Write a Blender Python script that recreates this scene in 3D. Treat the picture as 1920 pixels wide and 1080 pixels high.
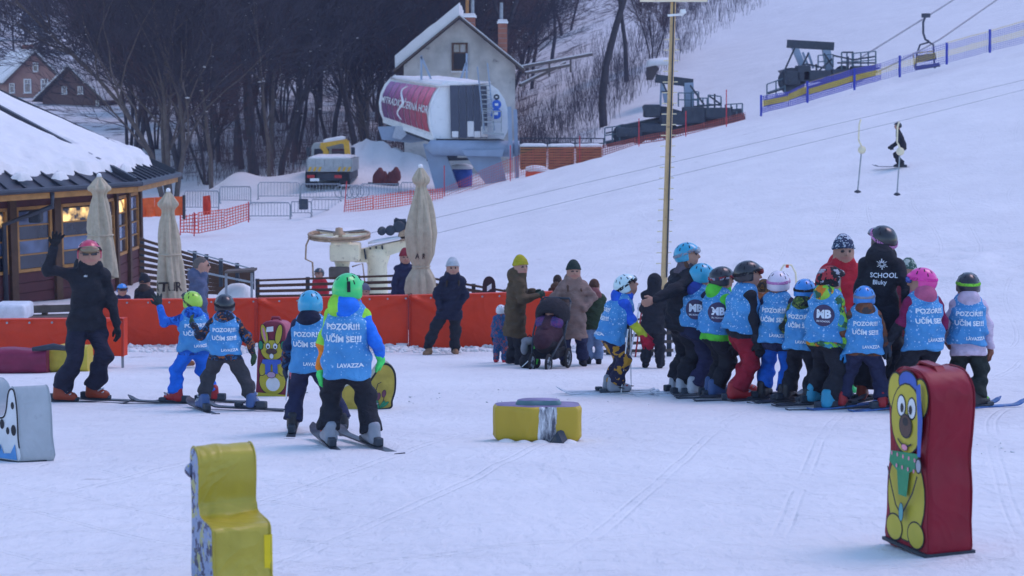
import bpy, bmesh, math, random
import numpy as np
import time; T0 = time.time()
from mathutils import Vector, Matrix
R = math.radians
rnd = random.Random(7)
nrs = np.random.RandomState(11)
for o in list(bpy.data.objects): bpy.data.objects.remove(o)
S = bpy.context.scene
COL = S.collection

# ---------------------------------------------------------------- camera
F = 3200.0                      # focal length in pixels of a 1920 px wide frame (60 mm)
YH = 180.0                      # true horizon row; the nursery slope itself falls away from the camera
PIT = math.atan((540 - YH) / F)
cam = bpy.data.cameras.new('camera'); camo = bpy.data.objects.new('camera', cam); COL.objects.link(camo)
cam.sensor_width = 36; cam.lens = 36 * F / 1920
camo.location = (0, 0, 0); camo.rotation_euler = (math.pi / 2 - PIT, 0, 0)
cam.clip_start = 0.3; cam.clip_end = 2500
cam.dof.use_dof = True; cam.dof.focus_distance = 17.5; cam.dof.aperture_fstop = 4.0
S.camera = camo
# ---------------------------------------------------------------- light: late winter day, valley in the hill's shade
SUN_EL, SUN_AZ = R(60), R(60)   # azimuth clockwise from +Y (from the right)
w = bpy.data.worlds.new('World'); S.world = w; w.use_nodes = True
nt = w.node_tree; bg = nt.nodes['Background']
sky = nt.nodes.new('ShaderNodeTexSky'); sky.sky_type = 'NISHITA'; sky.sun_disc = False
sky.sun_elevation = SUN_EL; sky.sun_rotation = SUN_AZ; sky.air_density = 1.0; sky.dust_density = 0.3; sky.ozone_density = 3.2
nt.links.new(sky.outputs[0], bg.inputs[0]); bg.inputs[1].default_value = 0.15
sl = bpy.data.lights.new('sun', 'SUN'); sl.energy = 0.60; sl.angle = R(25); sl.color = (1, 0.70, 0.80)
so = bpy.data.objects.new('sun', sl); COL.objects.link(so)
sd = Vector((math.sin(SUN_AZ) * math.cos(SUN_EL), math.cos(SUN_AZ) * math.cos(SUN_EL), math.sin(SUN_EL)))
so.rotation_euler = sd.to_track_quat('Z', 'Y').to_euler()
S.view_settings.view_transform = 'Standard'; S.view_settings.look = 'None'; S.view_settings.gamma = 1
S.view_settings.exposure = 1.03
S.render.engine = 'CYCLES'

# ---------------------------------------------------------------- mapping from the photograph to the place
def ray(px, py):
    x = (px - 960) / F; v = -(py - 540) / F
    c, s = math.cos(PIT), math.sin(PIT)
    return Vector((x, c + v * s, -s + v * c))
def P(px, py, Y):
    d = ray(px, py); return d * (Y / d.y)
def proj(p):
    c, s = math.cos(PIT), math.sin(PIT)
    d = p[1] * c - p[2] * s; v = (p[1] * s + p[2] * c) / d
    return 960 + p[0] / d * F, 540 - v * F
G_M = math.tan(PIT - math.atan(45 / F)); G_0 = -1.59     # the nursery slope: z = G_0 - G_M * y

# ---------------------------------------------------------------- numpy value noise
def vnoise(x, y, seed=0):
    xi = np.floor(x).astype(np.int64); yi = np.floor(y).astype(np.int64)
    fx = x - xi; fy = y - yi; fx = fx * fx * (3 - 2 * fx); fy = fy * fy * (3 - 2 * fy)
    def h(a, b):
        n = (a * 374761393 + b * 668265263 + seed * 144269) & 0x7fffffff
        n = ((n ^ (n >> 13)) * 1274126177) & 0x7fffffff
        return ((n ^ (n >> 16)) & 0xffff) / 65535.0
    return (h(xi, yi) * (1 - fx) + h(xi + 1, yi) * fx) * (1 - fy) + (h(xi, yi + 1) * (1 - fx) + h(xi + 1, yi + 1) * fx) * fy
def fbm(x, y, oct=4, seed=0):
    s = 0; a = 0.5
    for i in range(oct): s = s + a * vnoise(x * 2 ** i, y * 2 ** i, seed + i); a *= 0.5
    return s

# ---------------------------------------------------------------- terrain function
_cols = [-900, -400, 0, 300, 450, 650, 800, 960, 1130, 1400, 1690, 1920, 2400, 3000]
_Ys = [85, 94, 104, 115, 140, 200, 260, 330, 420]
_py = {-900: [420, 410, 400, 380, 330, 230, 150, 80, 10],
       -400: [412, 400, 390, 370, 320, 215, 130, 60, -10],
       0: [408, 392, 375, 352, 300, 190, 110, 40, -30],
       300: [408, 385, 365, 345, 295, 195, 115, 45, -25],
       450: [404, 372, 350, 335, 292, 200, 120, 50, -20],
       650: [403, 352, 335, 322, 285, 195, 120, 50, -20],
       800: [380, 362, 345, 332, 292, 200, 125, 55, -15],
       960: [340, 338, 328, 312, 255, 140, 60, -5, -70],
       1130: [292, 297, 292, 262, 190, 65, -20, -90, -150],
       1400: [222, 230, 232, 190, 130, 10, -75, -140, -200],
       1690: [148, 158, 158, 120, 55, -65, -150, -220, -280],
       1920: [88, 98, 98, 70, 5, -120, -205, -280, -340],
       2400: [-30, -25, -28, -60, -130, -250, -340, -420, -480],
       3000: [-130, -130, -135, -170, -240, -360, -450, -520, -600]}
_A = np.linspace(-1.0, 1.0, 401); _Yg = np.concatenate([np.linspace(30, 130, 201), np.linspace(132, 460, 165)])
def _table():
    Zt = np.zeros((len(_cols), len(_Yg))); At = np.zeros((len(_cols), len(_Yg)))
    for i, c in enumerate(_cols):
        ys = [33.0]; zs = [G_0 - G_M * 33]
        pc = P(c, _py[c][0], 85.0)
        g33 = G_0 - G_M * 33
        for t in np.linspace(0.06, 0.94, 12):
            Y = 33 + 52 * t; base = g33 - G_M * 0.35 * (Y - 33) * (1 - t)
            ys.append(Y); zs.append(base + (pc.z - base) * t ** 1.22)
        for k, Y in enumerate(_Ys):
            ys.append(Y); zs.append(P(c, _py[c][k], Y).z)
        ys.append(470); zs.append(zs[-1] + (zs[-1] - zs[-2]) * 0.4)
        Zt[i] = np.interp(_Yg, ys, zs); At[i] = (c - 960) / F * 1.0055
    Zg = np.zeros((len(_A), len(_Yg)))
    for j in range(len(_Yg)): Zg[:, j] = np.interp(_A, At[:, j], Zt[:, j])
    k = np.ones(9) / 9
    for _ in range(2):
        Zp = np.pad(Zg, ((4, 4), (0, 0)), 'edge')
        Zg = np.apply_along_axis(lambda v: np.convolve(v, k, 'valid'), 0, Zp)
    k = np.ones(5) / 5
    Zp = np.pad(Zg, ((0, 0), (2, 2)), 'reflect', reflect_type='odd')
    return np.apply_along_axis(lambda v: np.convolve(v, k, 'valid'), 1, Zp)
_Z = _table()
def _mound(X, Y, px, Yc, amp, sx, sy):
    x0 = (px - 960) / F * Yc
    return amp * np.exp(-((X - x0) / sx) ** 2 - ((Y - Yc) / sy) ** 2)
def hz(X, Y):
    X = np.asarray(X, float); Y = np.asarray(Y, float)
    near = G_0 - G_M * Y
    a = np.clip(X / np.maximum(Y, 1), -0.999, 0.999); yy = np.clip(Y, 30, 459)
    fa = (a + 1) / 0.005; ia = np.clip(fa.astype(int), 0, 399); fa = fa - ia
    fj = np.interp(yy, _Yg, np.arange(len(_Yg))); ij = np.clip(fj.astype(int), 0, len(_Yg) - 2); fj = fj - ij
    far = (_Z[ia, ij] * (1 - fa) + _Z[ia + 1, ij] * fa) * (1 - fj) + (_Z[ia, ij + 1] * (1 - fa) + _Z[ia + 1, ij + 1] * fa) * fj
    t = np.clip((Y - 31) / 4, 0, 1); t = t * t * (3 - 2 * t)
    z = near * (1 - t) + far * t
    und = np.clip((Y - 24) / 40, 0, 1)
    z = z + (fbm(X * 0.5, Y * 0.5, 3, 3) - 0.45) * (0.05 + 0.16 * und) + (fbm(X * 0.09, Y * 0.07, 2, 9) - 0.37) * 0.6 * np.clip((Y - 36) / 60, 0, 1)
    # ploughed heaps: under the orange padding, behind the truck, round the hut
    z = z + 0.30 * np.clip(fbm(X * 1.3, Y * 1.3, 4, 21) - 0.22, 0, 1) * np.exp(-((Y - 30.9) / 0.42) ** 2) * ((X > -7.6) & (X < 1.2))
    z = z + 0.5 * np.clip(fbm(X * 0.8, Y * 0.8, 4, 5) - 0.3, 0, 1) * np.exp(-((Y - 43) / 5) ** 2) * np.clip((X - 1) / 4, 0, 1)
    z = z + (_mound(X, Y, 680, 106, 1.5, 3.6, 4.0) + _mound(X, Y, 760, 107, 1.0, 3.5, 3.0)) * (.55 + .9 * fbm(X * .7, Y * .7, 4, 31)) + _mound(X, Y, 575, 100, 0.7, 3.5, 3)
    z = z + _mound(X, Y, 445, 100, 0.9, 1.3, 2)
    return z
def gz(x, y): return float(hz(np.array([x]), np.array([y]))[0])
def ground(px, py):
    """the point of the terrain seen at a pixel (first hit)"""
    d = ray(px, py); Ys = np.geomspace(4, 400, 2400); x = d.x / d.y * Ys; z = d.z / d.y * Ys
    k = int(np.argmax(z <= hz(x, Ys))); return Vector((x[k], Ys[k], z[k]))
def gp(px, Y):
    """ground point under image column px at depth Y"""
    x = (px - 960) / F * Y * 1.0055
    for _ in range(3):
        z = gz(x, Y); c, s = math.cos(PIT), math.sin(PIT); x = (px - 960) / F * (Y * c - z * s)
    return Vector((x, Y, gz(x, Y)))

# ---------------------------------------------------------------- materials
def mk(name):
    m = bpy.data.materials.new(name); m.use_nodes = True
    return m, m.node_tree, m.node_tree.nodes['Principled BSDF']
def node(nt, t, **kw):
    n = nt.nodes.new('ShaderNode' + t)
    for k, v in kw.items():
        if k in n.inputs: n.inputs[k].default_value = v
        else: setattr(n, k, v)
    return n
def ramp(nt, stops, mode='LINEAR'):
    r = nt.nodes.new('ShaderNodeValToRGB'); r.color_ramp.interpolation = mode
    while len(r.color_ramp.elements) < len(stops): r.color_ramp.elements.new(0.5)
    for e, (p, c) in zip(r.color_ramp.elements, stops):
        e.position = p; e.color = (c[0], c[1], c[2], 1)
    return r
MATS = {}
def mat(name, col, rough=0.7, metal=0.0, var=0.18, scale=6.0, bump=0.15, bscale=40.0, spec=0.3, wear=None, coat=0.0, fold=0.0, fscale=3.0):
    """painted / moulded / cloth surface: base colour with uneven patches, fine relief and optional wear"""
    if name in MATS: return MATS[name]
    m, nt, b = mk(name)
    tc = node(nt, 'TexCoord'); nz = node(nt, 'TexNoise', Scale=scale, Detail=5.0, Roughness=0.6)
    nt.links.new(tc.outputs['Object'], nz.inputs['Vector'])
    c = np.array(col, float)
    r = ramp(nt, [(0.25, c * (1 - var)), (0.75, np.minimum(c * (1 + var), 1))])
    nt.links.new(nz.outputs[0], r.inputs[0]); out = r.outputs[0]
    if wear is not None:
        n2 = node(nt, 'TexNoise', Scale=scale * 2.3, Detail=8.0, Roughness=0.72)
        nt.links.new(tc.outputs['Object'], n2.inputs['Vector'])
        r2 = ramp(nt, [(0.58, (0, 0, 0)), (0.66, (1, 1, 1))]); nt.links.new(n2.outputs[0], r2.inputs[0])
        mx = node(nt, 'MixRGB'); nt.links.new(r2.outputs[0], mx.inputs[0]); nt.links.new(out, mx.inputs[1]); mx.inputs[2].default_value = (*wear, 1)
        out = mx.outputs[0]
    nt.links.new(out, b.inputs['Base Color'])
    b.inputs['Roughness'].default_value = rough; b.inputs['Metallic'].default_value = metal
    b.inputs['Specular IOR Level'].default_value = spec; b.inputs['Coat Weight'].default_value = coat
    if bump > 0:
        n3 = node(nt, 'TexNoise', Scale=bscale, Detail=4.0); nt.links.new(tc.outputs['Object'], n3.inputs['Vector'])
        bp = node(nt, 'Bump', Strength=bump, Distance=0.02); nt.links.new(n3.outputs[0], bp.inputs['Height'])
        if fold > 0:
            nf = node(nt, 'TexNoise', Scale=fscale, Detail=2.0, Distortion=1.6); nt.links.new(tc.outputs['Object'], nf.inputs['Vector'])
            rf = ramp(nt, [(.40, (0, 0, 0)), (.5, (1, 1, 1)), (.60, (.1, .1, .1))]); nt.links.new(nf.outputs[0], rf.inputs[0])
            bf = node(nt, 'Bump', Strength=fold, Distance=0.05); nt.links.new(rf.outputs[0], bf.inputs['Height']); nt.links.new(bp.outputs[0], bf.inputs['Normal']); nt.links.new(bf.outputs[0], b.inputs['Normal'])
        else: nt.links.new(bp.outputs[0], b.inputs['Normal'])
    MATS[name] = m; return m
def fabric(name, col, rough=0.85, var=0.16, fold=0.5, fs=9.0, sheen=0.0):
    """winter cloth: soft folds in the relief, faint weave"""
    if name in MATS: return MATS[name]
    m, nt, b = mk(name)
    tc = node(nt, 'TexCoord'); nz = node(nt, 'TexNoise', Scale=11.0, Detail=4.0)
    nt.links.new(tc.outputs['Object'], nz.inputs['Vector']); c = np.array(col, float)
    r = ramp(nt, [(0.3, c * (1 - var)), (0.7, np.minimum(c * (1 + var), 1))]); nt.links.new(nz.outputs[0], r.inputs[0])
    nt.links.new(r.outputs[0], b.inputs['Base Color'])
    mp = node(nt, 'Mapping'); mp.inputs['Scale'].default_value = (1, 1, 1.9); nt.links.new(tc.outputs['Object'], mp.inputs[0])
    n2 = node(nt, 'TexNoise', Scale=fs, Detail=3.0, Distortion=0.9); nt.links.new(mp.outputs[0], n2.inputs['Vector'])
    n3 = node(nt, 'TexNoise', Scale=160.0, Detail=2.0); nt.links.new(tc.outputs['Object'], n3.inputs['Vector'])
    b1 = node(nt, 'Bump', Strength=fold, Distance=0.05); nt.links.new(n2.outputs[0], b1.inputs['Height'])
    b2 = node(nt, 'Bump', Strength=0.12, Distance=0.01); nt.links.new(n3.outputs[0], b2.inputs['Height']); nt.links.new(b1.outputs[0], b2.inputs['Normal'])
    nt.links.new(b2.outputs[0], b.inputs['Normal'])
    b.inputs['Roughness'].default_value = rough; b.inputs['Specular IOR Level'].default_value = 0.25
    MATS[name] = m; return m
def camo(name, cols, scale=14.0, warp=0.5):
    """printed cloth: blotches of several colours"""
    if name in MATS: return MATS[name]
    m, nt, b = mk(name)
    tc = node(nt, 'TexCoord'); nz = node(nt, 'TexNoise', Scale=scale * 0.9, Detail=2.0)
    nt.links.new(tc.outputs['Object'], nz.inputs['Vector'])
    mx = node(nt, 'MixRGB'); mx.inputs[0].default_value = warp * 0.3
    nt.links.new(tc.outputs['Object'], mx.inputs[1]); nt.links.new(nz.outputs['Color'], mx.inputs[2])
    vo = node(nt, 'TexVoronoi', Scale=scale); nt.links.new(mx.outputs[0], vo.inputs['Vector'])
    sp = node(nt, 'SeparateColor'); nt.links.new(vo.outputs['Color'], sp.inputs[0])
    n = len(cols); r = ramp(nt, [(i / n, c) for i, c in enumerate(cols)], 'CONSTANT')
    nt.links.new(sp.outputs[0], r.inputs[0]); nt.links.new(r.outputs[0], b.inputs['Base Color'])
    n2 = node(nt, 'TexNoise', Scale=9.0, Detail=3.0, Distortion=0.8); nt.links.new(tc.outputs['Object'], n2.inputs['Vector'])
    b1 = node(nt, 'Bump', Strength=0.45, Distance=0.05); nt.links.new(n2.outputs[0], b1.inputs['Height']); nt.links.new(b1.outputs[0], b.inputs['Normal'])
    b.inputs['Roughness'].default_value = 0.85; b.inputs['Specular IOR Level'].default_value = 0.25
    MATS[name] = m; return m

def snow_mat(name, ground=False):
    if name in MATS: return MATS[name]
    m, nt, b = mk(name)
    tc = node(nt, 'TexCoord'); src = tc.outputs['Object']
    n1 = node(nt, 'TexNoise', Scale=0.6 if ground else 2.0, Detail=6.0); nt.links.new(src, n1.inputs['Vector'])
    r = ramp(nt, [(0.3, (0.68, 0.67, 0.67)), (0.7, (0.745, 0.735, 0.73))]); nt.links.new(n1.outputs[0], r.inputs[0]); col = r.outputs[0]
    b.inputs['Roughness'].default_value = 0.75; b.inputs['Specular IOR Level'].default_value = 0.25
    nrm = None
    def bump(h, st, dist):
        nonlocal nrm
        bp = node(nt, 'Bump', Strength=st, Distance=dist); nt.links.new(h, bp.inputs['Height'])
        if nrm: nt.links.new(nrm, bp.inputs['Normal'])
        nrm = bp.outputs[0]
    n2 = node(nt, 'TexNoise', Scale=3.0, Detail=8.0, Roughness=0.62); nt.links.new(src, n2.inputs['Vector']); bump(n2.outputs[0], 0.55, 0.10)
    if ground:
        # ski and sledge tracks: long narrow streaks running several ways, each broken up by a patch mask
        for i, (ang, sc, dist, st) in enumerate([(R(58), .16, 9.0, .42), (R(-52), .22, 7.0, .40), (R(20), .13, 11.0, .36), (R(80), .30, 6.0, .36), (R(-75), .42, 5.0, .34), (R(38), .5, 8.0, .32), (R(66), .7, 6.0, .32)]):
            mp = node(nt, 'Mapping'); mp.inputs['Rotation'].default_value = (0, 0, ang); mp.inputs['Location'].default_value = (i * 7.3, i * 3.1, 0); nt.links.new(src, mp.inputs[0])
            fl = node(nt, 'Mapping'); fl.inputs['Scale'].default_value = (1, 1, 0); nt.links.new(mp.outputs[0], fl.inputs[0])
            wv = node(nt, 'TexWave', Scale=sc, Distortion=dist, Detail=1.5); wv.inputs['Detail Scale'].default_value = .35; nt.links.new(fl.outputs[0], wv.inputs['Vector'])
            rr = ramp(nt, [(.30, (1, 1, 1)), (.325, (0, 0, 0)), (.35, (1, 1, 1)), (.40, (1, 1, 1)), (.425, (.1, .1, .1)), (.45, (1, 1, 1))]); nt.links.new(wv.outputs['Fac'], rr.inputs[0])
            pm = node(nt, 'TexNoise', Scale=0.25, Detail=2.0); mp2 = node(nt, 'Mapping'); mp2.inputs['Location'].default_value = (i * 11, 5, 0)
            nt.links.new(src, mp2.inputs[0]); nt.links.new(mp2.outputs[0], pm.inputs['Vector'])
            pr = ramp(nt, [(0.40, (0, 0, 0)), (0.60, (1, 1, 1))]); nt.links.new(pm.outputs[0], pr.inputs[0])
            mxx = node(nt, 'MixRGB'); mxx.inputs[1].default_value = (1, 1, 1, 1)
            nt.links.new(pr.outputs[0], mxx.inputs[0]); nt.links.new(rr.outputs[0], mxx.inputs[2]); bump(mxx.outputs[0], st, 0.03)
        # bare litter and brown undergrowth where the wood stands (vertex mask)
        at = node(nt, 'Attribute', attribute_name='litter')
        n5 = node(nt, 'TexNoise', Scale=0.5, Detail=8.0, Roughness=0.7); nt.links.new(src, n5.inputs['Vector'])
        mu = node(nt, 'Math', operation='MULTIPLY_ADD'); nt.links.new(at.outputs['Fac'], mu.inputs[0]); mu.inputs[1].default_value = 0.16
        nt.links.new(n5.outputs[0], mu.inputs[2])
        rl = ramp(nt, [(0.66, (0, 0, 0)), (0.78, (1, 1, 1))]); nt.links.new(mu.outputs[0], rl.inputs[0])
        ml = node(nt, 'MixRGB'); nt.links.new(rl.outputs[0], ml.inputs[0]); nt.links.new(col, ml.inputs[1]); ml.inputs[2].default_value = (0.055, 0.035, 0.032, 1); col = ml.outputs[0]
    if ground:
        mp3 = node(nt, 'Mapping'); mp3.inputs['Rotation'].default_value = (0, 0, R(35)); mp3.inputs['Scale'].default_value = (1, .35, 1); nt.links.new(src, mp3.inputs[0])
        n6 = node(nt, 'TexNoise', Scale=7.0, Detail=4.0, Roughness=.55, Distortion=.6); nt.links.new(mp3.outputs[0], n6.inputs['Vector']); bump(n6.outputs[0], 0.6, 0.04)
    n3 = node(nt, 'TexNoise', Scale=26.0, Detail=5.0); nt.links.new(src, n3.inputs['Vector']); bump(n3.outputs[0], 0.28, 0.012)
    nt.links.new(nrm, b.inputs['Normal']); nt.links.new(col, b.inputs['Base Color'])
    MATS[name] = m; return m
SNOW = snow_mat('snow'); SNOWG = snow_mat('snow_ground', True)

def glass_mat(name='window_glass', tint=(0.03, 0.035, 0.05), rough=0.05):
    if name in MATS: return MATS[name]
    m, nt, b = mk(name)
    nz = node(nt, 'TexNoise', Scale=1.2, Detail=3.0); tc = node(nt, 'TexCoord'); nt.links.new(tc.outputs['Object'], nz.inputs['Vector'])
    t = np.array(tint); r = ramp(nt, [(0.35, t * 0.5), (0.7, t * 1.8)]); nt.links.new(nz.outputs[0], r.inputs[0])
    nt.links.new(r.outputs[0], b.inputs['Base Color']); b.inputs['Roughness'].default_value = rough
    b.inputs['Specular IOR Level'].default_value = 0.8
    MATS[name] = m; return m
def net_mat(name, col, cell=0.05, thick=0.35, uvw=None):
    """netting: woven cords with open holes"""
    if name in MATS: return MATS[name]
    m, nt, b = mk(name)
    tc = node(nt, 'TexCoord'); sp = node(nt, 'SeparateXYZ'); nt.links.new(tc.outputs['UV'], sp.inputs[0])
    outs = []
    for k in (0, 1):
        d = node(nt, 'Math', operation='DIVIDE'); nt.links.new(sp.outputs[k], d.inputs[0]); d.inputs[1].default_value = cell
        f = node(nt, 'Math', operation='FRACT'); nt.links.new(d.outputs[0], f.inputs[0])
        g = node(nt, 'Math', operation='LESS_THAN'); nt.links.new(f.outputs[0], g.inputs[0]); g.inputs[1].default_value = thick
        outs.append(g.outputs[0])
    mx = node(nt, 'Math', operation='MAXIMUM'); nt.links.new(outs[0], mx.inputs[0]); nt.links.new(outs[1], mx.inputs[1])
    nt.links.new(mx.outputs[0], b.inputs['Alpha']); b.inputs['Roughness'].default_value = 0.6
    if callable(col): col(nt, b, tc)
    else:
        nz = node(nt, 'TexNoise', Scale=3.0); nt.links.new(tc.outputs['Object'], nz.inputs['Vector'])
        c = np.array(col); r = ramp(nt, [(0.3, c * 0.8), (0.7, np.minimum(c * 1.2, 1))]); nt.links.new(nz.outputs[0], r.inputs[0]); nt.links.new(r.outputs[0], b.inputs['Base Color'])
    MATS[name] = m; return m

# ---------------------------------------------------------------- object helpers
def tag(o, label=None, cat=None, group=None, kind=None):
    if label: o['label'] = label
    if cat: o['category'] = cat
    if group: o['group'] = group
    if kind: o['kind'] = kind
    return o
def thing(name, label, cat, loc, rz=0, group=None):
    o = bpy.data.objects.new(name, None); COL.objects.link(o); o.empty_display_size = 0.2
    o.location = loc; o.rotation_euler = (0, 0, rz)
    return tag(o, label, cat, group)
def mesh_obj(name, verts, faces, mats, parent=None, smooth=False, midx=None, off=None, uvs=None):
    me = bpy.data.meshes.new(name)
    v = np.asarray(verts, float)
    if off is not None: v = v - np.asarray(off)
    me.from_pydata(v.tolist() if len(v) else [], [], faces if isinstance(faces, list) else faces.tolist())
    for m in (mats if isinstance(mats, (list, tuple)) else [mats]): me.materials.append(m)
    if midx is not None: me.polygons.foreach_set('material_index', np.asarray(midx, np.int32))
    if smooth: me.polygons.foreach_set('use_smooth', np.ones(len(me.polygons), bool))
    if uvs is not None:
        l = me.uv_layers.new(name='UVMap'); li = np.zeros(len(me.loops), np.int32); me.loops.foreach_get('vertex_index', li)
        l.data.foreach_set('uv', np.asarray(uvs, float)[li].ravel())
    me.update()
    o = bpy.data.objects.new(name, me); COL.objects.link(o)
    if parent is not None: o.parent = parent
    return o
class MB:
    """collects boxes, bars, tubes and prisms; build() links them as one mesh object"""
    def __init__(s): s.v = []; s.f = []; s.m = []; s.k = 0; s.uv = []
    def mi(s, k): s.k = k; return s
    def add(s, vs, fs):
        n = len(s.v); s.v += [tuple(v) for v in vs]
        for f in fs: s.f.append([i + n for i in f]); s.m.append(s.k)
        return s
    def box(s, c, d, rot=None, bev=0.0):
        c = Vector(c); hx, hy, hz_ = d[0] / 2, d[1] / 2, d[2] / 2
        if bev <= 0:
            vs = [Vector((x * hx, y * hy, z * hz_)) for z in (-1, 1) for y in (-1, 1) for x in (-1, 1)]
            fs = [(0, 2, 3, 1), (4, 5, 7, 6), (0, 1, 5, 4), (2, 6, 7, 3), (0, 4, 6, 2), (1, 3, 7, 5)]
        else:
            bm = bmesh.new(); bmesh.ops.create_cube(bm, size=1)
            for v in bm.verts: v.co = Vector((v.co.x * d[0], v.co.y * d[1], v.co.z * d[2]))
            bmesh.ops.bevel(bm, geom=bm.edges[:], offset=min(bev, min(d) * 0.45), segments=2, affect='EDGES', profile=0.5)
            bm.verts.index_update(); vs = [v.co.copy() for v in bm.verts]; fs = [[v.index for v in f.verts] for f in bm.faces]; bm.free()
        if rot is not None: vs = [rot @ v for v in vs]
        return s.add([v + c for v in vs], fs)
    def bar(s, a, b, w, h=None, up=(0, 0, 1), bev=0.0):
        a = Vector(a); b = Vector(b); d = b - a; L = d.length
        if L < 1e-6: return s
        z = d / L; x = Vector(up).cross(z)
        if x.length < 1e-3: x = Vector((1, 0, 0)).cross(z)
        x.normalize(); y = z.cross(x); M = Matrix((x, y, z)).transposed()
        return s.box((a + b) / 2, (w, h or w, L), M, bev)
    def tube(s, pts, r, n=8, cap=True, closed=False):
        pts = [Vector(p) for p in pts]; m = len(pts)
        rs = r if isinstance(r, (list, tuple)) else [r] * m
        vs = []; fs = []; px = None
        for i, p in enumerate(pts):
            if closed: d = pts[(i + 1) % m] - pts[i - 1]
            else: d = pts[min(i + 1, m - 1)] - pts[max(i - 1, 0)]
            if d.length < 1e-9: d = Vector((0, 0, 1))
            d.normalize()
            if px is None: px = Vector((0, 0, 1)).cross(d)
            if px.length < 1e-3 or px is None: px = Vector((1, 0, 0)).cross(d)
            px = (px - d * px.dot(d))
            if px.length < 1e-4: px = Vector((0, 1, 0)).cross(d)
            px.normalize(); py = d.cross(px)
            for k in range(n):
                a = 2 * math.pi * k / n; vs.append(p + (px * math.cos(a) + py * math.sin(a)) * rs[i])
        for i in range(m if closed else m - 1):
            j = (i + 1) % m
            for k in range(n): k2 = (k + 1) % n; fs.append((i * n + k, i * n + k2, j * n + k2, j * n + k))
        if cap and not closed:
            fs.append(tuple(range(n - 1, -1, -1))); fs.append(tuple((m - 1) * n + k for k in range(n)))
        return s.add(vs, fs)
    def lathe(s, c, prof, n=24, axis=None, cap=True):
        c = Vector(c); vs = []; fs = []
        M = axis if axis is not None else Matrix.Identity(3)
        for (r, z) in prof:
            for k in range(n): a = 2 * math.pi * k / n; vs.append(c + M @ Vector((r * math.cos(a), r * math.sin(a), z)))
        for i in range(len(prof) - 1):
            for k in range(n): k2 = (k + 1) % n; fs.append((i * n + k, i * n + k2, (i + 1) * n + k2, (i + 1) * n + k))
        if cap: fs.append(tuple(range(n - 1, -1, -1))); fs.append(tuple((len(prof) - 1) * n + k for k in range(n)))
        return s.add(vs, fs)
    def prism(s, poly, ext):
        """poly: 3-D points in order; ext: extrusion vector"""
        e = Vector(ext); a = [Vector(p) for p in poly]; n = len(a); vs = a + [p + e for p in a]
        fs = [tuple(range(n - 1, -1, -1)), tuple(range(n, 2 * n))] + [(i, (i + 1) % n, n + (i + 1) % n, n + i) for i in range(n)]
        return s.add(vs, fs)
    def build(s, name, mats, parent=None, smooth=False, world=True, **kw):
        off = tuple(parent_loc(parent)) if (parent is not None and world) else None
        return mesh_obj(name, s.v, s.f, mats, parent, smooth, s.m if isinstance(mats, (list, tuple)) else None, off, **kw)
def parent_loc(p):
    l = Vector((0, 0, 0))
    while p is not None: l += p.location; p = p.parent
    return l
def autosmooth(o, ang=35):
    me = o.data; me.polygons.foreach_set('use_smooth', np.ones(len(me.polygons), bool))
    try: me.set_sharp_from_angle(angle=R(ang))
    except Exception: pass
    return o
def copy_tree(o, parent=None):
    c = o.copy(); COL.objects.link(c); c.parent = parent
    for ch in [x for x in KIDS.get(o.name, [])]: copy_tree(ch, c)
    return c
KIDS = {}
def remember(o):
    KIDS[o.name] = [c for c in bpy.data.objects if c.parent == o]
    for c in KIDS[o.name]: remember(c)

# ---------------------------------------------------------------- the ground: one sheet of snow, valley and hillside
def build_ground():
    ny = np.concatenate([np.linspace(-25, 6, 22, endpoint=False), np.linspace(6, 46, 240, endpoint=False), np.geomspace(46, 440, 210)])
    nu = 420; u = np.linspace(-1, 1, nu); u = 0.55 * u + 0.45 * u ** 3
    Y = np.repeat(ny[:, None], nu, 1); X = u[None, :] * (26 + 0.62 * np.maximum(Y, 0))
    Z = hz(X, Y); Z = Z + (fbm(X * 1.6, Y * 1.6, 3, 40) - 0.45) * 0.035
    V = np.stack([X, Y, Z], -1).reshape(-1, 3)
    i = np.arange(len(ny) - 1)[:, None] * nu + np.arange(nu - 1)[None, :]; i = i.ravel()
    Fc = np.stack([i, i + 1, i + nu + 1, i + nu], 1)
    o = mesh_obj('snow_ground', V, Fc, SNOWG, smooth=True); o['kind'] = 'structure'
    # undergrowth mask: the wood on the hillside and the brushy bank beside the piste
    d = V[:, 1] * math.cos(PIT) - V[:, 2] * math.sin(PIT); d = np.where(V[:, 1] > 60, np.maximum(d, 1), 1e9)
    px = 960 + V[:, 0] / d * F; py = 540 - (V[:, 1] * math.sin(PIT) + V[:, 2] * math.cos(PIT)) / d * F
    edge = 1000 + (V[:, 1] - 110) * 1.9            # right limit of the wood in bearing, farther right uphill
    m = np.clip((edge - px) / 90, 0, 1) * np.clip((V[:, 1] - 108) / 14, 0, 1)
    bank = np.clip(1 - np.abs(px - (1010 + (V[:, 1] - 108) * 3.2)) / 120, 0, 1) * np.clip((V[:, 1] - 104) / 8, 0, 1) * 0.62
    m = np.maximum(m, bank)
    a = o.data.attributes.new('litter', 'FLOAT', 'POINT'); a.data.foreach_set('value', m.astype(np.float32))
    return o
build_ground()
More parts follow.
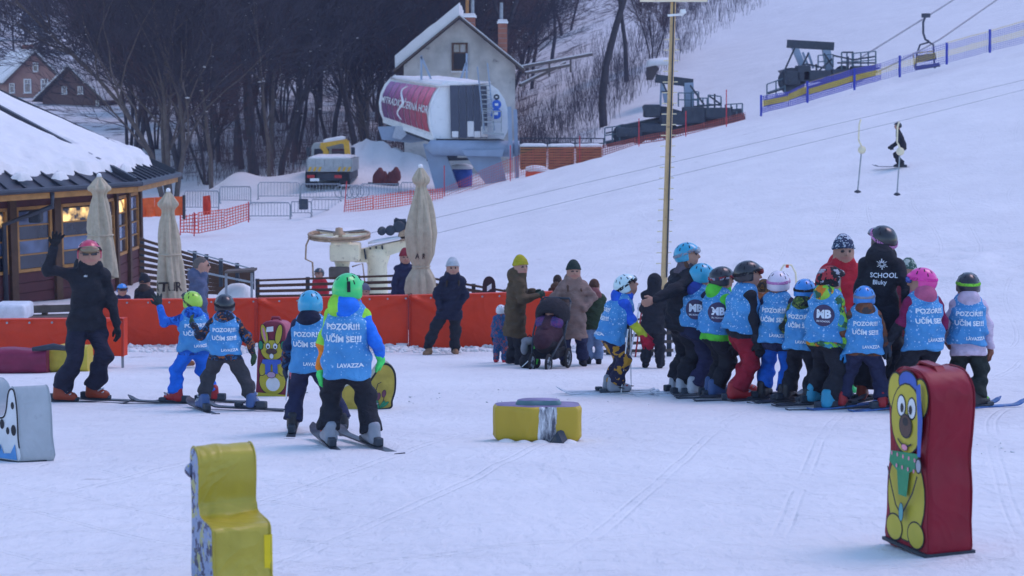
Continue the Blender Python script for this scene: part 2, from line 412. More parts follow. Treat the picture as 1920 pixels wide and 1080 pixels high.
# ---------------------------------------------------------------- the wood: bare trees, spruces, brush
BARK = mat('bark_grey_brown', (0.05, 0.042, 0.044), 0.95, var=0.4, scale=3, bump=0.6, bscale=14)
BARKP = mat('bark_pale', (0.115, 0.09, 0.075), 0.95, var=0.35, scale=3, bump=0.6, bscale=14)
TWIG = mat('twigs_brown', (0.048, 0.041, 0.050), 0.95, var=0.35, scale=0.6, bump=0)
TWIGR = mat('twigs_russet', (0.085, 0.046, 0.044), 0.95, var=0.35, scale=0.6, bump=0)
NEEDLE = mat('spruce_needles', (0.022, 0.034, 0.032), 0.9, var=0.4, scale=0.8, bump=0)
class Tri:
    """thin tapering sticks collected with numpy: n-sided, no caps"""
    def __init__(s): s.a = []; s.b = []; s.ra = []; s.rb = []; s.n = 0
    def add(s, a, b, ra, rb): s.a.append(a); s.b.append(b); s.ra.append(ra); s.rb.append(rb)
    def arrays(s, n=3):
        a = np.array(s.a, float); b = np.array(s.b, float); ra = np.array(s.ra); rb = np.array(s.rb)
        d = b - a; d /= np.maximum(np.linalg.norm(d, axis=1, keepdims=True), 1e-9)
        ref = np.where(np.abs(d[:, 2:3]) > 0.9, np.array([[1., 0, 0]]), np.array([[0, 0, 1.]]))
        x = np.cross(ref, d); x /= np.linalg.norm(x, axis=1, keepdims=True); y = np.cross(d, x)
        N = len(a); V = np.zeros((N, 2 * n, 3))
        for k in range(n):
            t = 2 * math.pi * k / n; o = x * math.cos(t) + y * math.sin(t)
            V[:, k] = a + o * ra[:, None]; V[:, n + k] = b + o * rb[:, None]
        base = (np.arange(N) * 2 * n)[:, None]
        Fs = np.concatenate([base + np.array([[k, (k + 1) % n, n + (k + 1) % n, n + k]]) for k in range(n)])
        return V.reshape(-1, 3), Fs
def rot_about(v, ax, ang):
    return Matrix.Rotation(ang, 3, ax) @ v
def grow(seed, height, spread, forks, r0, tw=1.0, clear=0.3, lean=0.06):
    """a bare broad-leaved tree: trunk and limbs (wood) and the net of twigs (crown)"""
    g = random.Random(seed); wood = Tri(); crown = Tri()
    def limb(p, d, L, r, lvl, seg):
        p = Vector(p); d = Vector(d).normalized(); step = L / seg
        for i in range(seg):
            t0, t1 = i / seg, (i + 1) / seg
            d = (d + Vector((g.gauss(0, 1), g.gauss(0, 1), g.gauss(0, 0.6))) * (0.10 if lvl == 0 else 0.17) + Vector((0, 0, 0.06 if lvl else 0.03))).normalized()
            q = p + d * step; ra = r * (1 - 0.8 * t0); rb = r * (1 - 0.8 * t1)
            (wood if lvl < 2 else crown).add(tuple(p), tuple(q), max(ra, 0.012), max(rb, 0.009))
            frac = t1
            if lvl == 0: nb = 0 if frac < clear else (2 if g.random() < 0.75 else 1)
            elif lvl == 1: nb = 0 if frac < 0.2 else 2
            elif lvl == 2: nb = g.choice((1, 2, 2, 3))
            elif lvl == 3: nb = g.choice((1, 2, 2))
            else: nb = 0
            for _ in range(nb):
                ax = d.orthogonal().normalized(); ax = rot_about(ax, d, g.uniform(0, 2 * math.pi))
                a = g.uniform(0.35, 0.95) * spread; nd = rot_about(d, ax, a)
                Ls = {0: height * 0.42 * (1.15 - 0.6 * frac), 1: L * 0.5, 2: L * 0.48, 3: L * 0.5}[lvl] * g.uniform(0.7, 1.2)
                limb(q, nd, Ls, max(rb * (0.55 if lvl == 0 else 0.6), 0.011), lvl + 1, {0: 6, 1: 4, 2: 3, 3: 2}[lvl])
            p = q
    for k in range(forks):
        a = g.uniform(0, 6.28); l = lean if forks == 1 else 0.22
        limb((0.15 * k, 0, -0.6), (math.cos(a) * l, math.sin(a) * l, 1), height, r0 * (1 if forks == 1 else 0.8), 0, 10)
    return wood, crown
def spruce(seed, height, wid):
    g = random.Random(seed); wood = Tri(); crown = Tri()
    wood.add((0, 0, -0.5), (0, 0, height * 0.55), height * 0.013, height * 0.007); wood.add((0, 0, height * 0.55), (0, 0, height), height * 0.007, 0.01)
    z = height * 0.1
    while z < height * 0.99:
        t = z / height; Lb = wid * (1 - t) ** 0.8 * g.uniform(0.75, 1.1)
        for k in range(g.randint(5, 8)):
            a = g.uniform(0, 6.28); d = Vector((math.cos(a), math.sin(a), -0.25)); p = Vector((0, 0, z + g.uniform(-0.1, 0.1)))
            n = max(2, int(Lb / 0.32)); prev = p
            for i in range(n):
                q = p + d * Lb * (i + 1) / n + Vector((0, 0, -0.05 * i * i / n))
                crown.add(tuple(prev), tuple(q), 0.03, 0.02)
                for sgn in (-1, 1, -1, 1):
                    sd_ = Vector((-d.y, d.x, 0)) * sgn * g.uniform(0.25, 0.5) * (1 - 0.5 * i / n) + d * 0.2 + Vector((0, 0, -g.uniform(0.05, 0.3)))
                    crown.add(tuple(prev.lerp(q, g.random())), tuple(prev.lerp(q, 0.5) + sd_), 0.055, 0.015)
                prev = q
        z += height * 0.022 + 0.08
    return wood, crown
def tree_proto(wc, bark, leaf, nsides=5):
    (V, Fs), (V2, F2) = wc[0].arrays(nsides), wc[1].arrays(3)
    me = bpy.data.meshes.new('trunk'); me.from_pydata(V.tolist(), [], Fs.tolist()); me.materials.append(bark); me.polygons.foreach_set('use_smooth', np.ones(len(me.polygons), bool))
    m2 = bpy.data.meshes.new('crown'); m2.from_pydata(V2.tolist(), [], F2.tolist()); m2.materials.append(leaf)
    return me, m2
PROTO = [tree_proto(grow(1, 17, 0.9, 1, 0.24), BARK, TWIG), tree_proto(grow(2, 20, 0.7, 1, 0.26, clear=0.4), BARK, TWIG),
         tree_proto(grow(3, 15, 1.0, 2, 0.2), BARK, TWIGR), tree_proto(grow(4, 22, 0.6, 1, 0.3, clear=0.45), BARK, TWIG),
         tree_proto(grow(5, 13, 1.0, 3, 0.16), BARK, TWIGR), tree_proto(grow(8, 18, 0.85, 1, 0.22, clear=0.25), BARK, TWIGR)]
PALE = [tree_proto(grow(12, 17, 0.75, 4, 0.20, clear=0.15), BARKP, TWIG), tree_proto(grow(13, 16, 0.8, 1, 0.2), BARKP, TWIG)]
SPRUCE = [tree_proto(spruce(1, 18, 3.2), BARK, NEEDLE, 6), tree_proto(spruce(2, 22, 3.6), BARK, NEEDLE, 6)]
NTRI = [len(a.polygons) + len(b.polygons) for a, b in PROTO + PALE + SPRUCE]; print('TREE QUADS', NTRI)
def plant(pr, loc, sc, rz, name, label, group=None, tilt=(0, 0)):
    t = thing(name, label, 'tree', loc, rz, group); t.scale = (sc, sc, sc * rnd.uniform(0.9, 1.15)); t.rotation_euler = (tilt[0], tilt[1], rz)
    for nm, me in zip(('trunk', 'crown'), pr):
        o = bpy.data.objects.new(nm, me); COL.objects.link(o); o.parent = t
    return t
def wood_edge(Y): return 975 + (Y - 110) * 1.25
GRP = 'bare trees of the wood on the hillside'
def build_wood():
    cnt = 0
    # bearing / depth rows; dense, uneven
    for Y, step, jit in [(112, 66, 5), (122, 62, 6), (134, 58, 7), (148, 54, 8), (164, 50, 9), (184, 52, 11), (208, 54, 13), (236, 54, 15), (268, 52, 16), (304, 48, 18)]:
        px = -60 + rnd.uniform(0, 30); lim = wood_edge(Y) - 25
        while px < lim:
            y = Y + rnd.uniform(-jit, jit); x = px + rnd.uniform(-14, 14)
            px += step * rnd.uniform(0.7, 1.3)
            skip = (Y < 116 and x < 330) or (560 < x < 720 and y < 118) or (715 < x < 1000 and y < 128)
            house = (x < 235 and y < 222)
            if skip or house: continue
            p = gp(x, y)
            if Y > 215 and x < 260 and rnd.random() < 0.35:
                plant(rnd.choice(SPRUCE), p, rnd.uniform(0.8, 1.15), rnd.uniform(0, 6.3), 'spruce_tree', 'dark spruce standing among bare trees on the left hillside', 'spruces in the wood')
            else:
                plant(rnd.choice(PROTO), p, rnd.uniform(0.75, 1.25), rnd.uniform(0, 6.3), 'bare_tree', 'bare brown tree in the dense leafless wood on the hillside', GRP, (rnd.gauss(0, 0.03), rnd.gauss(0, 0.03)))
            cnt += 1
    print('TREES', cnt)
build_wood()
plant(PALE[0], gp(312, 96), 1.08, 0.6, 'bare_tree', 'large pale many-stemmed bare tree rising behind the snowy hut roof')
plant(PALE[1], gp(395, 101), 0.75, 2.2, 'bare_tree', 'crooked bare tree with forked snow-lined limbs behind the crowd barriers', tilt=(0, 0.22))
plant(PALE[1], gp(505, 108), 0.8, 1.0, 'bare_tree', 'slim pale bare tree between the hut and the truck')
plant(PALE[0], gp(700, 128), 0.9, 3.0, 'bare_tree', 'pale bare tree standing behind the truck and beside the grey house')
plant(PROTO[3], gp(1133, 124), 1.1, 1.0, 'bare_tree', 'lone tall dark trunk on the brushy bank left of the floodlight mast')
plant(PROTO[1], gp(1175, 150), 0.9, 2.0, 'bare_tree', 'thin bare tree high on the brushy bank behind the floodlight mast')
plant(PROTO[4], gp(1225, 160), 0.6, 2.0, 'bare_tree', 'small crooked bare tree at the upper edge of the brushy bank')
# brush on the bank between the wood and the piste: countless stems, one mass
def brush(name, label, n, sel, hmin, hmax, m):
    t = Tri(); g = random.Random(5)
    k = 0; tries = 0
    while k < n and tries < n * 40:
        tries += 1
        px, Y, dens = sel(g)
        if g.random() > dens: continue
        x = (px - 960) / F * Y; z = 0
        t_ = (x, Y); k += 1
        h = g.uniform(hmin, hmax)
        for s in range(g.randint(3, 6)):
            a = g.uniform(0, 6.28); l = g.uniform(0.1, 0.45)
            bx, by = x + g.gauss(0, .35), Y + g.gauss(0, .35)
            mid = (bx + math.cos(a) * l * h * .5, by + math.sin(a) * l * h * .5, h * 0.55)
            t.add((bx, by, -0.1), mid, 0.014, 0.010); t.add(mid, (mid[0] + math.cos(a + .5) * l * h * .5, mid[1] + math.sin(a + .5) * l * h * .5, h * g.uniform(.85, 1.15)), 0.013, 0.006)
            if g.random() < .6: t.add(mid, (mid[0] + g.gauss(0, .25), mid[1] + g.gauss(0, .25), h * g.uniform(.8, 1.1)), 0.01, 0.005)
    V, Fs = t.arrays(3)
    # drop every stem onto the ground at its foot
    base = np.repeat(np.arange(len(t.a)), 6); ax = np.array(t.a)
    V[:, 2] += hz(ax[:, 0], ax[:, 1])[base]
    o = mesh_obj(name, V, Fs, m); tag(o, label, 'brush', kind='stuff'); return o
def sel_bank(g):
    Y = g.uniform(112, 235); c = 1010 + (Y - 108) * 3.3; px = c + g.gauss(0, 1) * 95
    lowc = abs(px - (985 + (Y - 108) * 3.0))
    d = 1.0 if lowc < 45 else 0.5
    if px > 1090 + (Y - 108) * 3.9: d = 0
    return px, Y, d
brush('bank_brush', 'tangle of bare brown brush on the snowy bank beside the piste', 950, sel_bank, 0.7, 2.2, TWIG)
def sel_wood(g):
    Y = g.uniform(108, 190); px = g.uniform(340, 990)
    if 560 < px < 800 and Y < 118: return px, Y, 0
    return px, Y, 1
brush('undergrowth', 'russet brown undergrowth beneath the bare trees behind the truck', 900, sel_wood, 0.8, 3.0, TWIGR)
print('TICK b_forest', round(time.time() - T0, 1))
# snow caught in forks and on limbs of the wood
def branch_snow():
    g = np.random.RandomState(9); pts = []
    for o in bpy.data.objects:
        if o.name.startswith('trunk') and o.parent:
            pr_ = o.parent; n = len(o.data.vertices); k = 60 if pr_.location.y < 170 else 30; idx = g.randint(0, n, k); M = Matrix.LocRotScale(pr_.location, pr_.rotation_euler, pr_.scale)
            for i in idx:
                c_ = o.data.vertices[int(i)].co
                if c_.z > 2.5 and math.hypot(c_.x, c_.y) > .6: pts.append(tuple(M @ c_))
    pts = np.array(pts); n = len(pts); r = np.abs(g.normal(.012, .02, n)) + .014
    bm = bmesh.new(); bmesh.ops.create_icosphere(bm, subdivisions=1, radius=1); V0 = np.array([v.co[:] for v in bm.verts]); F0 = np.array([[v.index for v in f.verts] for f in bm.faces]); bm.free()
    V = V0[None] * (1 + g.uniform(-.3, .3, (n, len(V0), 1))) * np.stack([r * g.uniform(.8, 2.6, n), r * g.uniform(.8, 2.0, n), r * .8], -1)[:, None] + pts[:, None]
    Fs = (F0[None] + (np.arange(n) * len(V0))[:, None, None]).reshape(-1, 3)
    o = mesh_obj('branch_snow', V.reshape(-1, 3), Fs, SNOW, smooth=True); tag(o, 'small clumps of snow caught in the bare branches of the wood', 'snow', kind='stuff')
branch_snow()
# ---------------------------------------------------------------- shared materials
ORANGE = mat('orange_tarpaulin', (0.64, 0.046, 0.013), 0.5, var=0.24, scale=0.9, bump=0.25, bscale=5, spec=0.25, fold=.16, fscale=1.1)
STEEL = mat('galvanised_steel', (0.30, 0.33, 0.36), 0.5, 0.6, var=0.2, scale=5, bump=0.05)
STEELD = mat('dark_machine_paint', (0.035, 0.045, 0.06), 0.55, 0.0, var=0.35, scale=3, bump=0.1, wear=(0.09, 0.085, 0.08))
LIFTBLUE = mat('lift_blue_grey_paint', (0.26, 0.33, 0.44), 0.5, var=0.12, scale=1.5, bump=0.05)
WOODD = mat('dark_stained_wood', (0.085, 0.042, 0.024), 0.7, var=0.35, scale=4, bump=0.25, bscale=25)
WOODA = mat('amber_stained_wood', (0.42, 0.19, 0.055), 0.6, var=0.3, scale=4, bump=0.2, bscale=25)
WOODR = mat('dark_red_boards', (0.085, 0.022, 0.024), 0.65, var=0.25, scale=3, bump=0.2)
WOODG = mat('weathered_grey_wood', (0.12, 0.095, 0.08), 0.85, var=0.35, scale=4, bump=0.3, bscale=25)
WHITEP = mat('white_paint', (0.78, 0.79, 0.80), 0.45, var=0.06, scale=2, bump=0.05, wear=(0.6, 0.61, 0.62))
GLASS = glass_mat()
REDNET = net_mat('red_safety_net', (0.78, 0.10, 0.06), 0.12, 0.30)
BRICK = mat('brick_face', (0.30, 0.12, 0.075), 0.9, var=0.3, scale=1.5, bump=0.4, bscale=12)
def pp(pts, Y): return [P(x, y, Y) for x, y in pts]
def stand(px, Y, dz=0.0):
    p = gp(px, Y); p.z += dz; return p
def snow_cap(parent, poly, th, name='snow_cap', dens=0.22):
    """an uneven slab of snow lying on a flat polygon (given counter-clockwise seen from above)"""
    bm = bmesh.new(); vs = [bm.verts.new(Vector(p)) for p in poly]; bm.faces.new(vs)
    bmesh.ops.subdivide_edges(bm, edges=bm.edges[:], cuts=6, use_grid_fill=True)
    bm.verts.ensure_lookup_table(); edge = {v.index for v in bm.verts if v.is_boundary}
    bm.verts.index_update(); top = []; n = len(bm.verts)
    V = [v.co.copy() for v in bm.verts]; Fs = [[v.index for v in f.verts] for f in bm.faces]
    bd = [v.is_boundary for v in bm.verts]
    be = [(e.verts[0].index, e.verts[1].index) for e in bm.edges if e.is_boundary]; bm.free()
    nz = [fbm(np.array([v.x * 1.3]), np.array([v.y * 1.3 + v.z]), 3, 8)[0] for v in V]
    T = [v + Vector((0, 0, th * ((0.45 if b else 0.85) + 0.5 * k))) for v, b, k in zip(V, bd, nz)]
    F2 = [list(reversed(f)) for f in Fs] + [[i + n for i in f] for f in Fs] + [[a, b, b + n, a + n] for a, b in be]
    off = parent_loc(parent)
    o = mesh_obj(name, [v - off for v in V + T], F2, SNOW, parent, True); 
    bm = bmesh.new(); bm.from_mesh(o.data); bmesh.ops.recalc_face_normals(bm, faces=bm.faces[:]); bm.to_mesh(o.data); bm.free()
    return o
def grid_sheet(name, A, B, C, D, nu, nv, mats, parent, disp=None, uvscale=True, smooth=True):
    """a cloth or net sheet between four corners A(bottom left) B(bottom right) C(top right) D(top left)"""
    A, B, C, D = map(Vector, (A, B, C, D)); vs = []; uv = []; nrm = (B - A).cross(D - A).normalized()
    W = (B - A).length; Hh = (D - A).length
    for j in range(nv + 1):
        for i in range(nu + 1):
            u, v = i / nu, j / nv; p = (A.lerp(B, u)).lerp(D.lerp(C, u), v)
            if disp: p = p + nrm * disp(u, v)
            vs.append(p); uv.append((u * W, v * Hh))
    fs = [[j * (nu + 1) + i, j * (nu + 1) + i + 1, (j + 1) * (nu + 1) + i + 1, (j + 1) * (nu + 1) + i] for j in range(nv) for i in range(nu)]
    off = parent_loc(parent) if parent else Vector((0, 0, 0))
    return mesh_obj(name, [v - off for v in vs], fs, mats, parent, smooth, uvs=uv)

# ---------------------------------------------------------------- round hut on the left
def build_hut():
    cx, cy, Rv, Rw = -20.0, 48.0, 10.35, 9.25
    ze = P(282, 343, 45.3).z; zg = gz(-11.5, 44) ; za = ze + 4.85
    t = thing('round_hut', 'twelve-sided wooden hut with broad snow-covered roof and amber window frames', 'hut', (cx, cy, zg))
    ang = [R(15 + 30 * k) for k in range(12)]
    def ring(r, z, k): a = ang[k % 12]; return Vector((cx + r * math.cos(a), cy + r * math.sin(a), z))
    slate = mat('anthracite_roof_sheet', (0.045, 0.05, 0.065), 0.45, 0.2, var=0.2, scale=1.5, bump=0.05)
    roof = MB(); ap = Vector((cx, cy, za))
    for k in range(12):
        a, b = ring(Rv, ze, k), ring(Rv, ze, k + 1)
        roof.add([a, b, ap], [(0, 1, 2)])
        roof.add([a - Vector((0, 0, .12)), b - Vector((0, 0, .12)), b, a], [(0, 1, 2, 3)])
        i0, i1 = ring(Rw - .1, ze - .15, k), ring(Rw - .1, ze - .15, k + 1)
        roof.add([a - Vector((0, 0, .12)), b - Vector((0, 0, .12)), i1, i0], [(3, 2, 1, 0)])
    rf = roof.build('roof', slate, t)
    for k in (7, 8, 9, 10, 11, 0, 1):
        mbx = MB(); mbx.bar(ring(Rv + .06, ze - .16, k), ring(Rv + .06, ze - .16, k + 1), 0.05, 0.16); mbx.build('fascia_board', WOODA, t)
        g = MB(); g.tube([ring(Rv + .16, ze - .02, k), ring(Rv + .16, ze - .02, k + 1)], 0.07, 8); g.build('gutter', slate, t)
        a, b = ring(Rv, ze, k), ring(Rv, ze, k + 1)
        for q in range(9):
            p0 = a.lerp(b, (q + .5) / 9); p1 = p0.lerp(ap, 0.26 * (1 if 0 < q < 8 else .6)); s_ = MB(); s_.bar(p0 + Vector((0, 0, .03)), p1 + Vector((0, 0, .03)), 0.035, 0.05); s_.build('seam', slate, rf)
        h = MB(); h.bar(ring(Rv, ze + .06, k), (ring(Rv, ze, k).lerp(ap, 0.97)) + Vector((0, 0, .16)), 0.13, 0.16); h.build('hip_cap', slate, rf)
    # the snow lying on the roof: a thick uneven sheet that breaks off above the eaves
    nA, nS = 420, 70; a_ = np.linspace(R(-160), R(60), nA + 1); ka = (np.degrees(a_) - 15) / 30; kk = np.floor(ka).astype(int); fr = ka - kk
    cs = np.array([(math.cos(x), math.sin(x)) for x in ang]); A_ = cs[kk % 12] * Rv; e_ = (cs[(kk + 1) % 12] - cs[kk % 12]) * Rv; dx_, dy_ = np.cos(a_), np.sin(a_)
    tt = (A_[:, 0] * e_[:, 1] - A_[:, 1] * e_[:, 0]) / (dx_ * e_[:, 1] - dy_ * e_[:, 0])
    lim = .95 + .09 * (fbm(a_ * 9, a_ * 0 + 3.3, 3, 4) - .45) + .06 * (fbm(a_ * 20, a_ * 0 + 7.3, 3, 14) - .45); lim = np.clip(lim, .87, .985)
    hipd = np.minimum(fr, 1 - fr) * 2 * math.sin(R(15)) * Rv
    s_ = np.linspace(0, 1, nS + 1)[None, :]; r_ = lim[:, None] * s_ ** .8
    X_ = cx + dx_[:, None] * tt[:, None] * r_; Y_ = cy + dy_[:, None] * tt[:, None] * r_; Z_ = za + (ze - za) * r_
    th = .15 + .08 * fbm(X_ * 1.2, Y_ * 1.2, 3, 2); low = np.clip((s_ - .70) / .30, 0, 1); th = th + .42 * low * (fbm(X_ * 2.6, Y_ * 2.6, 4, 6) - .40)
    hd_ = hipd[:, None] * r_; th = np.where(low < .45, th * np.minimum(1, .05 + (hd_ / .26) ** 1.3), th); th = np.where(s_ > .985, -.02, np.maximum(th, -.02))
    vs = np.stack([X_, Y_, Z_ + th], -1).reshape(-1, 3); q0 = (np.arange(nA)[:, None] * (nS + 1) + np.arange(nS)[None, :]).ravel(); fs = np.stack([q0, q0 + 1, q0 + nS + 2, q0 + nS + 1], 1)
    mesh_obj('roof_snow', vs - np.array(parent_loc(rf)), fs, SNOW, rf, True)
    # lumps of snow that slid down to the eave
    for px, py, w_ in [(42, 335, 34), (112, 334, 30), (236, 319, 34)]:
        d = ray(px, py); best = None
        for Y in np.arange(38, 50, .05):
            p = d * (Y / d.y); rr = math.hypot(p.x - cx, p.y - cy)
            zr = ze + (1 - rr / Rv) * 4.85
            if rr < Rv and p.z <= zr: best = p; break
        if best is None: continue
        b = MB(); n = 10; r_ = w_ / 71 / 2
        pts = [(r_ * (1 + .25 * math.sin(i * 2.1 + px)), i * 2 * math.pi / 14) for i in range(14)]
        out = (best.xy - Vector((cx, cy))).normalized(); tang = Vector((-out.y, out.x, 0)); dn = Vector((out.x, out.y, -4.85 / Rv)).normalized()
        base = [best + tang * (q * math.cos(a)) * 1.2 + dn * (q * math.sin(a)) * .55 for q, a in pts]
        up = Vector((0, 0, .14)); mid = [best + (v - best) * .6 + up for v in base]
        b.add(base + mid + [best + up * 1.25], [(i, (i + 1) % 14, 14 + (i + 1) % 14, 14 + i) for i in range(14)] + [(14 + i, 14 + (i + 1) % 14, 28) for i in range(14)])
        b.build('snow_patch', SNOW, rf, True)
    # walls: twelve facets; the four in view carry posts, windows and boards
    inside = mat('dim_interior', (0.05, 0.035, 0.03), 0.9, bump=0)
    def lit(name, c, e):
        if name in MATS: return MATS[name]
        m, nt, b = mk(name); tc = node(nt, 'TexCoord'); nz = node(nt, 'TexNoise', Scale=2.5, Detail=3.0); nt.links.new(tc.outputs['Object'], nz.inputs[0])
        r = ramp(nt, [(0.46, (0.01, 0.01, 0.012)), (0.62, c)]); nt.links.new(nz.outputs[0], r.inputs[0]); nt.links.new(r.outputs[0], b.inputs['Emission Color'])
        b.inputs['Emission Strength'].default_value = e; b.inputs['Base Color'].default_value = (.03, .03, .04, 1); b.inputs['Roughness'].default_value = .08; MATS[name] = m; return m
    LIT = lit('lamp_lit_pane', (1.0, 0.62, 0.22), 0.9); BLUEG = glass_mat('blue_pane', (0.10, 0.13, 0.22), 0.06)  # some top panes emit a patchy amber glow of their own
    zf = zg - .5; sill = zg + .80; lintel = ze - 0.50
    for k in range(12):
        a, b = ring(Rw, zf, k), ring(Rw, zf, k + 1); d = (b - a).normalized(); n = Vector((d.y, -d.x, 0)); L = (b - a).length
        w_ = MB(); ah, bh = ring(Rw - .12, zf, k), ring(Rw - .12, zf, k + 1)
        w_.add([ah, bh, bh + Vector((0, 0, ze - zf - .1)), ah + Vector((0, 0, ze - zf - .1))], [(0, 1, 2, 3)]); w_.build('wall', inside, t)
        if k not in (8, 9, 10, 11, 0): continue
        def rect(x0, x1, z0, z1, o, th, m, nm, par=t):
            q = MB(); q.prism([a + d * x0 + n * o + Vector((0, 0, z0 - zf)), a + d * x1 + n * o + Vector((0, 0, z0 - zf)), a + d * x1 + n * o + Vector((0, 0, z1 - zf)), a + d * x0 + n * o + Vector((0, 0, z1 - zf))], n * th); return q.build(nm, m, par)
        nb = 5
        for q in range(nb):     # boards under the windows and over them
            rect(0.05, L - .05, zf + q * (sill - zf) / nb, zf + (q + 1) * (sill - zf) / nb - .015, 0, .05 + .006 * (q % 2), WOODR, 'board')
        for q in range(2): rect(0.05, L - .05, lintel + q * .2, lintel + q * .2 + .185, 0, .05, WOODR, 'board')
        nwin = 3; ws = (L - .2) / nwin
        for i in range(nwin + 1): rect(.1 + i * ws - .11, .1 + i * ws + .11, zf, ze - .2, .03, .12, WOODD, 'post')
        for i in range(nwin):
            x0, x1 = .1 + i * ws + .15, .1 + (i + 1) * ws - .15
            wn = rect(x0, x1, sill + .02, lintel, -.02, .03, inside, 'window')
            for (u0, u1, v0, v1) in [(x0, x0 + .08, sill, lintel), (x1 - .08, x1, sill, lintel), (x0, x1, sill, sill + .08), (x0, x1, lintel - .08, lintel)]:
                rect(u0, u1, v0, v1, .012, .075, WOODA, 'frame', wn).location -= Vector((0, 0, 0))
            rows = 4
            for r_ in range(rows):
                z0 = sill + .09 + r_ * (lintel - sill - .18) / rows; z1 = z0 + (lintel - sill - .18) / rows - .04
                m = LIT if (r_ == rows - 1 and (i + k) % 2 == 0) else (BLUEG if r_ % 2 else GLASS)
                rect(x0 + .09, x1 - .09, z0, z1, .018, .012, m, 'pane', wn)
                if r_: rect(x0 + .085, x1 - .085, z0 - .038, z0 - .002, .014, .05, WOODA, 'glazing_bar', wn)
    pipe = MB(); k = 11; c0 = ring(Rv + .1, ze - .1, 10).lerp(ring(Rv + .1, ze - .1, 11), .42); w0 = ring(Rw + .12, ze - .9, 10).lerp(ring(Rw + .12, ze - .9, 11), .28)
    pipe.tube([c0, c0 - Vector((0, 0, .35)), w0, Vector((w0.x, w0.y, zg))], .065, 8); pipe.build('downpipe', slate, t, True)
    sp = MB(); q = ring(Rw + .35, ze - .75, 10).lerp(ring(Rw + .35, ze - .75, 11), .46); sp.box(q, (.3, .35, .3), bev=.04); sp.build('loudspeaker', STEELD, t)
build_hut()

